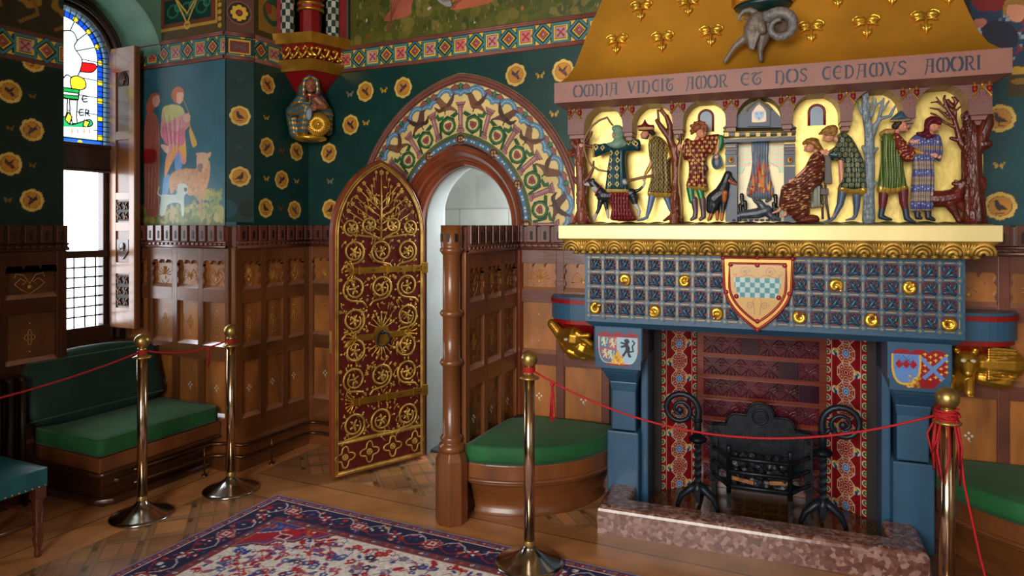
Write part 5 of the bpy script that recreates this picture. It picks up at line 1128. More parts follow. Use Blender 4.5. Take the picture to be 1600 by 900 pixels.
# -- axe man
o, V_ = figure('bearded man in maroon cap and gold lattice tunic holding an axe', KB, C0, (138, 192, 20, 36, -1, .15), [[(185, 230, 10, 22), (215, 260, 5, 30)], [(290, 290, 22, 24), (318, 365, 30, 19), (262, 415, 36, 11)], [(180, 420, 30, 15), (140, 490, 30, 12), (132, 515, 30, 10)]], [[(190, 640, 12, 26), (172, 740, 12, 20), (145, 830, 12, 11)]], lambda b: (hand(KB, b, 240, 437, 38, -1, 1, C0, 1.05), hand(KB, b, 132, 522, 32, -.2, 1, C0, .9)))
relief('tunic', o, KB, [(165, 250), (215, 206), (270, 225), (318, 290), (335, 340), (322, 400), (325, 520), (335, 668), (240, 672), (155, 660), (172, 570), (192, 500), (172, 400), (162, 310)], C0-.004, .046, (84, 66, 30), CLOTH, lambda cv, T: ([cv.line([T(x, 200), T(x+300, 660)], .0016, (190, 172, 100)) for x in range(-300, 360, 24)], [cv.line([T(x, 200), T(x-300, 660)], .0016, (190, 172, 100)) for x in range(100, 700, 24)], cv.poly([T(140, 632), T(345, 640), T(345, 680), T(140, 670)], (214, 176, 84), metal=.5), cv.line([T(140, 632), T(345, 640)], .003, (60, 30, 20))), folds(260, .14))
part('sleeve', o, KB, [[(296, 300, 26, 26), (320, 362, 34, 22), (285, 398, 36, 15)], [(190, 400, 22, 18), (165, 455, 30, 17), (142, 492, 32, 12)]], C0, GOLD_D)
part('hose', o, KB, [[(190, 655, 12, 30), (172, 745, 12, 23), (150, 825, 12, 13), (120, 840, 14, 12), (78, 850, 14, 7)], [(290, 650, -6, 28), (310, 700, -6, 24), (330, 770, -6, 15)]], C0, M('hose_blue', (84, 108, 150), .4))
part('hair', o, KB, [[(170, 165, 18, 26), (195, 185, 20, 20), (185, 170, 34, 18)], [(120, 222, 24, 9), (150, 225, 26, 9), (160, 205, 34, 9)], [(110, 160, 18, 8), (150, 162, 38, 10)]], C0, M('hair_dark', (40, 24, 20), .5, 0, .2, 60, .4, 120))
relief('cap', o, KB, [(80, 128), (105, 122), (122, 104), (135, 78), (152, 108), (172, 120), (206, 125), (200, 168), (140, 172), (84, 166)], C0-.03, .028, (110, 26, 36), CLOTH, lambda cv, T: cv.poly([T(70, 146), T(215, 143), T(215, 160), T(70, 163)], (190, 156, 90)))
part('pouch', o, KB, [[(245, 500, 46, 26), (262, 525, 46, 30)]], C0, M('leather', (80, 50, 36), .5))
b = B(); b.tube([KA.p(680, 508, C0-.03), KA.p(600, 522, C0-.034), KA.p(480, 552, C0-.036)], .0085, 7); build('axe_handle', b, M('carved_wood_light'), o, FR); relief('axe_head', o, KA, [(440, 545), (465, 530), (490, 545), (488, 575), (452, 578)], C0-.034, .010, (130, 134, 140), CLOTH)
# -- man in maroon tunic with a spade
def P_star(cv, T):
    rg = random.Random(4)
    for y in range(230, 590, 32):
        for x in range(430, 720, 40):
            a, c = T(x+rg.uniform(-8, 8)+(y//32 % 2)*20, y+rg.uniform(-6, 6))
            for g in range(5): cv.ell(a+.0045*math.cos(g*1.26), c+.0045*math.sin(g*1.26), .0034, .0026, (226, 186, 90))
    cv.poly([T(440, 588), T(620, 598), T(620, 630), T(440, 612)], (214, 176, 84), metal=.5); cv.line([T(475, 235), T(490, 345), T(540, 400), T(600, 440)], .004, (206, 170, 80)); cv.line([T(640, 355), T(680, 300), T(702, 200)], .004, (206, 170, 80)); cv.line([T(600, 350), T(655, 352)], .006, (226, 186, 90))
o, V_ = figure('curly haired man in maroon starred tunic leaning on a spade', KB, C0, (556, 186, 28, 38, 1, .2), [[(535, 225, 14, 20), (530, 260, 5, 36)], [(440, 330, 16, 20), (430, 350, 24, 14), (400, 310, 30, 9)], [(700, 240, 10, 20), (690, 310, 20, 15), (678, 335, 22, 10)]], [[(480, 600, 8, 24), (500, 700, 8, 18)]], lambda b: (hand(KB, b, 394, 300, 32, .3, -1, C0, 1.), hand(KB, b, 676, 345, 24, 0, 1, C0, 1.1)))
relief('tunic', o, KB, [(455, 222), (505, 240), (590, 206), (640, 196), (704, 194), (694, 260), (680, 305), (648, 352), (606, 350), (602, 430), (602, 520), (612, 622), (540, 622), (450, 602), (466, 500), (464, 400), (432, 388), (416, 335), (422, 270)], C0-.004, .046, (112, 32, 40), CLOTH, P_star, folds(300, .13))
part('sleeve', o, KB, [[(712, 220, 8, 24), (712, 250, 12, 22), (700, 300, 18, 18)]], C0, M('green_carving', (14, 112, 66), .35))
part('hose', o, KB, [[(478, 600, 10, 30), (492, 700, 10, 24)], [(548, 610, 4, 28), (570, 695, 4, 24)]], C0, M('green_carving'))
part('boots', o, KB, [[(508, 690, 10, 28), (520, 780, 10, 20), (515, 822, 12, 20), (488, 842, 18, 13)], [(572, 690, 4, 27), (578, 780, 4, 20), (580, 820, 6, 20), (556, 842, 16, 13)]], C0, M('purple_boot', (92, 66, 80), .4))
def curls(cx, cy, rx, ry, n, r, seed, c=0, dd=24):
    def f(b):
        rg = random.Random(seed)
        for i in range(n): a = rg.uniform(0, 6.28); t = math.sqrt(rg.uniform(0, 1)); b.ell(KB.p(cx+rx*t*math.cos(a), cy+ry*t*math.sin(a), C0-(dd+14*(1-t))*KB.u), r*KB.u, n=8, m=6)
    return f
part('hair', o, KB, [[(540, 140, 26, 34), (525, 150, 26, 34)]], C0, M('hair_auburn', (132, 68, 30), .45, 0, .25, 60, .4, 120), fn=lambda b: (curls(545, 132, 60, 36, 60, 12, 1, dd=30)(b), curls(505, 170, 22, 30, 20, 11, 2)(b), curls(600, 150, 10, 26, 12, 10, 3)(b)))
b = B(); b.tube([KB.p(x, y, C0-.028) for x, y in [(416, 300), (404, 360), (394, 440), (392, 560), (402, 650), (418, 760), (412, 835)]], [.006, .007, .0065, .0065, .006, .006, .007], 7); build('spade_shaft', b, M('carved_wood_gold', (150, 110, 60), .4), o, FR)
b = B(); cc = KB.p(682, 402, C0-.02); b.tube([(cc.x+.023*math.cos(t), cc.y, cc.z+.036*math.sin(t)) for t in np.linspace(0, 2*PI, 21)[:-1]], .005, 6, closed=True); b.ell((cc.x, cc.y+.012, cc.z), (.022, .008, .035)); build('round_hat', b, M('hat_grey', (66, 86, 104), .4), o, FR)
part('pouch', o, KB, [[(590, 440, 44, 18), (598, 458, 44, 20)]], C0, M('leather'))
b = B(); c_ = KB.p(530, 250, C0-.02); b.tube([(c_.x+.030*math.cos(t), c_.y-.012-.012*math.sin(t), c_.z+.006*math.sin(t)-.003) for t in np.linspace(PI, 2*PI, 10)], .008, 6); build('collar', b, M('collar_brown', (90, 60, 50), .5), o, FR)
# -- seated woman
def P_rb(cv, T):
    rg = random.Random(6)
    for i in range(260):
        x, y = rg.uniform(90, 460), rg.uniform(290, 850); a, c = T(x, y); cv.poly([(a, c), (a+.010, c+.004), (a+.016, c+.001), (a+.008, c-.003)], rg.choice([(214, 170, 100), (190, 130, 70), (226, 190, 140), (150, 60, 50)]))
o, V_ = figure('seated woman in brown and gold robe, head bowed', KC, C0, (338, 262, 28, 38, -1, .45), [[(385, 290, 14, 20), (400, 320, 8, 34)], [(300, 440, 44, 20), (235, 495, 48, 12)]], [[(150, 740, 10, 20), (140, 800, 12, 14), (110, 812, 14, 10)], [(110, 730, 20, 18), (85, 768, 22, 12), (40, 785, 24, 8)]], lambda b: hand(KC, b, 198, 520, 50, -1, .6, C0, 1.15))
relief('robe', o, KC, [(345, 322), (400, 288), (445, 312), (458, 400), (452, 500), (425, 560), (365, 600), (345, 700), (335, 790), (325, 846), (240, 856), (180, 815), (130, 770), (88, 735), (95, 650), (112, 570), (160, 545), (225, 488), (290, 420), (322, 362)], C0-.01, .058, (92, 42, 30), CLOTH, P_rb, swirl(.13))
relief('underskirt', o, KC, [(370, 590), (420, 560), (424, 690), (446, 735), (400, 745), (345, 745), (352, 680)], C0, .025, (150, 156, 140), CLOTH, lambda cv, T: cv.line([T(340, 745), T(400, 742), T(450, 732)], .006, (196, 150, 80)), folds(500, .3))
relief('cushion', o, KC, [(330, 800), (400, 808), (412, 850), (330, 868), (230, 862), (240, 845)], C0-.02, .03, (100, 44, 36), CLOTH)
part('hair', o, KC, [[(345, 215, 26, 36), (375, 215, 26, 34), (400, 240, 28, 22), (430, 275, 26, 14)], [(290, 225, 26, 16), (320, 205, 40, 20), (370, 220, 50, 22), (410, 262, 48, 14)]], C0, M('hair_gold', (150, 104, 42), .4, .2, .25, 60, .5, 110))
# -- chair of the seated woman
b = B(); pr = lambda pts, c0, c1: b.prism([(KC.p(x, y, C0).x, KC.p(x, y, C0).z) for x, y in pts], lambda a, z, d: (a, d, z), c0, c1)
pr([(455, 320), (500, 330), (516, 550), (452, 548)], C0-.012, C0+.02); b.tube([KC.p(460, 555, C0-.02), KC.p(470, 700, C0-.02), KC.p(492, 840, C0-.02)], .006, 8); b.tube([KC.p(430, 560, C0+.01), KC.p(436, 700, C0+.01), KC.p(440, 835, C0+.01)], .006, 8); pr([(420, 590), (485, 590), (485, 640), (420, 640)], C0-.025, C0+.01); pr([(430, 690), (470, 690), (470, 710), (430, 710)], C0-.022, C0+.01)
label(build('carved_chair', b, M('carving_dark', (66, 46, 44), .4), om, FR, bevel=.0015), 'small dark carved chair')
# -- leaning man
def P_ring(cv, T):
    rg = random.Random(3)
    for j, y in enumerate(range(165, 600, 40)):
        for x in range(470+(j % 2)*24, 800, 48): a, c = T(x, y); cv.circ(a, c, .0095, (170, 156, 90), ring=.76); cv.circ(a, c, .0032, (170, 156, 90))
    cv.poly([T(540, 575), T(680, 600), T(810, 580), T(810, 650), T(680, 650), T(540, 620)], (214, 172, 76), metal=.6)
o, V_ = figure('man in teal ringed tunic leaning over the chair back', KC, C0, (492, 178, 30, 40, -1, .5), [[(545, 190, 14, 22), (575, 210, 8, 34)], [(560, 300, 40, 26), (500, 320, 46, 16), (478, 298, 44, 12)]], [[(600, 620, 14, 30), (575, 720, 14, 20), (520, 830, 14, 12)]], lambda b: hand(KC, b, 455, 290, 46, -1, .3, C0, 1.2))
relief('tunic', o, KC, [(560, 152), (622, 144), (672, 180), (722, 262), (762, 350), (786, 450), (792, 560), (794, 634), (680, 642), (560, 612), (588, 520), (600, 450), (594, 372), (520, 366), (488, 330), (482, 290), (535, 252), (548, 205)], C0-.004, .05, (18, 56, 56), CLOTH, P_ring, folds(240, .1))
part('sleeve', o, KC, [[(590, 270, 40, 30), (550, 320, 50, 28), (505, 315, 50, 20)]], C0, M('teal_carving', (20, 62, 60), .4))
part('hose', o, KC, [[(598, 612, 14, 34), (580, 715, 14, 25), (530, 820, 14, 14), (500, 845, 16, 13), (438, 862, 18, 8)], [(712, 630, 4, 32), (712, 735, 4, 24), (702, 810, 4, 14), (680, 832, 6, 12), (628, 842, 8, 7)]], C0, M('hose_grey', (74, 88, 116), .4))
part('hair', o, KC, [[(490, 125, 30, 42), (520, 115, 30, 38), (455, 130, 34, 26)], [(430, 142, 36, 14), (480, 140, 56, 16), (540, 130, 40, 20)]], C0, M('hair_gold'), fn=lambda b: [b.ell(KC.p(415+i*18, 150-6*math.sin(i), C0-.042), .006, n=8, m=6) for i in range(8)])
# -- hatted man
o, V_ = figure('man in pointed grey hat and green tunic reaching out', KD, C0, (290, 240, 24, 33, 1, .1), [[(255, 265, 8, 20), (240, 290, 5, 30)], [(300, 400, 40, 24), (400, 412, 44, 14), (470, 422, 46, 9)]], [[(170, 660, 8, 24), (165, 780, 8, 15)]], lambda b: hand(KD, b, 492, 428, 48, 1, .2, C0, 1.0))
relief('tunic', o, KD, [(148, 295), (180, 278), (232, 284), (285, 330), (296, 430), (302, 520), (322, 620), (326, 655), (280, 672), (210, 690), (130, 672), (140, 560), (152, 430)], C0-.002, .044, (86, 108, 40), CLOTH, lambda cv, T: ([cv.line([T(x, 260), T(x+6, 700)], .0022, (40, 60, 20)) for x in range(140, 330, 16)], [cv.line([T(120, y), T(330, y)], .0022, (44, 66, 24)) for y in range(280, 640, 18)], [cv.line([T(x+8, 260), T(x+14, 700)], .0016, (170, 176, 110)) for x in range(140, 330, 32)], cv.poly([T(120, 632), T(210, 652), T(330, 628), T(330, 664), T(210, 700), T(120, 680)], (220, 178, 84), metal=.6)), folds(300, .12))
relief('sleeve', o, KD, [(232, 290), (265, 286), (300, 320), (345, 365), (382, 392), (378, 430), (352, 468), (310, 470), (272, 430), (245, 380)], C0-.035, .028, (110, 30, 30), CLOTH, lambda cv, T: speck(cv, *[T(230, 0)[0], T(390, 0)[0]], T(0, 470)[1], T(0, 285)[1], 70, [(214, 170, 80)], .0025, .004, 3), swirl(.12))
part('cuff', o, KD, [[(370, 405, 44, 22), (420, 415, 46, 15), (462, 420, 46, 12)]], C0, GOLD_D); part('hood_collar', o, KD, [[(165, 290, 10, 22), (190, 280, 20, 24), (230, 272, 28, 16), (155, 330, 14, 10)]], C0, M('hood_ochre', (160, 120, 60), .4))
part('hose', o, KD, [[(172, 660, 8, 30), (166, 730, 8, 25), (160, 790, 8, 17)], [(298, 650, 2, 30), (300, 730, 2, 25), (312, 790, 2, 17)]], C0, M('maroon_carving'))
part('boots', o, KD, [[(160, 780, 8, 19), (152, 830, 8, 17), (190, 845, 12, 13), (220, 850, 14, 8)], [(312, 780, 2, 19), (322, 840, 2, 18), (350, 858, 8, 12), (376, 866, 10, 7)]], C0, M('boot_blue', (36, 56, 76), .4)); part('hair', o, KD, [[(262, 232, 22, 28), (248, 240, 24, 22), (270, 222, 34, 20)]], C0, M('hair_dark'))
relief('hat', o, KD, [(212, 196), (235, 172), (262, 150), (285, 138), (305, 150), (322, 172), (348, 188), (342, 206), (290, 212), (216, 214)], C0-.024, .034, (60, 84, 104), CLOTH, lambda cv, T: cv.line([T(212, 208), T(280, 206), T(346, 198)], .006, (196, 160, 90)))
# -- woman in striped blue robe
def P_st(cv, T):
    for y, h_, c in ((300, 60, (96, 104, 160)), (372, 30, (150, 134, 120)), (470, 55, (150, 134, 120)), (570, 55, (150, 134, 120)), (670, 62, (150, 134, 120))):
        cv.poly([T(320, y), T(570, y), T(570, y+h_), T(320, y+h_)], c) if c[0] > 100 else None
        if c[0] > 100:
            for x in range(345, 560, 24): cv.circ(*T(x, y+h_/2), .006, (96, 76, 70), ring=.6)
            for yy in (y, y+h_): cv.line([T(320, yy), T(570, yy)], .0022, (110, 60, 60))
    rg = random.Random(2)
    for y in (350, 335, 445, 545, 645, 755): 
        for x in range(350, 560, 20): cv.circ(*T(x+rg.uniform(-4, 4), y+rg.uniform(-12, 12)), .0026, (216, 210, 200))
    cv.line([T(340, 788), T(500, 786)], .004, (196, 160, 90))
o, V_ = figure('person in blue striped long robe and maroon hood', KD, C0, (492, 240, 26, 34, 1, .3), [[(470, 275, 8, 22), (465, 310, 4, 34)], [(350, 340, 38, 12), (370, 345, 42, 11)]], [[(400, 790, 4, 18), (395, 830, 6, 12)]], lambda b: (hand(KD, b, 382, 345, 44, 1, -.1, C0, 1.05), hand(KD, b, 520, 436, 36, 1, .2, C0, .9)))
relief('robe', o, KD, [(388, 288), (440, 300), (520, 290), (548, 325), (558, 400), (550, 450), (536, 472), (500, 462), (502, 600), (490, 788), (420, 796), (344, 792), (350, 620), (356, 460), (334, 380), (338, 330)], C0-.002, .044, (82, 90, 150), CLOTH, P_st, folds(330, .14))
relief('robe_hood', o, KD, [(436, 210), (455, 184), (490, 172), (532, 180), (552, 208), (546, 232), (520, 228), (480, 232), (470, 262), (482, 290), (512, 292), (505, 315), (450, 325), (392, 300), (384, 278), (430, 268)], C0-.032, .026, (92, 20, 36), CLOTH, None, swirl(.15))
part('shoes', o, KD, [[(392, 800, 4, 20), (392, 832, 8, 17), (412, 840, 12, 12)], [(460, 800, 4, 20), (462, 835, 8, 18), (500, 852, 12, 10)]], C0, M('shoe_dark', (40, 36, 44), .4))

# -- animals
def dogpart(desc, K, lst, c0, mat, fn=None, vox=.0022):
    b = B()
    for pts in lst: chain(K, pts, c0, b)
    if fn: fn(b)
    o = melted('dog_figure', b, vox, mat, om, FR, 2); return label(o, desc)
BLK = M('dog_black', (30, 34, 42), .35, 0, .25, 30, .3, 80); WHT = M('dog_white', (176, 176, 176), .4, 0, .1, 30, .3, 80)
o = dogpart('black and white hound standing behind the archer', KA, [[(215, 558, 14, 30), (255, 600, 8, 34), (300, 660, 0, 54), (400, 660, -14, 46), (520, 640, -8, 40)], [(225, 540, 26, 16), (235, 575, 30, 12)], [(285, 700, 10, 26), (268, 770, 10, 15), (245, 815, 12, 13)], [(320, 710, -10, 20), (335, 780, -10, 13)], [(530, 660, 0, 36), (548, 720, 0, 22)], [(540, 630, -4, 16), (580, 615, -4, 13), (605, 590, -2, 11)]], C0, BLK)
part('white_marking', o, KA, [[(195, 572, 14, 20), (155, 572, 16, 12)], [(255, 615, 14, 33), (240, 595, 12, 30)], [(252, 800, 12, 14), (235, 838, 14, 12)], [(335, 770, -8, 13), (342, 825, -8, 12)], [(548, 725, 0, 21), (580, 780, 0, 13), (572, 812, 2, 13)], [(605, 592, -2, 11), (620, 562, 0, 9)]], C0, WHT)
b = B(); c_ = KA.p(268, 622, C0-.018); b.tube([(c_.x+.018*math.cos(t)*.9, c_.y-.028*math.sin(t)*.9, c_.z+.026*math.cos(t)) for t in np.linspace(-.3, PI+.3, 10)], .0035, 6); build('collar', b, M('collar_red', (150, 30, 40), .4), o, FR)
o = dogpart('black and tan hound sitting beside the little fireplace', KB, [[(765, 500, 16, 30), (745, 560, 12, 36), (715, 640, 8, 56), (660, 690, 0, 60), (640, 760, 0, 42)], [(765, 505, 20, 22), (800, 540, 22, 15), (830, 568, 22, 10)], [(740, 660, 20, 30), (730, 760, 20, 16), (722, 820, 20, 12)], [(660, 740, 18, 36), (640, 800, 20, 16), (630, 838, 24, 12)], [(690, 700, -4, 22), (686, 800, -2, 13)]], C0, BLK)
part('tan_marking', o, KB, [[(775, 545, 30, 14), (800, 560, 26, 12), (828, 572, 26, 9)], [(742, 640, 50, 24), (738, 700, 44, 16)], [(724, 790, 22, 13), (718, 842, 24, 13)], [(684, 780, 0, 14), (684, 840, 8, 13)], [(640, 800, 24, 14), (618, 845, 28, 12)]], C0, M('dog_tan', (170, 90, 34), .4, 0, .2, 40))
dogpart('reddish brown hound crouching under the oak tree', KD, [[(500, 715, 0, 50), (560, 715, 4, 50), (630, 700, 8, 48), (665, 650, 12, 32), (690, 615, 16, 30)], [(690, 618, 20, 24), (650, 618, 22, 18), (628, 615, 22, 12)], [(705, 625, 34, 10), (740, 640, 34, 12)], [(640, 595, 26, 7), (650, 600, 26, 8)], [(600, 740, 16, 34), (640, 810, 18, 20), (665, 860, 20, 16)], [(650, 730, -2, 32), (710, 800, 0, 18), (740, 860, 2, 16)]], C0, M('dog_brown', (92, 28, 22), .35, 0, .25, 25, .4, 60))
# -- trees
def tree(desc, K, lst, mat, c0=C0, vox=.0024):
    b = B(); rg = random.Random(9)
    for pts in lst: chain(K, pts, c0, b)
    for pts in lst[:1]:
        for (x0, y0, d0, r0), (x1, y1, d1, r1) in zip(pts[:-1], pts[1:]):
            for k in range(10):
                t = rg.uniform(0, 1); x = x0+(x1-x0)*t+rg.uniform(-.9, .9)*r0; y = y0+(y1-y0)*t; dd = math.sqrt(max(0, 1-((x-x0-(x1-x0)*t)/r0)**2))*r0; L = rg.uniform(20, 60)
                caps(K, [(x, y-L, d0+dd*.92, 3.5, x+rg.uniform(-4, 4), y, d0+dd*.95, 5)], c0, b)
    o = melted('tree_figure', b, vox, mat, om, FR, 1); return label(o, desc)
BARK = M('bark_red_brown', (112, 52, 32), .35, 0, .3, 20, .6, 70, stretch=(1, 1, .35)); BARKD = M('bark_dark_red', (86, 30, 20), .3, 0, .3, 18, .6, 60, stretch=(1, 1, .35)); BARKG = M('bark_grey', (120, 134, 144), .4, 0, .15, 30, .4, 60, stretch=(.4, .4, 1.6))
tree('gnarled brown tree stump at the far left of the carving', KA, [[(150, 850, 0, 52), (140, 700, 0, 44), (135, 500, 0, 42), (125, 380, 0, 40), (118, 290, 0, 42)], [(85, 860, 0, 16), (120, 790, 8, 26)], [(205, 855, 4, 14), (165, 790, 10, 24)], [(75, 260, 10, 30), (95, 290, 10, 34)], [(55, 335, 12, 30), (75, 345, 12, 28)], [(62, 335, 40, 10), (66, 330, 42, 9)], [(115, 280, 0, 30), (105, 220, 0, 20), (125, 170, 0, 12)], [(150, 280, 4, 22), (185, 235, 8, 14), (215, 195, 8, 9), (218, 172, 8, 7)], [(190, 225, 8, 9), (222, 180, 8, 6)], [(160, 560, 8, 26), (200, 510, 10, 17), (228, 455, 10, 11), (232, 400, 10, 8)], [(80, 520, 10, 14), (105, 560, 8, 20)]], BARK)
tree('brown forked tree between the axe man and the man in maroon', KB, [[(360, 870, 0, 42), (365, 700, 0, 34), (370, 500, 0, 30), (368, 380, 0, 32), (350, 300, 0, 34)], [(350, 300, 0, 30), (320, 220, 0, 26), (260, 140, 4, 22), (225, 90, 4, 16)], [(325, 220, 0, 26), (325, 130, 0, 24), (300, 60, 0, 18), (250, 10, 0, 10)], [(240, 100, 4, 12), (232, 10, 4, 9)], [(300, 60, 6, 12), (275, 20, 6, 9), (262, -5, 6, 7)], [(375, 330, 0, 22), (405, 250, 0, 15), (400, 180, 0, 11), (385, 140, 0, 8)], [(400, 200, 0, 10), (360, 160, 0, 8), (345, 150, 0, 7)], [(402, 220, 0, 8), (415, 170, 0, 6)], [(420, 860, 0, 12), (385, 800, 6, 22)], [(280, 850, 0, 10), (330, 820, 6, 20)]], M('bark_red_brown'))
tree('pale grey bare tree standing between the two couples', KD, [[(72, 850, 0, 38), (74, 700, 0, 31), (78, 550, 0, 30), (78, 400, 0, 29), (76, 280, 0, 28), (58, 180, 0, 24), (48, 100, 0, 20), (50, 40, 0, 18)], [(95, 290, 0, 22), (120, 230, 2, 15), (150, 190, 4, 12), (215, 172, 4, 9), (245, 110, 4, 7)], [(135, 205, 4, 12), (155, 130, 4, 10), (170, 60, 4, 7)], [(170, 130, 4, 8), (205, 75, 4, 6)], [(210, 170, 4, 7), (228, 130, 4, 5)], [(90, 170, 0, 12), (110, 110, 0, 9), (160, 75, 0, 6)], [(75, 110, 0, 12), (98, 85, 0, 8), (100, 50, 0, 6)], [(30, 160, 0, 10), (8, 110, 0, 7), (2, 80, 0, 5)], [(60, 420, 4, 16), (35, 375, 6, 11)], [(95, 410, 4, 14), (128, 385, 6, 10)], [(90, 640, 4, 12), (118, 610, 6, 10)], [(120, 105, 0, 7), (118, 60, 0, 5)]], BARKG)
tree('thick dark red oak trunk with bare branches at the right end of the carving', KD, [[(765, 860, 0, 66), (755, 700, 0, 60), (748, 560, 0, 56), (745, 420, 0, 54), (750, 300, 0, 46), (720, 210, 0, 30), (722, 160, 0, 24)], [(770, 400, 0, 44), (820, 290, 0, 36), (850, 220, 4, 34), (858, 180, 6, 26)], [(820, 360, 10, 34), (845, 355, 14, 30)], [(800, 600, 10, 36), (815, 640, 10, 24)], [(700, 850, 4, 20), (720, 800, 6, 30)], [(835, 870, 0, 14), (805, 830, 4, 30)], [(715, 400, 4, 24), (675, 350, 6, 19), (655, 280, 6, 16), (635, 200, 6, 13), (590, 130, 6, 11), (565, 60, 6, 8), (570, 40, 6, 6)], [(650, 330, 6, 13), (612, 318, 6, 11)], [(640, 250, 6, 10), (570, 215, 6, 8), (510, 165, 6, 7), (480, 155, 6, 6)], [(600, 190, 6, 9), (530, 130, 6, 7), (475, 120, 6, 5)], [(580, 120, 6, 8), (520, 80, 6, 6), (480, 85, 6, 5)], [(540, 85, 6, 6), (515, 50, 6, 5)], [(668, 300, 6, 9), (700, 230, 6, 8), (680, 170, 6, 7), (705, 150, 6, 6)], [(640, 200, 6, 9), (640, 140, 6, 7), (675, 110, 6, 6)], [(625, 150, 6, 7), (640, 80, 6, 6), (660, 70, 6, 5)], [(690, 220, 6, 7), (730, 190, 6, 8)], [(600, 160, 6, 7), (560, 150, 6, 5)]], BARKD)
b = B(); chain(KD, [(620, 110, 14, 17), (600, 90, 14, 14), (590, 72, 14, 11)], C0, b); chain(KD, [(630, 115, 14, 8), (645, 80, 14, 12), (632, 55, 14, 10), (618, 50, 14, 6)], C0, b); label(melted('squirrel_figure', b, .002, BARKD, om, FR, 1), 'small dark squirrel on an oak branch')
# -- ground under the figures
gg = Canvas(-.19, 1.77, .10, .262, .006, (74, 74, 30)); speck(gg, -.19, 1.77, .1, .262, 900, [(96, 96, 36), (56, 60, 26), (110, 104, 50), (70, 50, 30)], .004, .014, 41); gg.rect(.46, 1.2, .1, .262, (70, 44, 34))
gg.obj('carved_turf', lambda U, V: (U, V, 1.603+.012*(V-.10)/.16+.006*np.sin(U*40)*np.sin(V*70)), CLOTH, om, frame=FR)
b = B(); b.box(-.19, 1.77, .10, .108, 1.598, 1.606); build('carved_turf_edge', b, M('turf_green', (80, 78, 32), .6, 0, .3, 40), om, FR)
# -- little carved fireplace with smoke and flames
def q7(b, x0, x1, y0, y1, c0, c1): 
    a = K7.p(x0, y1, c0); d = K7.p(x1, y0, c0); b.box(a.x, d.x, c0, c1, a.z, d.z)
LB = M('model_blue', (44, 58, 80), .4); b = B()
q7(b, 55, 130, 345, 845, .17, .26); q7(b, 430, 500, 345, 845, .17, .26); q7(b, 40, 505, 298, 340, .155, .26); q7(b, 40, 505, 262, 298, .16, .26); q7(b, 36, 510, 240, 262, .145, .26)
for x in (52, 430): q7(b, x, x+72, 350, 372, .16, .26); q7(b, x, x+72, 395, 415, .16, .26)
b.prism([(K7.p(x, y, .15).x, K7.p(x, y, .15).z) for x, y in [(36, 242), (150, 148), (205, 90), (265, 62), (330, 90), (400, 165), (510, 240)]], lambda a, z, d: (a, d, z), .16, .26)
mf = build('model_fireplace', b, LB, om, FR, bevel=.001); label(mf, 'little blue carved fireplace with gabled roof')
b = B(); b.prism([(K7.p(x, y, .15).x, K7.p(x, y, .15).z) for x, y in [(200, 235), (200, 130), (268, 72), (340, 130), (340, 235)]], lambda a, z, d: (a, d, z), .145, .165); build('gable', b, LB, mf, FR)
cv = Canvas(K7.p(215, 0, .143).x, K7.p(325, 0, .143).x, K7.p(0, 228, .143).z, K7.p(0, 100, .143).z, .0022, (150, 20, 30)); cx = K7.p(270, 0, .143).x; zb = K7.p(0, 222, .143).z
cv.poly(smoothpoly([(cx-.031, zb+.003), (cx+.031, zb+.003), (cx+.031, zb+.05), (cx, zb+.088), (cx-.031, zb+.05)], 3), (216, 190, 140)); cv.poly([(cx-.024, zb+.055), (cx+.024, zb+.055), (cx+.022, zb+.025), (cx, zb+.006), (cx-.022, zb+.025)], (110, 150, 190)); 
for a, c in ((-.011, .043), (.011, .043), (0, .02)): cv.circ(cx+a, zb+c, .005, (40, 60, 110))
cv.obj('gable_panel', lambda U, V: (U, U*0+.1435, V), MC('heraldic_paint'), mf, frame=FR, keep=lambda U, V: (np.abs(U-cx) < .034*np.clip((zb+.095-V)/.04, 0, 1)) & (V > zb))
b = B(); b.tube([K7.p(188, 132, .14), K7.p(268, 62, .14), K7.p(352, 124, .14)], .0042, 4, smooth=False); b.tube([K7.p(40, 270, .152), K7.p(508, 268, .152)], .0035, 4)
for i in range(7): q7(b, 50+i*67, 76+i*67, 274, 300, .154, .16)
for x in (55, 432):
    q7(b, x, x+68, 360, 366, .156, .17); q7(b, x, x+68, 484, 492, .166, .18); b.ell(K7.p(x+34, 450, .165), (.015, .006, .018))
build('model_gilding', b, M('pale_gilt'), mf, FR)
b = B(); b2 = B()
for x in (55, 432): q7(b, x, x+68, 382, 390, .157, .17); b.ell(K7.p(x+36, 448, .16), (.007, .004, .008))
split_islands(build('model_red_band', b, M('turret_red'), mf, FR))
cv = Canvas(K7.p(130, 0, .25).x, K7.p(432, 0, .25).x, K7.p(0, 845, .25).z, K7.p(0, 340, .25).z, .0026, (240, 220, 150)); P7 = lambda x, y: (K7.p(x, y, .25).x, K7.p(x, y, .25).z)
cv.poly([P7(130, 340), P7(432, 340), P7(432, 530), P7(405, 530), P7(395, 500), P7(370, 478), P7(330, 465), P7(215, 465), P7(185, 485), P7(165, 535), P7(130, 540)], (170, 206, 150))
for j in range(6):
    for i in range(9):
        x = 130+i*34; y = 350+j*32; 
        if y < 500: cv.line([P7(x, y+10), P7(x+17, y-6), P7(x+34, y+10)], .009, (232, 170, 120))
cv.line([P7(165, 535), P7(185, 485), P7(215, 465)], .002, (90, 70, 50)); cv.line([P7(405, 530), P7(395, 500), P7(370, 478), P7(330, 465)], .002, (90, 70, 50))
cv.obj('model_tiles', lambda U, V: (U, U*0+.2595, V), MC('heraldic_paint'), mf, frame=FR)
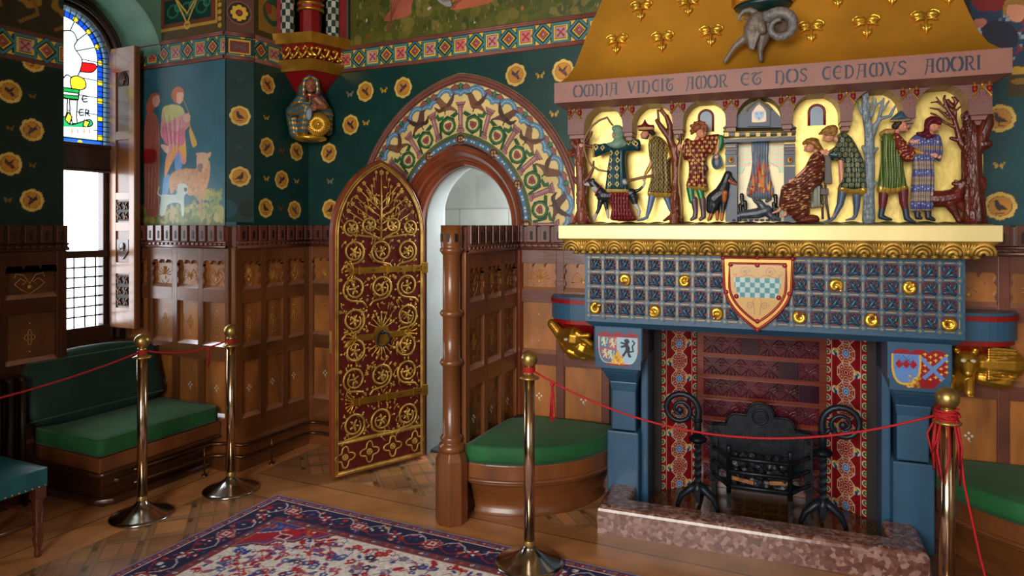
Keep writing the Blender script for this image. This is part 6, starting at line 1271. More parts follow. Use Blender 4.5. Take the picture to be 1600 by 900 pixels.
def P_fire(cv, T):
    rg = random.Random(5)
    for i in range(26): x = rg.uniform(220, 330); y = rg.uniform(350, 520); cv.line([T(x, y), T(x+rg.uniform(-6, 6), y+50)], .003, rg.choice([(150, 160, 170), (90, 104, 124)]))
    for i in range(60): x = rg.uniform(195, 360); y = rg.uniform(500, 680); h_ = rg.uniform(40, 110)*(1-abs(x-275)/140); cv.poly([T(x-7, y), T(x+7, y), T(x+rg.uniform(-10, 10), y-h_)], rg.choice([(206, 96, 30), (226, 150, 50), (170, 50, 30), (240, 190, 90), (190, 80, 40)]))
relief('model_smoke', mf, K7, [(226, 338), (325, 338), (328, 440), (345, 560), (366, 640), (352, 690), (275, 700), (200, 685), (190, 640), (212, 560), (226, 460)], .235, .025, (116, 130, 150), CLOTH, P_fire, folds(500, .25))
b = B()
for x, y in ((160, 675), (180, 720), (375, 680), (365, 730), (150, 740), (385, 760)): chain(K7, [(x, y, 6, 14), (x+3, y+60, 6, 10)], .2, b)
split_islands(melted('model_firedog', b, .0024, M('model_black', (16, 16, 20), .3), mf, FR, 1))
b = B(); chain(K7, [(90, 820, 10, 18), (160, 800, 12, 26), (260, 790, 12, 34), (320, 770, 12, 34)], .2, b); chain(K7, [(270, 720, 12, 22), (300, 760, 14, 28), (350, 810, 14, 24), (400, 830, 14, 12)], .2, b); chain(K7, [(250, 715, 20, 14), (235, 700, 20, 9)], .2, b); chain(K7, [(320, 712, 20, 12), (345, 700, 20, 8)], .2, b)
for i in range(8): b.ell(K7.p(110+i*36, 835, .175), (.012, .012, .006), n=8, m=6)
melted('model_logs', b, .0024, M('model_grey', (66, 74, 86), .35, 0, .2, 30, .3, 60), mf, FR, 1)
# small lancet windows behind the figures
for px, y0, y1 in ((1103, 172, 206), (1276, 164, 196)):
    a = on_c(px, y0, .26); c = on_c(px, y1, .26); b = B(); hw = .036; zt = a.z-hw
    b.tube([(a.x+hw, .258, c.z)]+[(a.x+hw*math.cos(t), .258, zt+hw*math.sin(t)) for t in np.linspace(0, PI, 11)]+[(a.x-hw, .258, c.z)], .0062, 6); wn = build('lancet_frame', b, M('turret_red'), om, FR)
    b = B(); b.prism([(a.x+hw, c.z)]+[(a.x+hw*math.cos(t), zt+hw*math.sin(t)) for t in np.linspace(0, PI, 11)]+[(a.x-hw, c.z)], lambda p, z, d: (p, d, z), .2595, .262); build('lancet_pane', b, M('pane_grey_blue', (130, 150, 166), .35), wn, FR)
# -- goat bursting from the hood
b = B(); c0 = .02
chain(K4, [(1360, 130, 40, 52), (1330, 190, 34, 56), (1320, 240, 26, 46), (1325, 300, 20, 26)], c0, b); chain(K4, [(1380, 160, 60, 34), (1395, 200, 70, 26)], c0, b); chain(K4, [(1300, 240, 18, 34), (1220, 300, 16, 20), (1180, 355, 12, 16), (1148, 405, 8, 14)], c0, b); chain(K4, [(1400, 230, 10, 50), (1385, 310, 12, 24), (1380, 350, 8, 17), (1384, 392, 6, 16)], c0, b); chain(K4, [(1440, 180, -10, 70), (1500, 160, -30, 70)], c0, b); chain(K4, [(1330, 120, 30, 16), (1280, 122, 24, 10)], c0, b)
for i in range(14): chain(K4, [(1290+i*7, 200+(i % 3)*10, 70, 5), (1305+i*3, 300+(i % 4)*10, 50, 4)], c0, b)
gt = melted('goat', b, .004, M('goat_grey', (104, 92, 82), .45, 0, .2, 14, .4, 40), om, FR, 1); label(gt, 'grey goat with great curled horns on the hood')
b = B(); b.tube([K4.p(x, y, c0-.03-.0*i) for i, (x, y) in enumerate([(1350, 110), (1345, 80), (1310, 66), (1270, 75), (1245, 105), (1235, 130), (1262, 140)])], [.016, .015, .013, .011, .009, .006, .003], 10)
pts = []; rr = []
for i in range(26): t = i/25; a = 2.3-t*7.2; R = (92-52*t)*K4.u; ce = K4.p(1510, 175, c0-.05-.03*t); pts.append((ce.x+R*math.cos(a), ce.y, ce.z+R*math.sin(a))); rr.append((.030-.022*t))
b.tube([K4.p(1400, 110, c0-.03)]+pts, [.026]+rr, 12); b.ell(K4.p(1345, 160, c0-.055), .004)
build('horns', b, M('horn_grey', (110, 106, 104), .4, 0, .2, 40, .5, 90), gt, FR)
b = B(); p = on_hood(1192, 10); b.lathe([(.14, -.0), (.15, .012), (.15, .05), (.13, .06), (.16, .075), (.16, .2)], (p.x, .16, p.z-.0), 28); build('gold_bracket', b, GOLD, om, FR)
b = B(); b.lathe([(.001, 0), (.138, 0), (.13, -.02), (.09, -.045), (.001, -.05)], (p.x, .16, p.z+.002), 28); build('bracket_underside', b, M('bracket_green', (10, 46, 44), .4), om, FR)
# ================================================================ window with stained glass
win = bpy.data.objects.new('window_1', None); COL.objects.link(win); win.location = (-4.70, 2.84, .78); win['kind'] = 'structure'
WF = M('dark_window_wood', (62, 34, 24), .3, 0, .15, 5, coat=.4)
YC, ZA = 2.84, 2.75
def yz(b, poly, x0, x1): b.prism(poly, lambda a, z, d: (d, a, z), x0, x1)
b = B()
for y0, y1 in ((2.41, 2.52), (3.165, 3.268)): b.box(-4.76, -4.67, y0, y1, .78, ZA)
for r, rr, x in ((.335, .016, -4.665), (.375, .022, -4.65), (.415, .014, -4.66)):
    b.tube([(x, YC+r, .80), (x, YC+r, ZA)]+[(x, YC+r*math.cos(t), ZA+r*math.sin(t)) for t in np.linspace(0.05, PI-.05, 24)]+[(x, YC-r, ZA), (x, YC-r, .80)], rr, 8)
ringp = [(YC+.44*math.cos(t), ZA+.44*math.sin(t)) for t in np.linspace(0, PI, 20)]+[(YC+.322*math.cos(t), ZA+.322*math.sin(t)) for t in np.linspace(PI, 0, 20)]
for i in range(19): yz(b, [ringp[i], ringp[i+1], ringp[38-i], ringp[39-i]], -4.76, -4.67)
b.box(-4.75, -4.655, 2.52, 3.17, 1.985, 2.145); b.tube([(-4.655, 2.5, 2.15), (-4.655, 3.2, 2.15)], .016, 8); b.tube([(-4.655, 2.5, 1.98), (-4.655, 3.2, 1.98)], .014, 8)
b.box(-4.74, -4.67, 2.52, 3.17, 1.375, 1.425); b.box(-4.75, -4.66, 2.52, 3.17, .78, .90); b.box(-4.74, -4.68, 2.52, 2.56, .9, 1.99); b.box(-4.74, -4.68, 3.125, 3.17, .9, 1.99)
build('window_frame', b, WF, win, bevel=.003)
b = B(); b.prism([(-4.76, .78), (-4.40, .78), (-4.40, .745), (-4.76, .745)], lambda a, z, d: (a, d, z), 2.42, 3.262); build('window_sill', b, M('sill_wood', (150, 92, 54), .3, 0, .15, 4, coat=.5, stretch=(1, .2, 1)), win, bevel=.004)
lead = B()
for i in range(1, 8): y = 2.56+i*.0755; lead.tube([(-4.71, y, .9), (-4.71, y, 1.375)], .006, 4)
for i in range(1, 7): z = .90+i*.068; lead.tube([(-4.71, 2.56, z), (-4.71, 3.125, z)], .006, 4)
build('leading', lead, M('lead', (30, 32, 36), .5, .5), win)
g = bpy.data.materials.new('clear_glass'); g.use_nodes = True; nt = g.node_tree; nt.nodes.clear(); o_ = nt.nodes.new('ShaderNodeOutputMaterial'); tr = nt.nodes.new('ShaderNodeBsdfTransparent'); gs = nt.nodes.new('ShaderNodeBsdfGlossy'); gs.inputs['Roughness'].default_value = .05; mx = nt.nodes.new('ShaderNodeMixShader'); mx.inputs[0].default_value = .06
nt.links.new(tr.outputs[0], mx.inputs[1]); nt.links.new(gs.outputs[0], mx.inputs[2]); nt.links.new(mx.outputs[0], o_.inputs[0])
build('window_pane', B().box(-4.716, -4.712, 2.53, 3.16, .88, 2.0), g, win)
cv = Canvas(2.51, 3.17, 2.14, 3.08, .002, (225, 236, 236)); LD = (14, 14, 16)
SG = lambda zx, zy: (lambda p: (p.y, p.z))(on_x(zx/2.5725, zy/2.5714, -4.71))
def sg(pts, col, lw=.008, sm=False): q = [SG(*p) for p in pts]; q = smoothpoly(q) if sm else q; cv.poly(q, col); cv.line(q, lw, LD, closed=True)
for k in range(9): a = k*PI/8; cv.line([(YC+.1*math.cos(a), ZA+.1*math.sin(a)), (YC+.27*math.cos(a), ZA+.27*math.sin(a))], .007, LD)
for z in (2.62, 2.5, 2.38, 2.27): cv.line([(2.55, z), (3.12, z)], .007, LD)
sg([(150, 250), (372, 255), (370, 290), (300, 285), (240, 290), (150, 285)], (220, 20, 20), sm=True)
sg([(245, 130), (290, 125), (310, 160), (300, 190), (330, 240), (320, 290), (300, 320), (270, 300), (240, 330), (215, 300), (200, 250), (215, 190), (235, 180)], (236, 226, 214), sm=True)
sg([(285, 315), (310, 305), (340, 320), (345, 350), (320, 362), (290, 355)], (226, 206, 40), sm=True)
sg([(215, 345), (320, 360), (316, 400), (270, 395), (210, 380)], (30, 150, 60)); sg([(240, 365), (316, 375), (316, 386), (240, 378)], (236, 236, 226))
sg([(240, 390), (272, 398), (270, 450), (262, 476), (238, 476)], (240, 222, 200)); sg([(280, 400), (312, 402), (308, 470), (312, 496), (292, 496), (282, 450)], (240, 222, 200))
sg([(236, 478), (270, 470), (290, 500), (360, 480), (362, 508), (236, 508)], (40, 160, 90), sm=True); sg([(275, 450), (290, 470), (280, 500), (262, 480)], (226, 206, 60)); sg([(340, 482), (362, 490), (350, 512), (334, 505)], (226, 206, 60))
def ltr(pts): cv.line([SG(*p) for p in pts], .009, LD)
ltr([(352, 388), (335, 384), (330, 398), (338, 410), (352, 408)]); ltr([(334, 398), (350, 396)]); ltr([(336, 440), (322, 440), (318, 452), (324, 464), (338, 462)]); ltr([(320, 452), (334, 451)]); ltr([(345, 466), (345, 440), (358, 444), (356, 452), (346, 453), (362, 466)])
cv.poly([SG(236, 508), SG(375, 512), SG(375, 545), SG(236, 540)], (240, 240, 236)); 
for x in (245, 290, 338): cv.line([SG(x, 516), SG(x, 538)], .006, (200, 120, 20)); cv.line([SG(x-9, 527), SG(x+9, 527)], .006, (200, 120, 20))
for x in (266, 314, 360): cv.line([SG(x, 520), SG(x, 535)], .005, (170, 20, 20))
def bord(f0, f1, col, lw=None):
    o = [(YC+f1, 2.155+(0 if f1 > .3 else .33-f1))]+[(YC+f1*math.cos(t), ZA+f1*math.sin(t)) for t in np.linspace(0, PI, 30)]+[(YC-f1, 2.155+(0 if f1 > .3 else .33-f1))]
    return o
def ringfill(r0, r1, col):
    for i in range(40):
        t0, t1 = PI*i/40, PI*(i+1)/40; cv.poly([(YC+r0*math.cos(t0), ZA+r0*math.sin(t0)), (YC+r1*math.cos(t0), ZA+r1*math.sin(t0)), (YC+r1*math.cos(t1), ZA+r1*math.sin(t1)), (YC+r0*math.cos(t1), ZA+r0*math.sin(t1))], col)
    for s in (-1, 1): cv.rect(min(YC+s*r0, YC+s*r1), max(YC+s*r0, YC+s*r1), 2.14, ZA+.002, col)
ringfill(.262, .33, LD); ringfill(.268, .30, (20, 70, 190)); ringfill(.305, .325, (150, 190, 210)); cv.rect(2.56, 3.12, 2.15, 2.20, LD); cv.rect(2.56, 3.12, 2.155, 2.19, (30, 90, 190))
for k in range(-3, 12):
    if 0 <= k <= 8: a = k*PI/8; c_ = (YC+.284*math.cos(a), ZA+.284*math.sin(a)); cv.circ(*c_, .021, LD); cv.circ(*c_, .017, (226, 190, 30))
for z in (2.22, 2.35, 2.48, 2.61):
    for s in (-1, 1): cv.rect(YC+s*.284-.02, YC+s*.284+.02, z-.02, z+.02, LD); cv.rect(YC+s*.284-.016, YC+s*.284+.016, z-.016, z+.016, (226, 190, 30))
for k in range(26):
    a = PI*k/26; cv.line([(YC+.268*math.cos(a), ZA+.268*math.sin(a)), (YC+.325*math.cos(a), ZA+.325*math.sin(a))], .006, LD)
for z in np.arange(2.16, ZA, .035):
    for s in (-1, 1): cv.line([(YC+s*.268, z), (YC+s*.325, z)], .006, LD)
for y in (2.7, 2.84, 2.98): cv.circ(y, 2.172, .017, (226, 190, 30))
st = bpy.data.materials.new('stained_glass'); st.use_nodes = True; nt = st.node_tree; nt.nodes.clear(); o_ = nt.nodes.new('ShaderNodeOutputMaterial'); tr = nt.nodes.new('ShaderNodeBsdfTransparent'); tl = nt.nodes.new('ShaderNodeBsdfTranslucent'); at = nt.nodes.new('ShaderNodeAttribute'); at.attribute_name = 'Col'; mx = nt.nodes.new('ShaderNodeMixShader'); mx.inputs[0].default_value = .3
for n_ in (tr, tl): nt.links.new(at.outputs['Color'], n_.inputs['Color'])
nt.links.new(tr.outputs[0], mx.inputs[1]); nt.links.new(tl.outputs[0], mx.inputs[2]); nt.links.new(mx.outputs[0], o_.inputs[0]); cv.a[:, :, :3] *= .28
cv.obj('stained_glass', lambda U, V: (U*0-4.712, U, V), st, win, keep=lambda U, V: (V < ZA) | ((U-YC)**2+(V-ZA)**2 < .33**2))

# folded shutter
sh = thing('shutter', 'tall narrow oak shutter with pierced carved panels, folded open beside the window', 'shutter', (-4.53, 3.19, .88))
b = B(); b.box(-4.66, -4.40, 3.168, 3.205, .88, 2.85); build('shutter_board', b, OAK, sh, bevel=.003)
b = B()
for x0, x1 in ((-4.66, -4.595), (-4.455, -4.40)): b.box(x0, x1, 3.158, 3.172, .88, 2.85)
for z0, z1 in ((.88, 1.02), (1.26, 1.34), (1.56, 1.62), (1.78, 1.83), (2.20, 2.26), (2.68, 2.85)): b.box(-4.597, -4.453, 3.1585, 3.172, z0, z1)
build('shutter_frame', b, M('shutter_oak', (150, 98, 62), .3, 0, .12, 5, coat=.5, stretch=(1, 1, .2)), sh, bevel=.002)
for z0, z1 in ((1.03, 1.25), (1.63, 1.77)):
    q = B(); q.box(-4.597, -4.453, 3.164, 3.169, z0, z1); cvn = build('pierced_panel', q, SLOT, sh)
    q = B(); n_ = 3 if z1-z0 > .15 else 2
    for i in range(2):
        for j in range(n_):
            cx, cz = -4.56+i*.07, z0+.035+j*(z1-z0-.07)/(n_-1)
            for k in range(4): a = k*PI/2+PI/4; q.tube([(cx, 3.160, cz), (cx+.016*math.cos(a+.5), 3.158, cz+.016*math.sin(a+.5)), (cx+.032*math.cos(a), 3.160, cz+.032*math.sin(a))], .0055, 6)
            q.ell((cx, 3.158, cz), .009, n=8, m=6)
    build('pierced_carving', q, OAK, cvn)
q = B(); cx = -4.525
q.prism([(cx-.055, 2.58), (cx+.055, 2.58), (cx+.055, 2.63)]+[(cx+.055-.055*k/6, 2.63+.055*math.sin(k/6*PI/2)) for k in range(1, 7)]+[(cx-.055*k/6, 2.685-.055*(1-math.cos(k/6*PI/2))) for k in range(1, 7)], lambda a, z, d: (a, d, z), 3.162, 3.168); tp = build('pierced_head', q, SLOT, sh)
q = B()
for k in range(7): a = -1.2+k*.4; q.tube([(cx, 3.160, 2.585), (cx+.02*math.sin(a), 3.157, 2.61+.01*math.cos(a)), (cx+.045*math.sin(a), 3.160, 2.60+.07*math.cos(a))], .0045, 6)
build('pierced_carving', q, OAK, tp)
q = B(); q.prism([(-4.585, 1.50), (-4.465, 1.50), (-4.465, 1.42), (-4.525, 1.36), (-4.585, 1.42)], lambda a, z, d: (a, d, z), 3.160, 3.168); q.ell((-4.525, 3.156, 1.45), (.03, .006, .03)); build('carved_shield', q, OAK_D, sh)

# ================================================================ window bench, cushions, radiator, pipes, chair
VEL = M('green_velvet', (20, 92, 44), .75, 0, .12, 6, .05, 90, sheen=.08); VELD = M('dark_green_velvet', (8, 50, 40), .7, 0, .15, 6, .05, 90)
bn = thing('window_bench', 'oak bench with moulded front built below the window', 'bench', (-3.95, 2.85, 0))
b = B(); b.box(-4.26, -3.64, 2.41, 3.225, .235, .318); build('seat_board', b, OAK, bn, bevel=.008)
b = B(); b.tube([(-4.2, 2.40, .228), (-3.66, 2.40, .228), (-3.632, 2.42, .228), (-3.632, 3.2, .228)], .012, 8); b.box(-4.2, -3.70, 2.46, 3.22, .14, .23); b.box(-4.2, -3.76, 2.50, 3.22, 0, .14); b.tube([(-4.2, 2.50, .15), (-3.75, 2.50, .15), (-3.70, 2.55, .15), (-3.70, 3.2, .15)], .016, 8); b.tube([(-4.2, 2.48, .03), (-3.78, 2.49, .03), (-3.73, 2.54, .03), (-3.73, 3.2, .03)], .022, 8)
build('bench_base', b, OAK_D, bn, bevel=.006)
def cushion(name, x0, x1, y0, y1, z0, z1, mat, r=.022, puff=.012, text='', cat='cushion', tilt=None):
    bm = bmesh.new(); nx, ny, nz = 14, 18, 4; vs = {}
    b = B(); P = []
    # rounded box from a subdivided cube
    N = 12
    def face(fn, n, m):
        o = len(b.v); vs = [fn(i/n, j/m) for j in range(m+1) for i in range(n+1)]; b.add(vs, [(j*(n+1)+i, j*(n+1)+i+1, (j+1)*(n+1)+i+1, (j+1)*(n+1)+i) for j in range(m) for i in range(n)], True)
    def R(u, v, w_):
        x, y, z = u*2-1, v*2-1, w_*2-1; cx, cy, cz = (x1-x0)/2, (y1-y0)/2, (z1-z0)/2; p = Vector((x*cx, y*cy, z*cz)); q = Vector((max(-cx+r, min(cx-r, p.x)), max(-cy+r, min(cy-r, p.y)), max(-cz+r, min(cz-r, p.z)))); d = p-q
        if d.length > 0: p = q+d.normalized()*min(d.length, r) if d.length > r else p
        p.z += (1 if p.z > 0 else -1)*puff*(1-x*x)*(1-y*y)*abs(z)
        return p
    face(lambda u, v: R(u, v, 1), 20, 20); face(lambda u, v: R(u, v, 0), 20, 20); face(lambda u, v: R(u, 0, v), 20, 10); face(lambda u, v: R(u, 1, v), 20, 10); face(lambda u, v: R(0, u, v), 20, 10); face(lambda u, v: R(1, u, v), 20, 10)
    t = thing(name, text, cat, ((x0+x1)/2, (y0+y1)/2, z0)); base = Matrix.Translation(((x0+x1)/2, (y0+y1)/2, (z0+z1)/2))
    if tilt is not None: base = base @ tilt
    o = build('cushion_body', b, mat, t, base); w2 = o.modifiers.new('weld', 'WELD'); w2.merge_threshold = .0006
    pp = B(); cx, cy, cz = (x1-x0)/2-r*.25, (y1-y0)/2-r*.25, (z1-z0)/2-r*.25
    for z in (cz, -cz): pp.tube([(cx-.02, -cy, z), (cx, -cy+.02, z), (cx, cy-.02, z), (cx-.02, cy, z), (-cx+.02, cy, z), (-cx, cy-.02, z), (-cx, -cy+.02, z), (-cx+.02, -cy, z)], .004, 6, closed=True)
    build('piping', pp, M('piping_green', (14, 70, 36), .7, sheen=.3), t, base); return t
cushion('bench_cushion', -4.25, -3.645, 2.41, 3.215, .322, .42, VEL, text='flat bright green velvet cushion on the window bench')
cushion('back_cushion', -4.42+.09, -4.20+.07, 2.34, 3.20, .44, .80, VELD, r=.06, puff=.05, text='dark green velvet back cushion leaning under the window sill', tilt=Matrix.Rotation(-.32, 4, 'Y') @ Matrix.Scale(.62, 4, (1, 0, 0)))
rd = thing('radiator', 'dark cast iron column radiator against the left wall', 'radiator', (-4.18, 2.0, 0)); IRON = M('dark_iron_paint', (44, 26, 20), .4, .2, .1)
for i in range(11):
    y = 1.66+i*.064; b = B()
    for x in (-4.205, -4.15): b.tube([(x, y, .09), (x, y, .72)], .019, 8)
    b.tube([(-4.205, y, .70), (-4.2, y, .735), (-4.155, y, .735), (-4.15, y, .70)], .019, 8); b.tube([(-4.205, y, .12), (-4.15, y, .12)], .019, 8); b.tube([(-4.18, y-.035, .66), (-4.18, y+.035, .66)], .012, 6); b.tube([(-4.18, y-.035, .14), (-4.18, y+.035, .14)], .012, 6); build('radiator_column', b, IRON, rd)
b = B(); b.tube([(-4.18, 1.64, .0), (-4.18, 1.64, .14)], .012, 6); b.tube([(-4.18, 2.33, .0), (-4.18, 2.33, .14)], .012, 6); split_islands(build('radiator_foot', b, IRON, rd))
hp = thing('heating_pipe', 'pair of dark bronze heating pipes running along the skirting by the door', 'pipe', (-3.4, 3.4, 0)); PIPE = M('bronze_pipe', (96, 66, 46), .3, .8, .1)
for z in (.115, .19):
    b = B(); b.tube([(-3.66, 2.62, z), (-3.655, 3.0, z), (-3.64, 3.14, z), (-3.56, 3.195, z), (-3.44, 3.21, z), (-3.42, 3.25, z), (-3.42, 3.74, z), (-3.40, 3.80, z), (-3.34, 3.82, z), (-2.86, 3.82, z)], .011, 10); build('pipe', b, PIPE, hp)
for x, y in ((-3.645, 3.1), (-3.42, 3.45), (-3.1, 3.82)):
    b = B(); b.tube([(x, y, 0), (x, y, .205)], .006, 6); b.lathe([(.02, 0), (.02, .006), (.006, .012)], (x, y, 0), 10); build('pipe_bracket', b, PIPE, hp)
ch = thing('chair', 'turned oak chair with a studded teal leather seat at the left edge', 'chair', (-3.7, 1.78, 0))
b = B(); cx0, cx1, cy0, cy1 = -3.94, -3.455, 1.53, 2.03
N_ = 14; vs = []
for j in range(N_+1):
    for i in range(N_+1):
        u, v = i/N_*2-1, j/N_*2-1; e = .035*(1-u**4)*(1-v**4); vs.append((cx0+(u+1)/2*(cx1-cx0), cy0+(v+1)/2*(cy1-cy0), .425+e))
b.add(vs, [(j*(N_+1)+i, j*(N_+1)+i+1, (j+1)*(N_+1)+i+1, (j+1)*(N_+1)+i) for j in range(N_) for i in range(N_)], True); b.box(cx0, cx1, cy0, cy1, .335, .426)
LEA = M('teal_leather', (22, 92, 98), .38, 0, .12, 9, .15, 45); build('seat', b, LEA, ch, bevel=.006)
b = B()
for i in range(17): b.ell((cx1+.002, cy0+.015+i*.0295, .345), .006, n=8, m=5); b.ell((cx0+.015+i*.028, cy1+.002, .345), .006, n=8, m=5)
build('seat_stud', b, BRASS, ch)
LP = [(.001, 0), (.014, .0), (.017, .02), (.012, .035), (.020, .06), (.024, .09), (.016, .12), (.024, .135), (.018, .15), (.022, .20), (.026, .245), (.020, .262), (.027, .275), (.020, .285), (.001, .286)]
for x, y in ((cx1-.03, cy1-.03), (cx1-.03, cy0+.03), (cx0+.03, cy1-.03), (cx0+.03, cy0+.03)):
    b = B(); b.lathe(LP, (x, y, 0), 16); b.box(x-.025, x+.025, y-.025, y+.025, .28, .336); build('leg', b, M('red_oak_leg', (96, 46, 28), .28, 0, .15, 8, coat=.5), ch)
b = B(); b.tube([(cx1-.03, cy0+.03, .17), (cx1-.03, cy1-.03, .17)], .010, 8); b.tube([(cx0+.03, cy1-.03, .20), (cx1-.03, cy1-.03, .20)], .010, 8); b.tube([(cx0+.03, cy0+.03, .20), (cx1-.03, cy0+.03, .20)], .010, 8); build('stretcher', b, M('red_oak_leg'), ch)
b = B(); b.box(cx0-.004, cx0+.03, cy1-.045, cy1-.005, .33, .85); b.box(cx0-.004, cx0+.03, cy0+.005, cy0+.045, .33, .85); build('back_post', b, M('red_oak_leg'), ch, bevel=.004)
b = B(); b.box(cx0, cx0+.045, cy0+.045, cy1-.045, .52, .84); build('back_pad', b, LEA, ch, bevel=.012)

# ================================================================ rope barrier
STP = M('stanchion_brass', (198, 172, 142), .17, 1, .04)
def stanchion(x, y, text, z=0.):
    t = thing('stanchion', text, 'rope post', (x, y, z), group='rope barrier posts'); F_ = Matrix.Translation((x, y, z))
    b = B(); b.lathe([(.001, .0), (.160, .0), (.164, .006), (.160, .012), (.145, .018), (.11, .030), (.075, .045), (.045, .062), (.030, .078), (.027, .090), (.001, .092)], (0, 0, 0), 48); build('base', b, CHROME, t, F_)
    b = B(); b.lathe([(.001, .085), (.0255, .085), (.0255, .872), (.001, .872)], (0, 0, 0), 28); build('pole', b, STP, t, F_)
    b = B(); b.lathe([(.001, .868), (.046, .870), (.048, .876), (.030, .884), (.020, .892), (.017, .905), (.022, .914), (.024, .920), (.016, .926)], (0, 0, 0), 28); b.lathe([(.027, .088), (.029, .10), (.0255, .112)], (0, 0, 0), 24); split_islands(build('collar', b, BRASS, t, F_))
    b = B(); b.ell((0, 0, .962), (.0405, .0405, .0405), n=28, m=18); build('ball_finial', b, BRASS, t, F_); return t
def wpos(X, Y): return (.9036*X-.4285*Y, .4285*X+.9036*Y)
S1 = wpos((222-800)/FPX*3.76, 3.76); S3 = wpos((361-800)/FPX*4.13, 4.13); S2 = wpos((827-800)/FPX*3.21, 3.21); S4 = wpos((1480-800)/FPX*2.52, 2.52); S0 = wpos(-2.2, 2.36)
RUGT = .010
stanchion(*S1, 'rope post standing in front of the green window bench'); stanchion(*S3, 'farthest rope post, at the corner between bench and gilded door'); stanchion(*S2, 'rope post on the rug edge in front of the rounded seat', RUGT); stanchion(*S4, 'rope post wrapped in knotted red cord at the right of the fireplace', 0.); stanchion(*S0, 'rope post out at the left holding the cord')
def rope(name, a, c, sag, text, r=.0048, za=.905, zc=.905):
    A = Vector((*a, za)); C = Vector((*c, zc)); d = (C-A).normalized(); A = A+d*.024; C = C-d*.024
    pts = [A.lerp(C, t)-Vector((0, 0, sag*4*t*(1-t))) for t in np.linspace(0, 1, 26)]
    b = B(); b.tube(pts, r, 6)
    o = build(name, b, ROPE); label(o, text, 'rope', 'barrier cords'); return o
def wrap(parent, p, z, n=3):
    b = B()
    for k in range(n): b.tube([(p[0]+.024*math.cos(t), p[1]+.024*math.sin(t), z+k*.008+.002*math.sin(t)) for t in np.linspace(0, 2*PI, 17)[:-1]], .005, 6, closed=True)
    build('cord_wrap', b, ROPE, parent)
def tassel(parent, p, L, n=7, w_=.014, seed=0):
    rg = random.Random(seed); b = B()
    for k in range(n):
        dx, dy = rg.uniform(-w_, w_), rg.uniform(-w_, w_); l = L*rg.uniform(.7, 1); b.tube([(p[0], p[1], p[2]), (p[0]+dx*.6, p[1]+dy*.6, p[2]-l*.4), (p[0]+dx, p[1]+dy, p[2]-l)], .0028, 5)
    b.ell(p, (.010, .010, .012)); build('tassel', b, ROPE, parent)
r1 = rope('barrier_cord', S0, S1, .03, 'red cord at the far left, stretched across the green bench'); wrap(r1, S1, .897, 2)
r2 = rope('barrier_cord', S1, S3, .035, 'short red cord with a small tassel, between the two posts by the bench'); wrap(r2, S3, .897, 2)
m_ = Vector((*S1, .868)).lerp(Vector((*S3, .868)), .73); tassel(r2, tuple(m_), .12, 6, .008, 1)
r3 = rope('barrier_cord', S2, S4, .185, 'long sagging red cord strung in front of the fireplace', zc=.90, za=.905+RUGT); wrap(r3, S2, .905+RUGT, 3)
dd = (Vector((*S4, 0))-Vector((*S2, 0))).normalized(); tassel(r3, (S2[0]+dd.x*.115, S2[1]+dd.y*.115, .862), .19, 8, .012, 2)
# knotted bundle at the right hand post
kn = thing('cord_bundle', 'tangled bundle of red cord knotted around the right hand post', 'rope', (S4[0], S4[1], .9)); rg = random.Random(12); b = B()
for k in range(15):
    a = rg.uniform(0, 6.28); R_ = rg.uniform(.030, .042); z0 = rg.uniform(.88, .92); b.tube([(S4[0]+R_*math.cos(a+t), S4[1]+R_*math.sin(a+t), z0+rg.uniform(-.004, .004)) for t in np.linspace(0, 5.4, 12)], .0042, 5)
for k in range(12):
    a = rg.uniform(0, 6.28); L_ = rg.uniform(.12, .25); R_ = rg.uniform(.04, .07); q = rg.uniform(.2, .8); b.tube([(S4[0]+.036*math.cos(a), S4[1]+.036*math.sin(a), .89), (S4[0]+R_*math.cos(a), S4[1]+R_*math.sin(a), .89-L_*.5), (S4[0]+R_*.9*math.cos(a+q*.5), S4[1]+R_*.9*math.sin(a+q*.5), .89-L_), (S4[0]+R_*.9*math.cos(a+q), S4[1]+R_*.9*math.sin(a+q), .89-L_*.6), (S4[0]+.034*math.cos(a+q), S4[1]+.034*math.sin(a+q), .885)], .0042, 5)
build('knot', b, ROPE, kn); b = B(); b.tube([(S4[0]+.03, S4[1]-.02, .88), (S4[0]+.05, S4[1]-.02, .66), (S4[0]+.10, S4[1]-.01, .40), (S4[0]+.16, S4[1], .15), (S4[0]+.2, S4[1]+.02, .008), (S4[0]+.28, S4[1]+.06, .006)], .0045, 6); build('trailing_cord', b, ROPE, kn)

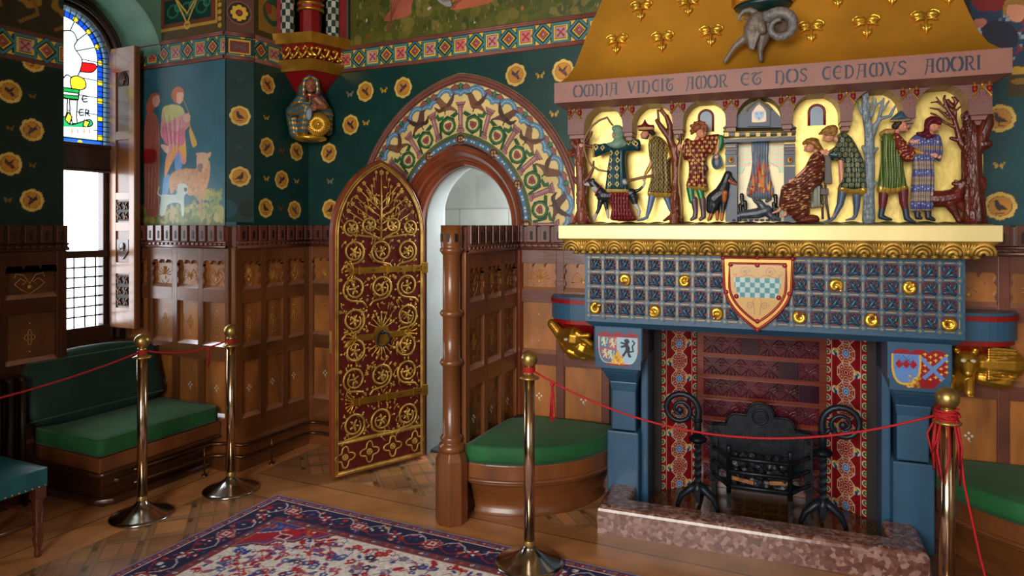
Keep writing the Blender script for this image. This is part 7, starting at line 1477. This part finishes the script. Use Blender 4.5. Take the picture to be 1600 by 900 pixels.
# ================================================================ rug
RK = .74
RC = Canvas(-2.98/RK, .25/RK, .85/RK, 3.05/RK, .0058/RK, (232, 226, 222))
def rug_paint():
    u0, u1, v0, v1 = -2.98/RK, .25/RK, .85/RK, 3.05/RK; rg = random.Random(77)
    NV, RD, BL, IV, OR, PK, TQ = (36, 32, 76), (178, 26, 48), (48, 72, 156), (232, 226, 222), (196, 112, 60), (170, 90, 130), (100, 116, 164)
    def ring(d0, d1, col): RC.rect(u0+d0, u1-d0, v0+d0, v1-d0, col); 
    ring(0, 0, (150, 140, 150)); ring(.012, 0, BL); ring(.02, 0, (120, 60, 80)); 
    def motif_band(d, n, cols, r):
        L1, L2 = (u1-u0-2*d), (v1-v0-2*d)
        for side in range(4):
            L = L1 if side % 2 == 0 else L2; k = max(1, int(L/n))
            for i in range(k):
                t = d+(i+.5)*L/k; p = [(u0+t, v1-d), (u1-d, v0+t), (u0+t, v0+d), (u0+d, v0+t)][side]; yield side, i, p
    for side, i, p in motif_band(.042, .035, None, 0):
        RC.circ(p[0], p[1], .014, [RD, TQ, OR, NV][i % 4]); RC.circ(p[0], p[1], .006, [IV, RD, NV, OR][i % 4])
    ring(.066, 0, NV); ring(.070, 0, IV); ring(.075, 0, NV)
    for side, i, p in motif_band(.185, .058, None, 0):
        dx, dy = (1, 0) if side % 2 == 0 else (0, 1)
        o = .07*math.sin(i*1.3); q = (p[0]+dy*o, p[1]+dx*o); c = [RD, IV, PK, OR, RD, BL][rg.randrange(6)]
        RC.ell(q[0], q[1], rg.uniform(.012, .03), rg.uniform(.012, .024), c, ang=rg.uniform(0, 3)); RC.circ(q[0]+rg.uniform(-.02, .02), q[1]+rg.uniform(-.02, .02), .009, [IV, OR, RD][i % 3])
        for s in (-1, 1): q2 = (p[0]+dy*(o+s*.05)+dx*rg.uniform(-.02, .02), p[1]+dx*(o+s*.05)+dy*rg.uniform(-.02, .02)); RC.ell(q2[0], q2[1], .014, .007, rg.choice([RD, IV, BL, OR, PK]), ang=rg.uniform(0, 3))
    for side, i, p in motif_band(.185, .30, None, 0):
        dx, dy = (1, 0) if side % 2 == 0 else (0, 1)
        if i % 2 == 0:
            for r, c in ((.064, IV), (.060, NV), (.054, RD), (.036, BL), (.026, IV), (.016, RD)): RC.scallop(p[0], p[1], r, 8, .12, c)
            for k in range(8): RC.circ(p[0]+.03*math.cos(k*PI/4), p[1]+.03*math.sin(k*PI/4), .008, IV if k % 2 else OR)
        else:
            for k in range(6): RC.ell(p[0]+.03*math.cos(k*PI/3), p[1]+.03*math.sin(k*PI/3), .017, .010, IV if k % 2 else RD, ang=k*PI/3)
            RC.circ(p[0], p[1], .012, RD)
        for s in (-1, 1):
            a = [(p[0]+dx*.06+dy*s*.0, p[1]+dy*.06+dx*s*.0), (p[0]+dx*.10+dy*s*.05, p[1]+dy*.10+dx*s*.05), (p[0]+dx*.16+dy*s*.08, p[1]+dy*.16+dx*s*.08), (p[0]+dx*.22+dy*s*.05, p[1]+dy*.22+dx*s*.05), (p[0]+dx*.25, p[1]+dy*.25)]; RC.line(a, .007, IV if s > 0 else RD)
    f = RC.a.copy()
    ring(.295, 0, NV); ring(.299, 0, IV); ring(.303, 0, (110, 60, 80))
    for side, i, p in motif_band(.333, .038, None, 0):
        RC.ell(p[0], p[1], .015, .011, [OR, RD, IV, TQ, RD][i % 5], ang=i*.7); RC.circ(p[0], p[1], .005, NV)
    ring(.362, 0, NV); ring(.368, 0, OR); ring(.372, 0, IV)
    a0, a1, c0, c1 = u0+.375, u1-.375, v0+.375, v1-.375; cu, cw = (a0+a1)/2, (c0+c1)/2
    def clip(n, fn):
        for _ in range(n): fn()
    for k in range(3600):
        x, y = rg.uniform(a0+.02, a1-.02), rg.uniform(c0+.02, c1-.02); r = rg.uniform(.014, .042)
        c = rg.choice([RD, RD, RD, BL, PK, NV, TQ, RD, BL, IV]); t = rg.randrange(3)
        if t == 0: RC.scallop(x, y, r, 5, .3, c); RC.circ(x, y, r*.35, rg.choice([IV, OR]))
        elif t == 1: RC.ell(x, y, r, r*.5, c, ang=rg.choice([.8, -.8, 0, 1.57]))
        else: RC.line([(x-r, y), (x, y+r), (x+r, y), (x+r, y-r)], .006, c)
    for k in range(110):
        x, y = rg.uniform(a0+.1, a1-.1), rg.uniform(c0+.08, c1-.08)
        for j in range(4): RC.line([(x, y), (x+.07*math.cos(j*PI/2+.8), y+.07*math.sin(j*PI/2+.8))], .007, RD); RC.circ(x+.07*math.cos(j*PI/2+.8), y+.07*math.sin(j*PI/2+.8), .018, RD if j % 2 else BL); RC.circ(x+.07*math.cos(j*PI/2+.8), y+.07*math.sin(j*PI/2+.8), .007, OR)
    for sx in (1, -1):
        for sy in (1, -1):
            X = lambda d: (a0+d) if sx > 0 else (a1-d)
            Y = lambda d: (c1-d) if sy > 0 else (c0+d)
            for d, col in ((0, NV), (.012, OR), (.02, PK), (.03, BL), (.045, RD)):
                RC.poly([(X(0), Y(0)), (X(.52-d*1.5), Y(0)), (X(.46-d*1.5), Y(.10-d*.3)), (X(.36-d), Y(.12-d)), (X(.34-d), Y(.20-d)), (X(.22-d), Y(.24-d)), (X(.20-d), Y(.32-d)), (X(.10-d*.5), Y(.34-d)), (X(0), Y(.44-d*1.5))], col)
            RC.poly([(X(0), Y(0)), (X(.24), Y(0)), (X(.12), Y(.11)), (X(0), Y(.2))], BL); RC.line([(X(.24), Y(0)), (X(.12), Y(.11)), (X(0), Y(.2))], .008, IV); RC.line([(X(.12), Y(.11)), (X(.28), Y(.22))], .008, IV)
            for k in range(22): RC.scallop(X(rg.uniform(.01, .2)), Y(rg.uniform(.01, .10)), rg.uniform(.008, .016), 5, .3, rg.choice([RD, OR, TQ]))
            RC.poly([(X(.16), Y(.13)), (X(.26), Y(.12)), (X(.25), Y(.20)), (X(.16), Y(.21))], IV); RC.poly([(X(.17), Y(.14)), (X(.25), Y(.13)), (X(.24), Y(.19)), (X(.17), Y(.20))], RD); RC.scallop(X(.205), Y(.165), .024, 7, .35, NV)
            for k in range(8): RC.scallop(X(rg.uniform(.26, .42)), Y(rg.uniform(.02, .1)), .014, 5, .3, rg.choice([NV, OR, IV]))
rug_paint()
ru = RC.obj('rug', lambda U, V: (U*RK, V*RK, U*0+RUGT+.0006*np.sin(U*400)*np.sin(V*400)), MC('rug_wool', .9, .1, 60, .3, 300, metalmask=False)); label(ru, 'patterned red, navy and ivory wool rug on the parquet floor', 'rug')
b = B(); b.box(-2.98, .25, .85, 3.05, .0, RUGT-.001); build('rug_backing', b, M('rug_fringe', (170, 160, 165), .9), ru)

# ================================================================ rounded corner seats either side of the fireplace
def corner_seat(frame, a0, a1, t1, t2, shelf=True):
    cen = (0, 0)
    def sector(R, z0, z1, b, R1=None, r=.01, n=28):
        R1 = R if R1 is None else R1
        def ringpts(Rr, z): return [(0.012*math.cos((a0+a1)/2), .012*math.sin((a0+a1)/2), z)]+[(Rr*math.cos(a), Rr*math.sin(a), z) for a in np.linspace(a0, a1, n)]
        m = n+1; A, C = ringpts(R, z0), ringpts(R1, z1); b.add(A+C, [tuple(range(m))[::-1], tuple(range(m, 2*m))]+[(i, (i+1) % m, m+(i+1) % m, m+i) for i in range(m)])
    t = thing('corner_bench', t1, 'seat', frame=frame)
    b = B(); sector(.655, .225, .312, b); build('seat_board', b, OAK, t, frame, bevel=.006)
    b = B(); b.tube([(.655*math.cos(a), .655*math.sin(a), .222) for a in np.linspace(a0, a1, 28)], .012, 8); b.tube([(.64*math.cos(a), .64*math.sin(a), .205) for a in np.linspace(a0, a1, 28)], .010, 8); build('bead', b, OAK_H, t, frame)
    b = B(); rows = [(.565, 0), (.57, .025), (.555, .035), (.565, .07), (.595, .15), (.62, .215)]; m = 28
    vs = [(r*math.cos(a), r*math.sin(a), z) for r, z in rows for a in np.linspace(a0, a1, m)]; b.add(vs, [(i*m+k, i*m+k+1, (i+1)*m+k+1, (i+1)*m+k) for i in range(len(rows)-1) for k in range(m-1)], True); build('seat_apron', b, OAK_H, t, frame)
    c = thing('round_cushion', t2, 'cushion', (0, 0, .315), frame=frame); b = B()
    m = 28; prof = [(.64, .316), (.655, .325), (.66, .34), (.66, .395), (.652, .408), (.638, .412), (.40, .416), (.15, .414)]
    vs = [(r*math.cos(a), r*math.sin(a), z) for r, z in prof for a in np.linspace(a0, a1, m)]; o_ = len(vs); vs += [(.012*math.cos((a0+a1)/2), .012*math.sin((a0+a1)/2), .411), (.012*math.cos((a0+a1)/2), .012*math.sin((a0+a1)/2), .316)]
    fs = [(i*m+k, i*m+k+1, (i+1)*m+k+1, (i+1)*m+k) for i in range(len(prof)-1) for k in range(m-1)]; l = (len(prof)-1)*m
    fs += [(l+k, l+k+1, o_) for k in range(m-1)]+[(k, k+1, o_+1) for k in range(m-1)]; fs += [tuple([i*m for i in range(len(prof))]+[o_, o_+1]), tuple([i*m+m-1 for i in range(len(prof))]+[o_, o_+1])]
    b.add(vs, fs, True); build('cushion_body', b, VEL, c, frame); b = B()
    for z in (.410, .318): b.tube([(.655*math.cos(a), .655*math.sin(a), z) for a in np.linspace(a0, a1, m)], .0042, 6)
    build('piping', b, M('piping_green'), c, frame)
corner_seat(Matrix.Translation((-1.815, 3.905, 0)), math.radians(-90), math.radians(3), 'quarter round oak seat in the corner between oak screen and fireplace', 'rounded green velvet cushion on the seat left of the fireplace')
corner_seat(FR @ Matrix.Translation((2.235, .565, 0)), math.radians(180), math.radians(270), 'quarter round oak seat partly visible at the right of the fireplace', 'rounded green velvet cushion at the right edge of the photo')

# ================================================================ gilded animal brackets on the wall beside the fireplace
for sgn in (0, 1):
    f = (lambda s: s) if sgn == 0 else mir
    t = thing('wall_bracket', ['blue and red curved shelf on a gilded carved animal, left of the fireplace', 'blue and red curved shelf on a gilded bushy-tailed animal, right of the fireplace'][sgn], 'bracket', (f(-.26), .59, 1.0), frame=FR)
    def outl(k): 
        o = [(f(-.115), .60)]+[(f(-.115), .36-k)]+[(f(-.22), .365-k)]+[(f(-.22-(.19+k)*math.sin(a)), .56-(.195+k)*math.cos(a)) for a in np.linspace(.15, PI/2, 9)]+[(f(-.41-k), .60)]; return o
    for nm, k, z0, z1, mt in (('shelf_top', -.004, 1.165, 1.178, BLUE), ('red_moulding', .006, 1.14, 1.165, RED), ('blue_band', 0, 1.045, 1.14, BLUE), ('red_moulding', -.01, 1.02, 1.045, RED)):
        b = B(); b.prism(outl(k), lambda a, c, z: (a, c, z), z0, z1); build(nm, b, mt, t, FR)
    b = B(); b.add([(f(-.12), .38, 1.02), (f(-.22), .39, 1.02), (f(-.36), .48, 1.02), (f(-.39), .60, 1.02), (f(-.12), .60, 1.02), (f(-.12), .52, .93), (f(-.22), .53, .93), (f(-.30), .56, .93), (f(-.32), .6, .93), (f(-.12), .6, .93)], [(0, 1, 6, 5), (1, 2, 7, 6), (2, 3, 8, 7), (5, 6, 7, 8, 9), (0, 4, 3, 2, 1)]); build('red_cone', b, RED, t, FR)
    b = B(); g_ = lambda s, c, z: (f(s), c, z)
    if sgn == 0:
        b.cap(g_(-.40, .50, 1.0), g_(-.345, .49, .94), .030, .035); b.cap(g_(-.345, .49, .94), g_(-.25, .47, .93), .035, .075); b.ell(g_(-.24, .48, .91), (.085, .07, .075)); b.cap(g_(-.33, .50, .89), g_(-.27, .50, .83), .028, .040); b.cap(g_(-.20, .47, .87), g_(-.12, .50, .83), .06, .04); b.cap(g_(-.22, .43, .96), g_(-.14, .44, .90), .03, .02); b.cap(g_(-.37, .53, .95), g_(-.33, .53, .86), .022, .03); b.cap(g_(-.28, .45, .85), g_(-.19, .46, .815), .02, .022)
        b.cap(g_(-.25, .415, .945), g_(-.15, .42, .955), .012, .018)
    else:
        b.ell(g_(-.17, .44, .93), (.06, .06, .06)); b.cap(g_(-.17, .40, .92), g_(-.165, .37, .89), .035, .024); b.ell(g_(-.21, .43, .99), (.016, .012, .02)); b.ell(g_(-.13, .43, .99), (.016, .012, .02)); b.cap(g_(-.17, .46, .92), g_(-.14, .5, .82), .06, .05); b.cap(g_(-.24, .50, .92), g_(-.37, .52, .92), .055, .072); b.cap(g_(-.25, .5, .85), g_(-.34, .5, .84), .04, .045); b.cap(g_(-.11, .46, .85), g_(-.10, .43, .79), .024, .022); b.cap(g_(-.19, .46, .86), g_(-.18, .42, .785), .024, .024)
        for k in range(14): rg = random.Random(k); z = .85+.012*k; b.cap(g_(-.27, .455, z), g_(-.39, .47, z+rg.uniform(-.02, .02)), .007, .004)
        for k in range(3): b.cap(g_(-.095-.008*k, .42, .785), g_(-.095-.008*k, .41, .77), .006, .004); b.cap(g_(-.175-.009*k, .41, .78), g_(-.175-.009*k, .40, .768), .006, .004)
    be = melted('gilded_beast', b, .004, GOLD, t, FR, 2)
    b = B()
    for e in ((-.285, .405, .925),) if sgn == 0 else ((-.19, .385, .945), (-.15, .385, .945)): b.ell(g_(e[0], e[1], e[2]), (.013, .007, .009))
    build('beast_eye', b, M('eye_white', (196, 190, 180), .3), be, FR)

# ================================================================ corner vault corbel with the veiled figure
CF = Matrix.Translation((-3.55, 3.95, 0)) @ Matrix.Rotation(math.radians(45), 4, 'Z')       # -y points out of the corner
co = thing('corner_corbel', 'gilded corner capital over a crouching veiled figure in blue and gold, below a checkered shaft', 'corbel', (-3.45, 3.85, 2.2))
def quad(k): return [(-.25-k, -.25-k), (.0, -.41-k*1.2), (.27+k, -.27-k), (0.01, -.02)]
def wq(b, k0, k1, z0, z1): 
    A, C = quad(k0), quad(k1); b.add([(x, y, z0) for x, y in A]+[(x, y, z1) for x, y in C], [(0, 3, 2, 1), (4, 5, 6, 7)]+[(i, (i+1) % 4, 4+(i+1) % 4, 4+i) for i in range(4)])
b = B(); wq(b, 0, .01, 2.865, 2.935); build('gold_slab', b, GOLD, co, CF); b = B(); wq(b, -.05, -.03, 2.685, 2.76); build('gold_slab', b, GOLD, co, CF)
b = B(); wq(b, -.075, -.05, 2.755, 2.87); build('red_core', b, RED, co, CF); b = B(); wq(b, -.20, -.07, 2.50, 2.69); build('red_taper', b, RED, co, CF)
b = B(); rg = random.Random(3); Q = quad(-.055)
for (x0, y0), (x1, y1) in ((Q[0], Q[1]), (Q[1], Q[2])):
    for k in range(7):
        t = (k+.5)/7; x, y = x0+(x1-x0)*t, y0+(y1-y0)*t; s = 1 if k % 2 else -1
        b.tube([(x-.025, y-.005, 2.80-s*.03), (x, y-.02, 2.80), (x+.018, y-.025, 2.81+s*.03), (x, y-.022, 2.82+s*.035), (x-.012, y-.018, 2.81+s*.015)], [.006, .010, .010, .008, .004], 6); b.ell((x+.02, y-.012, 2.81-s*.03), (.014, .010, .012), n=8, m=6)
melted('leaf_carving', b, .004, GOLD_B, co, CF, 1)
b = B(); b.lathe([(.075, 2.93), (.075, 3.12), (.085, 3.13), (.09, 3.15), (.082, 3.16), (.082, 3.2), (.092, 3.21), (.092, 3.25), (.08, 3.26), (.08, WTOP)], (0, -.25, 0), 8, smooth=False); build('red_shaft', b, RED, co, CF)
b = B()
for z in (3.11, 3.15, 3.20, 3.24): b.lathe([(.084, z), (.094, z+.006), (.094, z+.018), (.084, z+.024)], (0, -.25, 0), 24)
build('gold_ring', b, GOLD, co, CF)
for x, y in ((-.155, -.235), (.155, -.235)):
    b = B(); N_ = 10
    for i in range(11):
        for k in range(N_):
            a0_, a1_ = 2*PI*k/N_, 2*PI*(k+1)/N_; z0 = 2.93+i*.0455; r = .047
            b.m = (i+k) % 2; b.add([(x+r*math.cos(a0_), y+r*math.sin(a0_), z0), (x+r*math.cos(a1_), y+r*math.sin(a1_), z0), (x+r*math.cos(a1_), y+r*math.sin(a1_), z0+.0455), (x+r*math.cos(a0_), y+r*math.sin(a0_), z0+.0455)], [(0, 1, 2, 3)], False)
    build('checkered_shaft', b, [M('check_white', (196, 190, 170), .4), M('check_green', (12, 64, 60), .4)], co, CF)
b = B(); b.box(-.26, -.20, -.23, -.10, 2.93, WTOP); b.box(.20, .27, -.25, -.10, 2.93, WTOP); split_islands(build('red_pilaster', b, RED, co, CF))
# figure
STR = bpy.data.materials.new('striped_veil'); STR.use_nodes = True; nt = STR.node_tree; bs = nt.nodes['Principled BSDF']; tc = nt.nodes.new('ShaderNodeTexCoord'); wv = nt.nodes.new('ShaderNodeTexWave'); wv.inputs['Scale'].default_value = 9; wv.inputs['Distortion'].default_value = 4; wv.inputs['Detail'].default_value = 1; wv.bands_direction = 'Z'; rp = nt.nodes.new('ShaderNodeValToRGB'); rp.color_ramp.interpolation = 'CONSTANT'
rp.color_ramp.elements[0].color = lin((56, 100, 116))+(1,); rp.color_ramp.elements[1].position = .62; rp.color_ramp.elements[1].color = lin((196, 140, 44))+(1,); nt.links.new(tc.outputs['Object'], wv.inputs['Vector']); nt.links.new(wv.outputs['Fac'], rp.inputs[0]); nt.links.new(rp.outputs[0], bs.inputs['Base Color']); bs.inputs['Roughness'].default_value = .35; rr = nt.nodes.new('ShaderNodeValToRGB'); rr.color_ramp.interpolation = 'CONSTANT'; rr.color_ramp.elements[0].color = (0, 0, 0, 1); rr.color_ramp.elements[1].position = .62; rr.color_ramp.elements[1].color = (.7,)*3+(1,); nt.links.new(wv.outputs['Fac'], rr.inputs[0]); nt.links.new(rr.outputs[0], bs.inputs['Metallic'])
b = B(); b.ell((0, -.262, 2.585), (.036, .038, .05)); b.cap((0, -.30, 2.58), (0, -.306, 2.565), .006, .009, 8); b.ell((0, -.29, 2.55), (.02, .016, .014)); b.ell((0, -.300, 2.556), (.012, .005, .004)); b.cap((.03, -.28, 2.50), (.09, -.29, 2.44), .03, .024); b.cap((.09, -.29, 2.44), (.03, -.315, 2.43), .022, .016)
for k in range(4): b.cap((.03, -.32, 2.445-.011*k), (.0, -.325, 2.44-.012*k), .0065, .005, 8)
b.cap((.03, -.325, 2.45), (.01, -.33, 2.462), .006, .005, 8)
fg = melted('person_figure', b, .003, M('corbel_skin', (150, 92, 66), .4), co, CF, 1); label(fg, 'crouching veiled figure with a distaff and wheel')
b = B(); b.ell((-.017, -.298, 2.592), (.006, .004, .003)); b.ell((.017, -.298, 2.592), (.006, .004, .003)); build('eyes', b, EYE, fg, CF)
b = B()
b.tube([(-.045, -.26, 2.50), (-.048, -.265, 2.58), (-.04, -.27, 2.63), (0, -.275, 2.655), (.04, -.27, 2.63), (.048, -.265, 2.58), (.045, -.26, 2.50)], .017, 10); b.ell((0, -.235, 2.60), (.052, .045, .06)); b.ell((0, -.16, 2.55), (.09, .08, .12))
b.cap((-.06, -.24, 2.49), (-.12, -.20, 2.40), .045, .05); b.cap((.06, -.24, 2.49), (.12, -.20, 2.40), .045, .045); b.cap((-.12, -.2, 2.40), (-.10, -.19, 2.26), .05, .045); b.cap((.12, -.2, 2.42), (.13, -.19, 2.28), .04, .03); b.cap((-.13, -.24, 2.40), (-.03, -.30, 2.42), .035, .045); b.cap((-.03, -.30, 2.42), (-.05, -.26, 2.28), .045, .045); b.ell((0, -.15, 2.38), (.12, .10, .16)); b.cap((-.11, -.2, 2.27), (-.10, -.19, 2.235), .035, .02)
for k in range(9): a = -1.3+k*.32; b.cap((-.03+.02*math.sin(a), -.335, 2.455), (-.10+.04*math.sin(a*1.3), -.245, 2.33+.12*math.cos(a)), .008, .008)
melted('striped_veil', b, .0042, STR, fg, CF, 1)
b = B(); wc_ = Vector((.05, -.285, 2.315))
for k in range(28): a = k*2*PI/28; b.tube([wc_+Vector((.015*math.cos(a), -.018, .015*math.sin(a))), wc_+Vector((.06*math.cos(a), -.012, .06*math.sin(a))), wc_+Vector((.085*math.cos(a), 0.01, .085*math.sin(a)))], [.004, .009, .004], 6)
b.ell(wc_, (.085, .018, .085)); b.ell(wc_+Vector((0, -.02, 0)), .016); b.ell((0, -.20, 2.225), (.12, .09, .03)); build('gilt_wheel', b, GOLD_B, fg, CF)
b = B(); b.ell((-.015, -.325, 2.385), (.022, .02, .05)); build('wool', b, M('wool_pale', (150, 170, 190), .7), fg, CF)
b = B()
for k in range(9): a = PI+PI*k/8; b.ell((.045*math.cos(a), -.30-.012*abs(math.sin(a)), 2.53+.03*math.sin(a)), (.008, .006, .008), n=8, m=6); 
build('necklace', b, M('necklace_red', (150, 30, 40), .4), fg, CF)

# ================================================================ andirons, grate, coal
BI = M('black_iron'); 
for sgn in (0, 1):
    f = (lambda s: s) if sgn == 0 else mir; m = 1 if sgn == 0 else -1
    t = thing('andiron', ['black iron andiron with scroll curling left, at the left side of the hearth', 'black iron andiron with scroll curling right, at the right side of the hearth'][sgn], 'andiron', (f(.467), .45, .028), frame=FR, group='andirons'); s0 = f(.467); c0 = .45
    b = B(); n_ = 40; ring = 4; vs = []
    for i in range(n_+1):
        z = .16+.23*i/n_
        for k in range(ring): a = k*PI/2+i*.22; r = .021; vs.append((s0+r*math.cos(a), c0+r*math.sin(a), z))
    b.add(vs, [(i*ring+k, i*ring+(k+1) % ring, (i+1)*ring+(k+1) % ring, (i+1)*ring+k) for i in range(n_) for k in range(ring)]); build('twisted_shank', b, BI, t, FR)
    b = B(); b.lathe([(.001, .385), (.03, .388), (.048, .40), (.05, .412), (.035, .425), (.022, .435), (.001, .436)], (s0, c0, 0), 20); b.lathe([(.001, .50), (.024, .505), (.024, .52), (.001, .525)], (s0, c0, 0), 12); split_islands(build('drip_ring', b, BI, t, FR))
    R = .1; cx, cz = s0-m*.095, .565; pts = [(s0, c0, .43), (s0, c0, .50)]; rr = [.019, .019]
    for i in range(34): tt = i/33; a = tt*11.2; r = R*(1-.80*tt); x = cx*(1-0)+m*r*math.cos(a)*1.0; pts.append((x, c0-.01*tt, cz+r*math.sin(a)*.98)); rr.append(.018*(1-.55*tt))
    b.tube(pts, rr, 10); b.ell((cx+m*.0, c0-.02, cz), (.020, .014, .020)); b.tube([(s0-m*.005, c0-.01, .50), (s0-m*.03, c0-.015, .535), (s0-m*.05, c0-.015, .53)], [.014, .010, .005], 8); build('scroll', b, BI, t, FR)
    for e in (-1, 1):
        b = B(); b.tube([(s0+e*.01, c0, .15), (s0+e*.04, c0-.01, .13), (s0+e*.085, c0-.015, .09), (s0+e*.105, c0-.02, .045), (s0+e*.11, c0-.02, .029)], [.030, .027, .021, .016, .014], 8, flat=.8); build('foot', b, BI, t, FR)
    b = B(); b.tube([(s0, c0, .17), (s0, c0-.005, .12), (s0, c0-.008, .10)], [.024, .034, .020], 8); b.box(s0-.016, s0+.016, c0-.04, c0-.02, .085, .13); b.tube([(s0, c0, .06), (s0, c0+.14, .06), (s0, c0+.27, .06), (s0, c0+.28, .03)], .012, 6); build('rear_bar', b, BI, t, FR)
gr = thing('fire_grate', 'black iron fire grate with a lobed back plate and barred basket', 'grate', (.79, .62, .03), frame=FR); IR = M('grate_iron', (38, 42, 48), .4, .7, .2, 30)
out = [(.52, .18), (.52, .43), (.60, .435)]+[(.66+.06*math.cos(a), .43+.075*math.sin(a)) for a in np.linspace(PI*.95, PI*.55, 6)]+[(.79+.078*math.cos(a), .50+.078*math.sin(a)) for a in np.linspace(PI*1.0, 0, 15)]+[(.92+.06*math.cos(a), .43+.075*math.sin(a)) for a in np.linspace(PI*.45, PI*.05, 6)]+[(.98, .435), (1.06, .43), (1.06, .18)]
b = B(); b.prism(out, lambda a, z, d: (a, d, z), .700, .72); b.tube([(a, .698, z) for a, z in out[1:-1]], .007, 6); b.tube([(.79+.04*math.cos(t), .696, .497+.04*math.sin(t)) for t in np.linspace(0, 2*PI, 25)[:-1]], .006, 6, closed=True); b.lathe([(.001, 0), (.034, 0)], (0, 0, 0), 3) if False else None
for i in range(-3, 4): b.box(.79+i*.010-.0015, .79+i*.010+.0015, .694, .70, .467, .527); b.box(.76, .82, .694, .70, .497+i*.010-.0015, .497+i*.010+.0015)
for i in range(12): b.box(.555+i*.043-.003, .555+i*.043+.003, .692, .70, .36, .405)
build('back_plate', b, IR, gr, FR)
FL, FRt, FC, BCc = .628, .946, .52, .69
for s in (FL, FRt):
    b = B(); b.lathe([(.001, .10), (.013, .105), (.013, .33), (.018, .335), (.012, .345), (.019, .36), (.010, .372), (.001, .375)], (s, FC, 0), 14); build('front_post', b, IR, gr, FR)
for z in (.145, .225, .30):
    b = B(); b.tube([(.53, BCc, z), (.545, BCc-.03, z), (FL, FC, z), (FRt, FC, z), (1.035, BCc-.03, z), (1.05, BCc, z)], .0125, 6, flat=1.); build('bar', b, IR, gr, FR)
for s in (.535, 1.045):
    b = B(); b.box(s-.022, s+.022, .675, .70, .10, .40); [b.ell((s, .672, z), .009, n=8, m=6) for z in (.16, .24, .32, .38)]; b.box(s-.012, s+.012, .66, .70, .029, .11); build('side_plate', b, IR, gr, FR)
b = B(); b.prism([(.55, .69), (FL, .535), (FRt, .535), (1.03, .69)], lambda a, c, z: (a, c, z), .12, .132); b.box(FL-.01, FL+.01, .51, .53, .029, .11); b.box(FRt-.01, FRt+.01, .51, .53, .029, .11); build('grate_floor', b, IR, gr, FR)
COAL = M('coal', (34, 36, 42), .35, 0, .5, 30, .6, 60); WOODC = M('kindling', (150, 96, 50), .6, 0, .3, 20)
rg = random.Random(31); proto = []
for k in range(5):
    bm = bmesh.new(); bmesh.ops.create_icosphere(bm, subdivisions=2, radius=.033); r2 = random.Random(k)
    for v in bm.verts: v.co *= r2.uniform(.72, 1.15); v.co.z *= .75
    me = bpy.data.meshes.new('coal_lump'); bm.to_mesh(me); bm.free(); me.materials.append(COAL); proto.append(me)
rows = ['bottom layer', 'middle layer', 'top layer']; idx = 0
for ly, z in enumerate((.158, .215, .272)):
    for i in range(7):
        for j in range(2):
            s = .655+i*.044+rg.uniform(-.008, .008)+(ly % 2)*.01; c = .565+j*.068+rg.uniform(-.008, .008)
            o = bpy.data.objects.new('coal_lump', proto[rg.randrange(5)]); COL.objects.link(o); p = FR @ Vector((s, c, z+rg.uniform(-.004, .004))); o.location = p; o.rotation_euler = (rg.uniform(0, 6), rg.uniform(0, 6), rg.uniform(0, 6))
            label(o, ['black coal lump at the bottom of the fire grate', 'black coal lump in the middle of the fire grate', 'black coal lump on top of the heap in the grate'][ly], 'coal', 'coal lumps in the grate, '+rows[ly])
for k, (s, z, a) in enumerate([(.70, .176, .15), (.90, .185, -.1)]):
    b = B(); b.box(-.06, .06, -.008, .008, -.01, .01); o = build('kindling_stick', b, WOODC, None, FR @ Matrix.Translation((s, .545, z)) @ Matrix.Rotation(a, 4, 'Y'), bevel=.002); label(o, ['split wooden kindling stick at the left of the grate basket', 'split wooden kindling stick at the right of the grate basket'][k], 'stick')
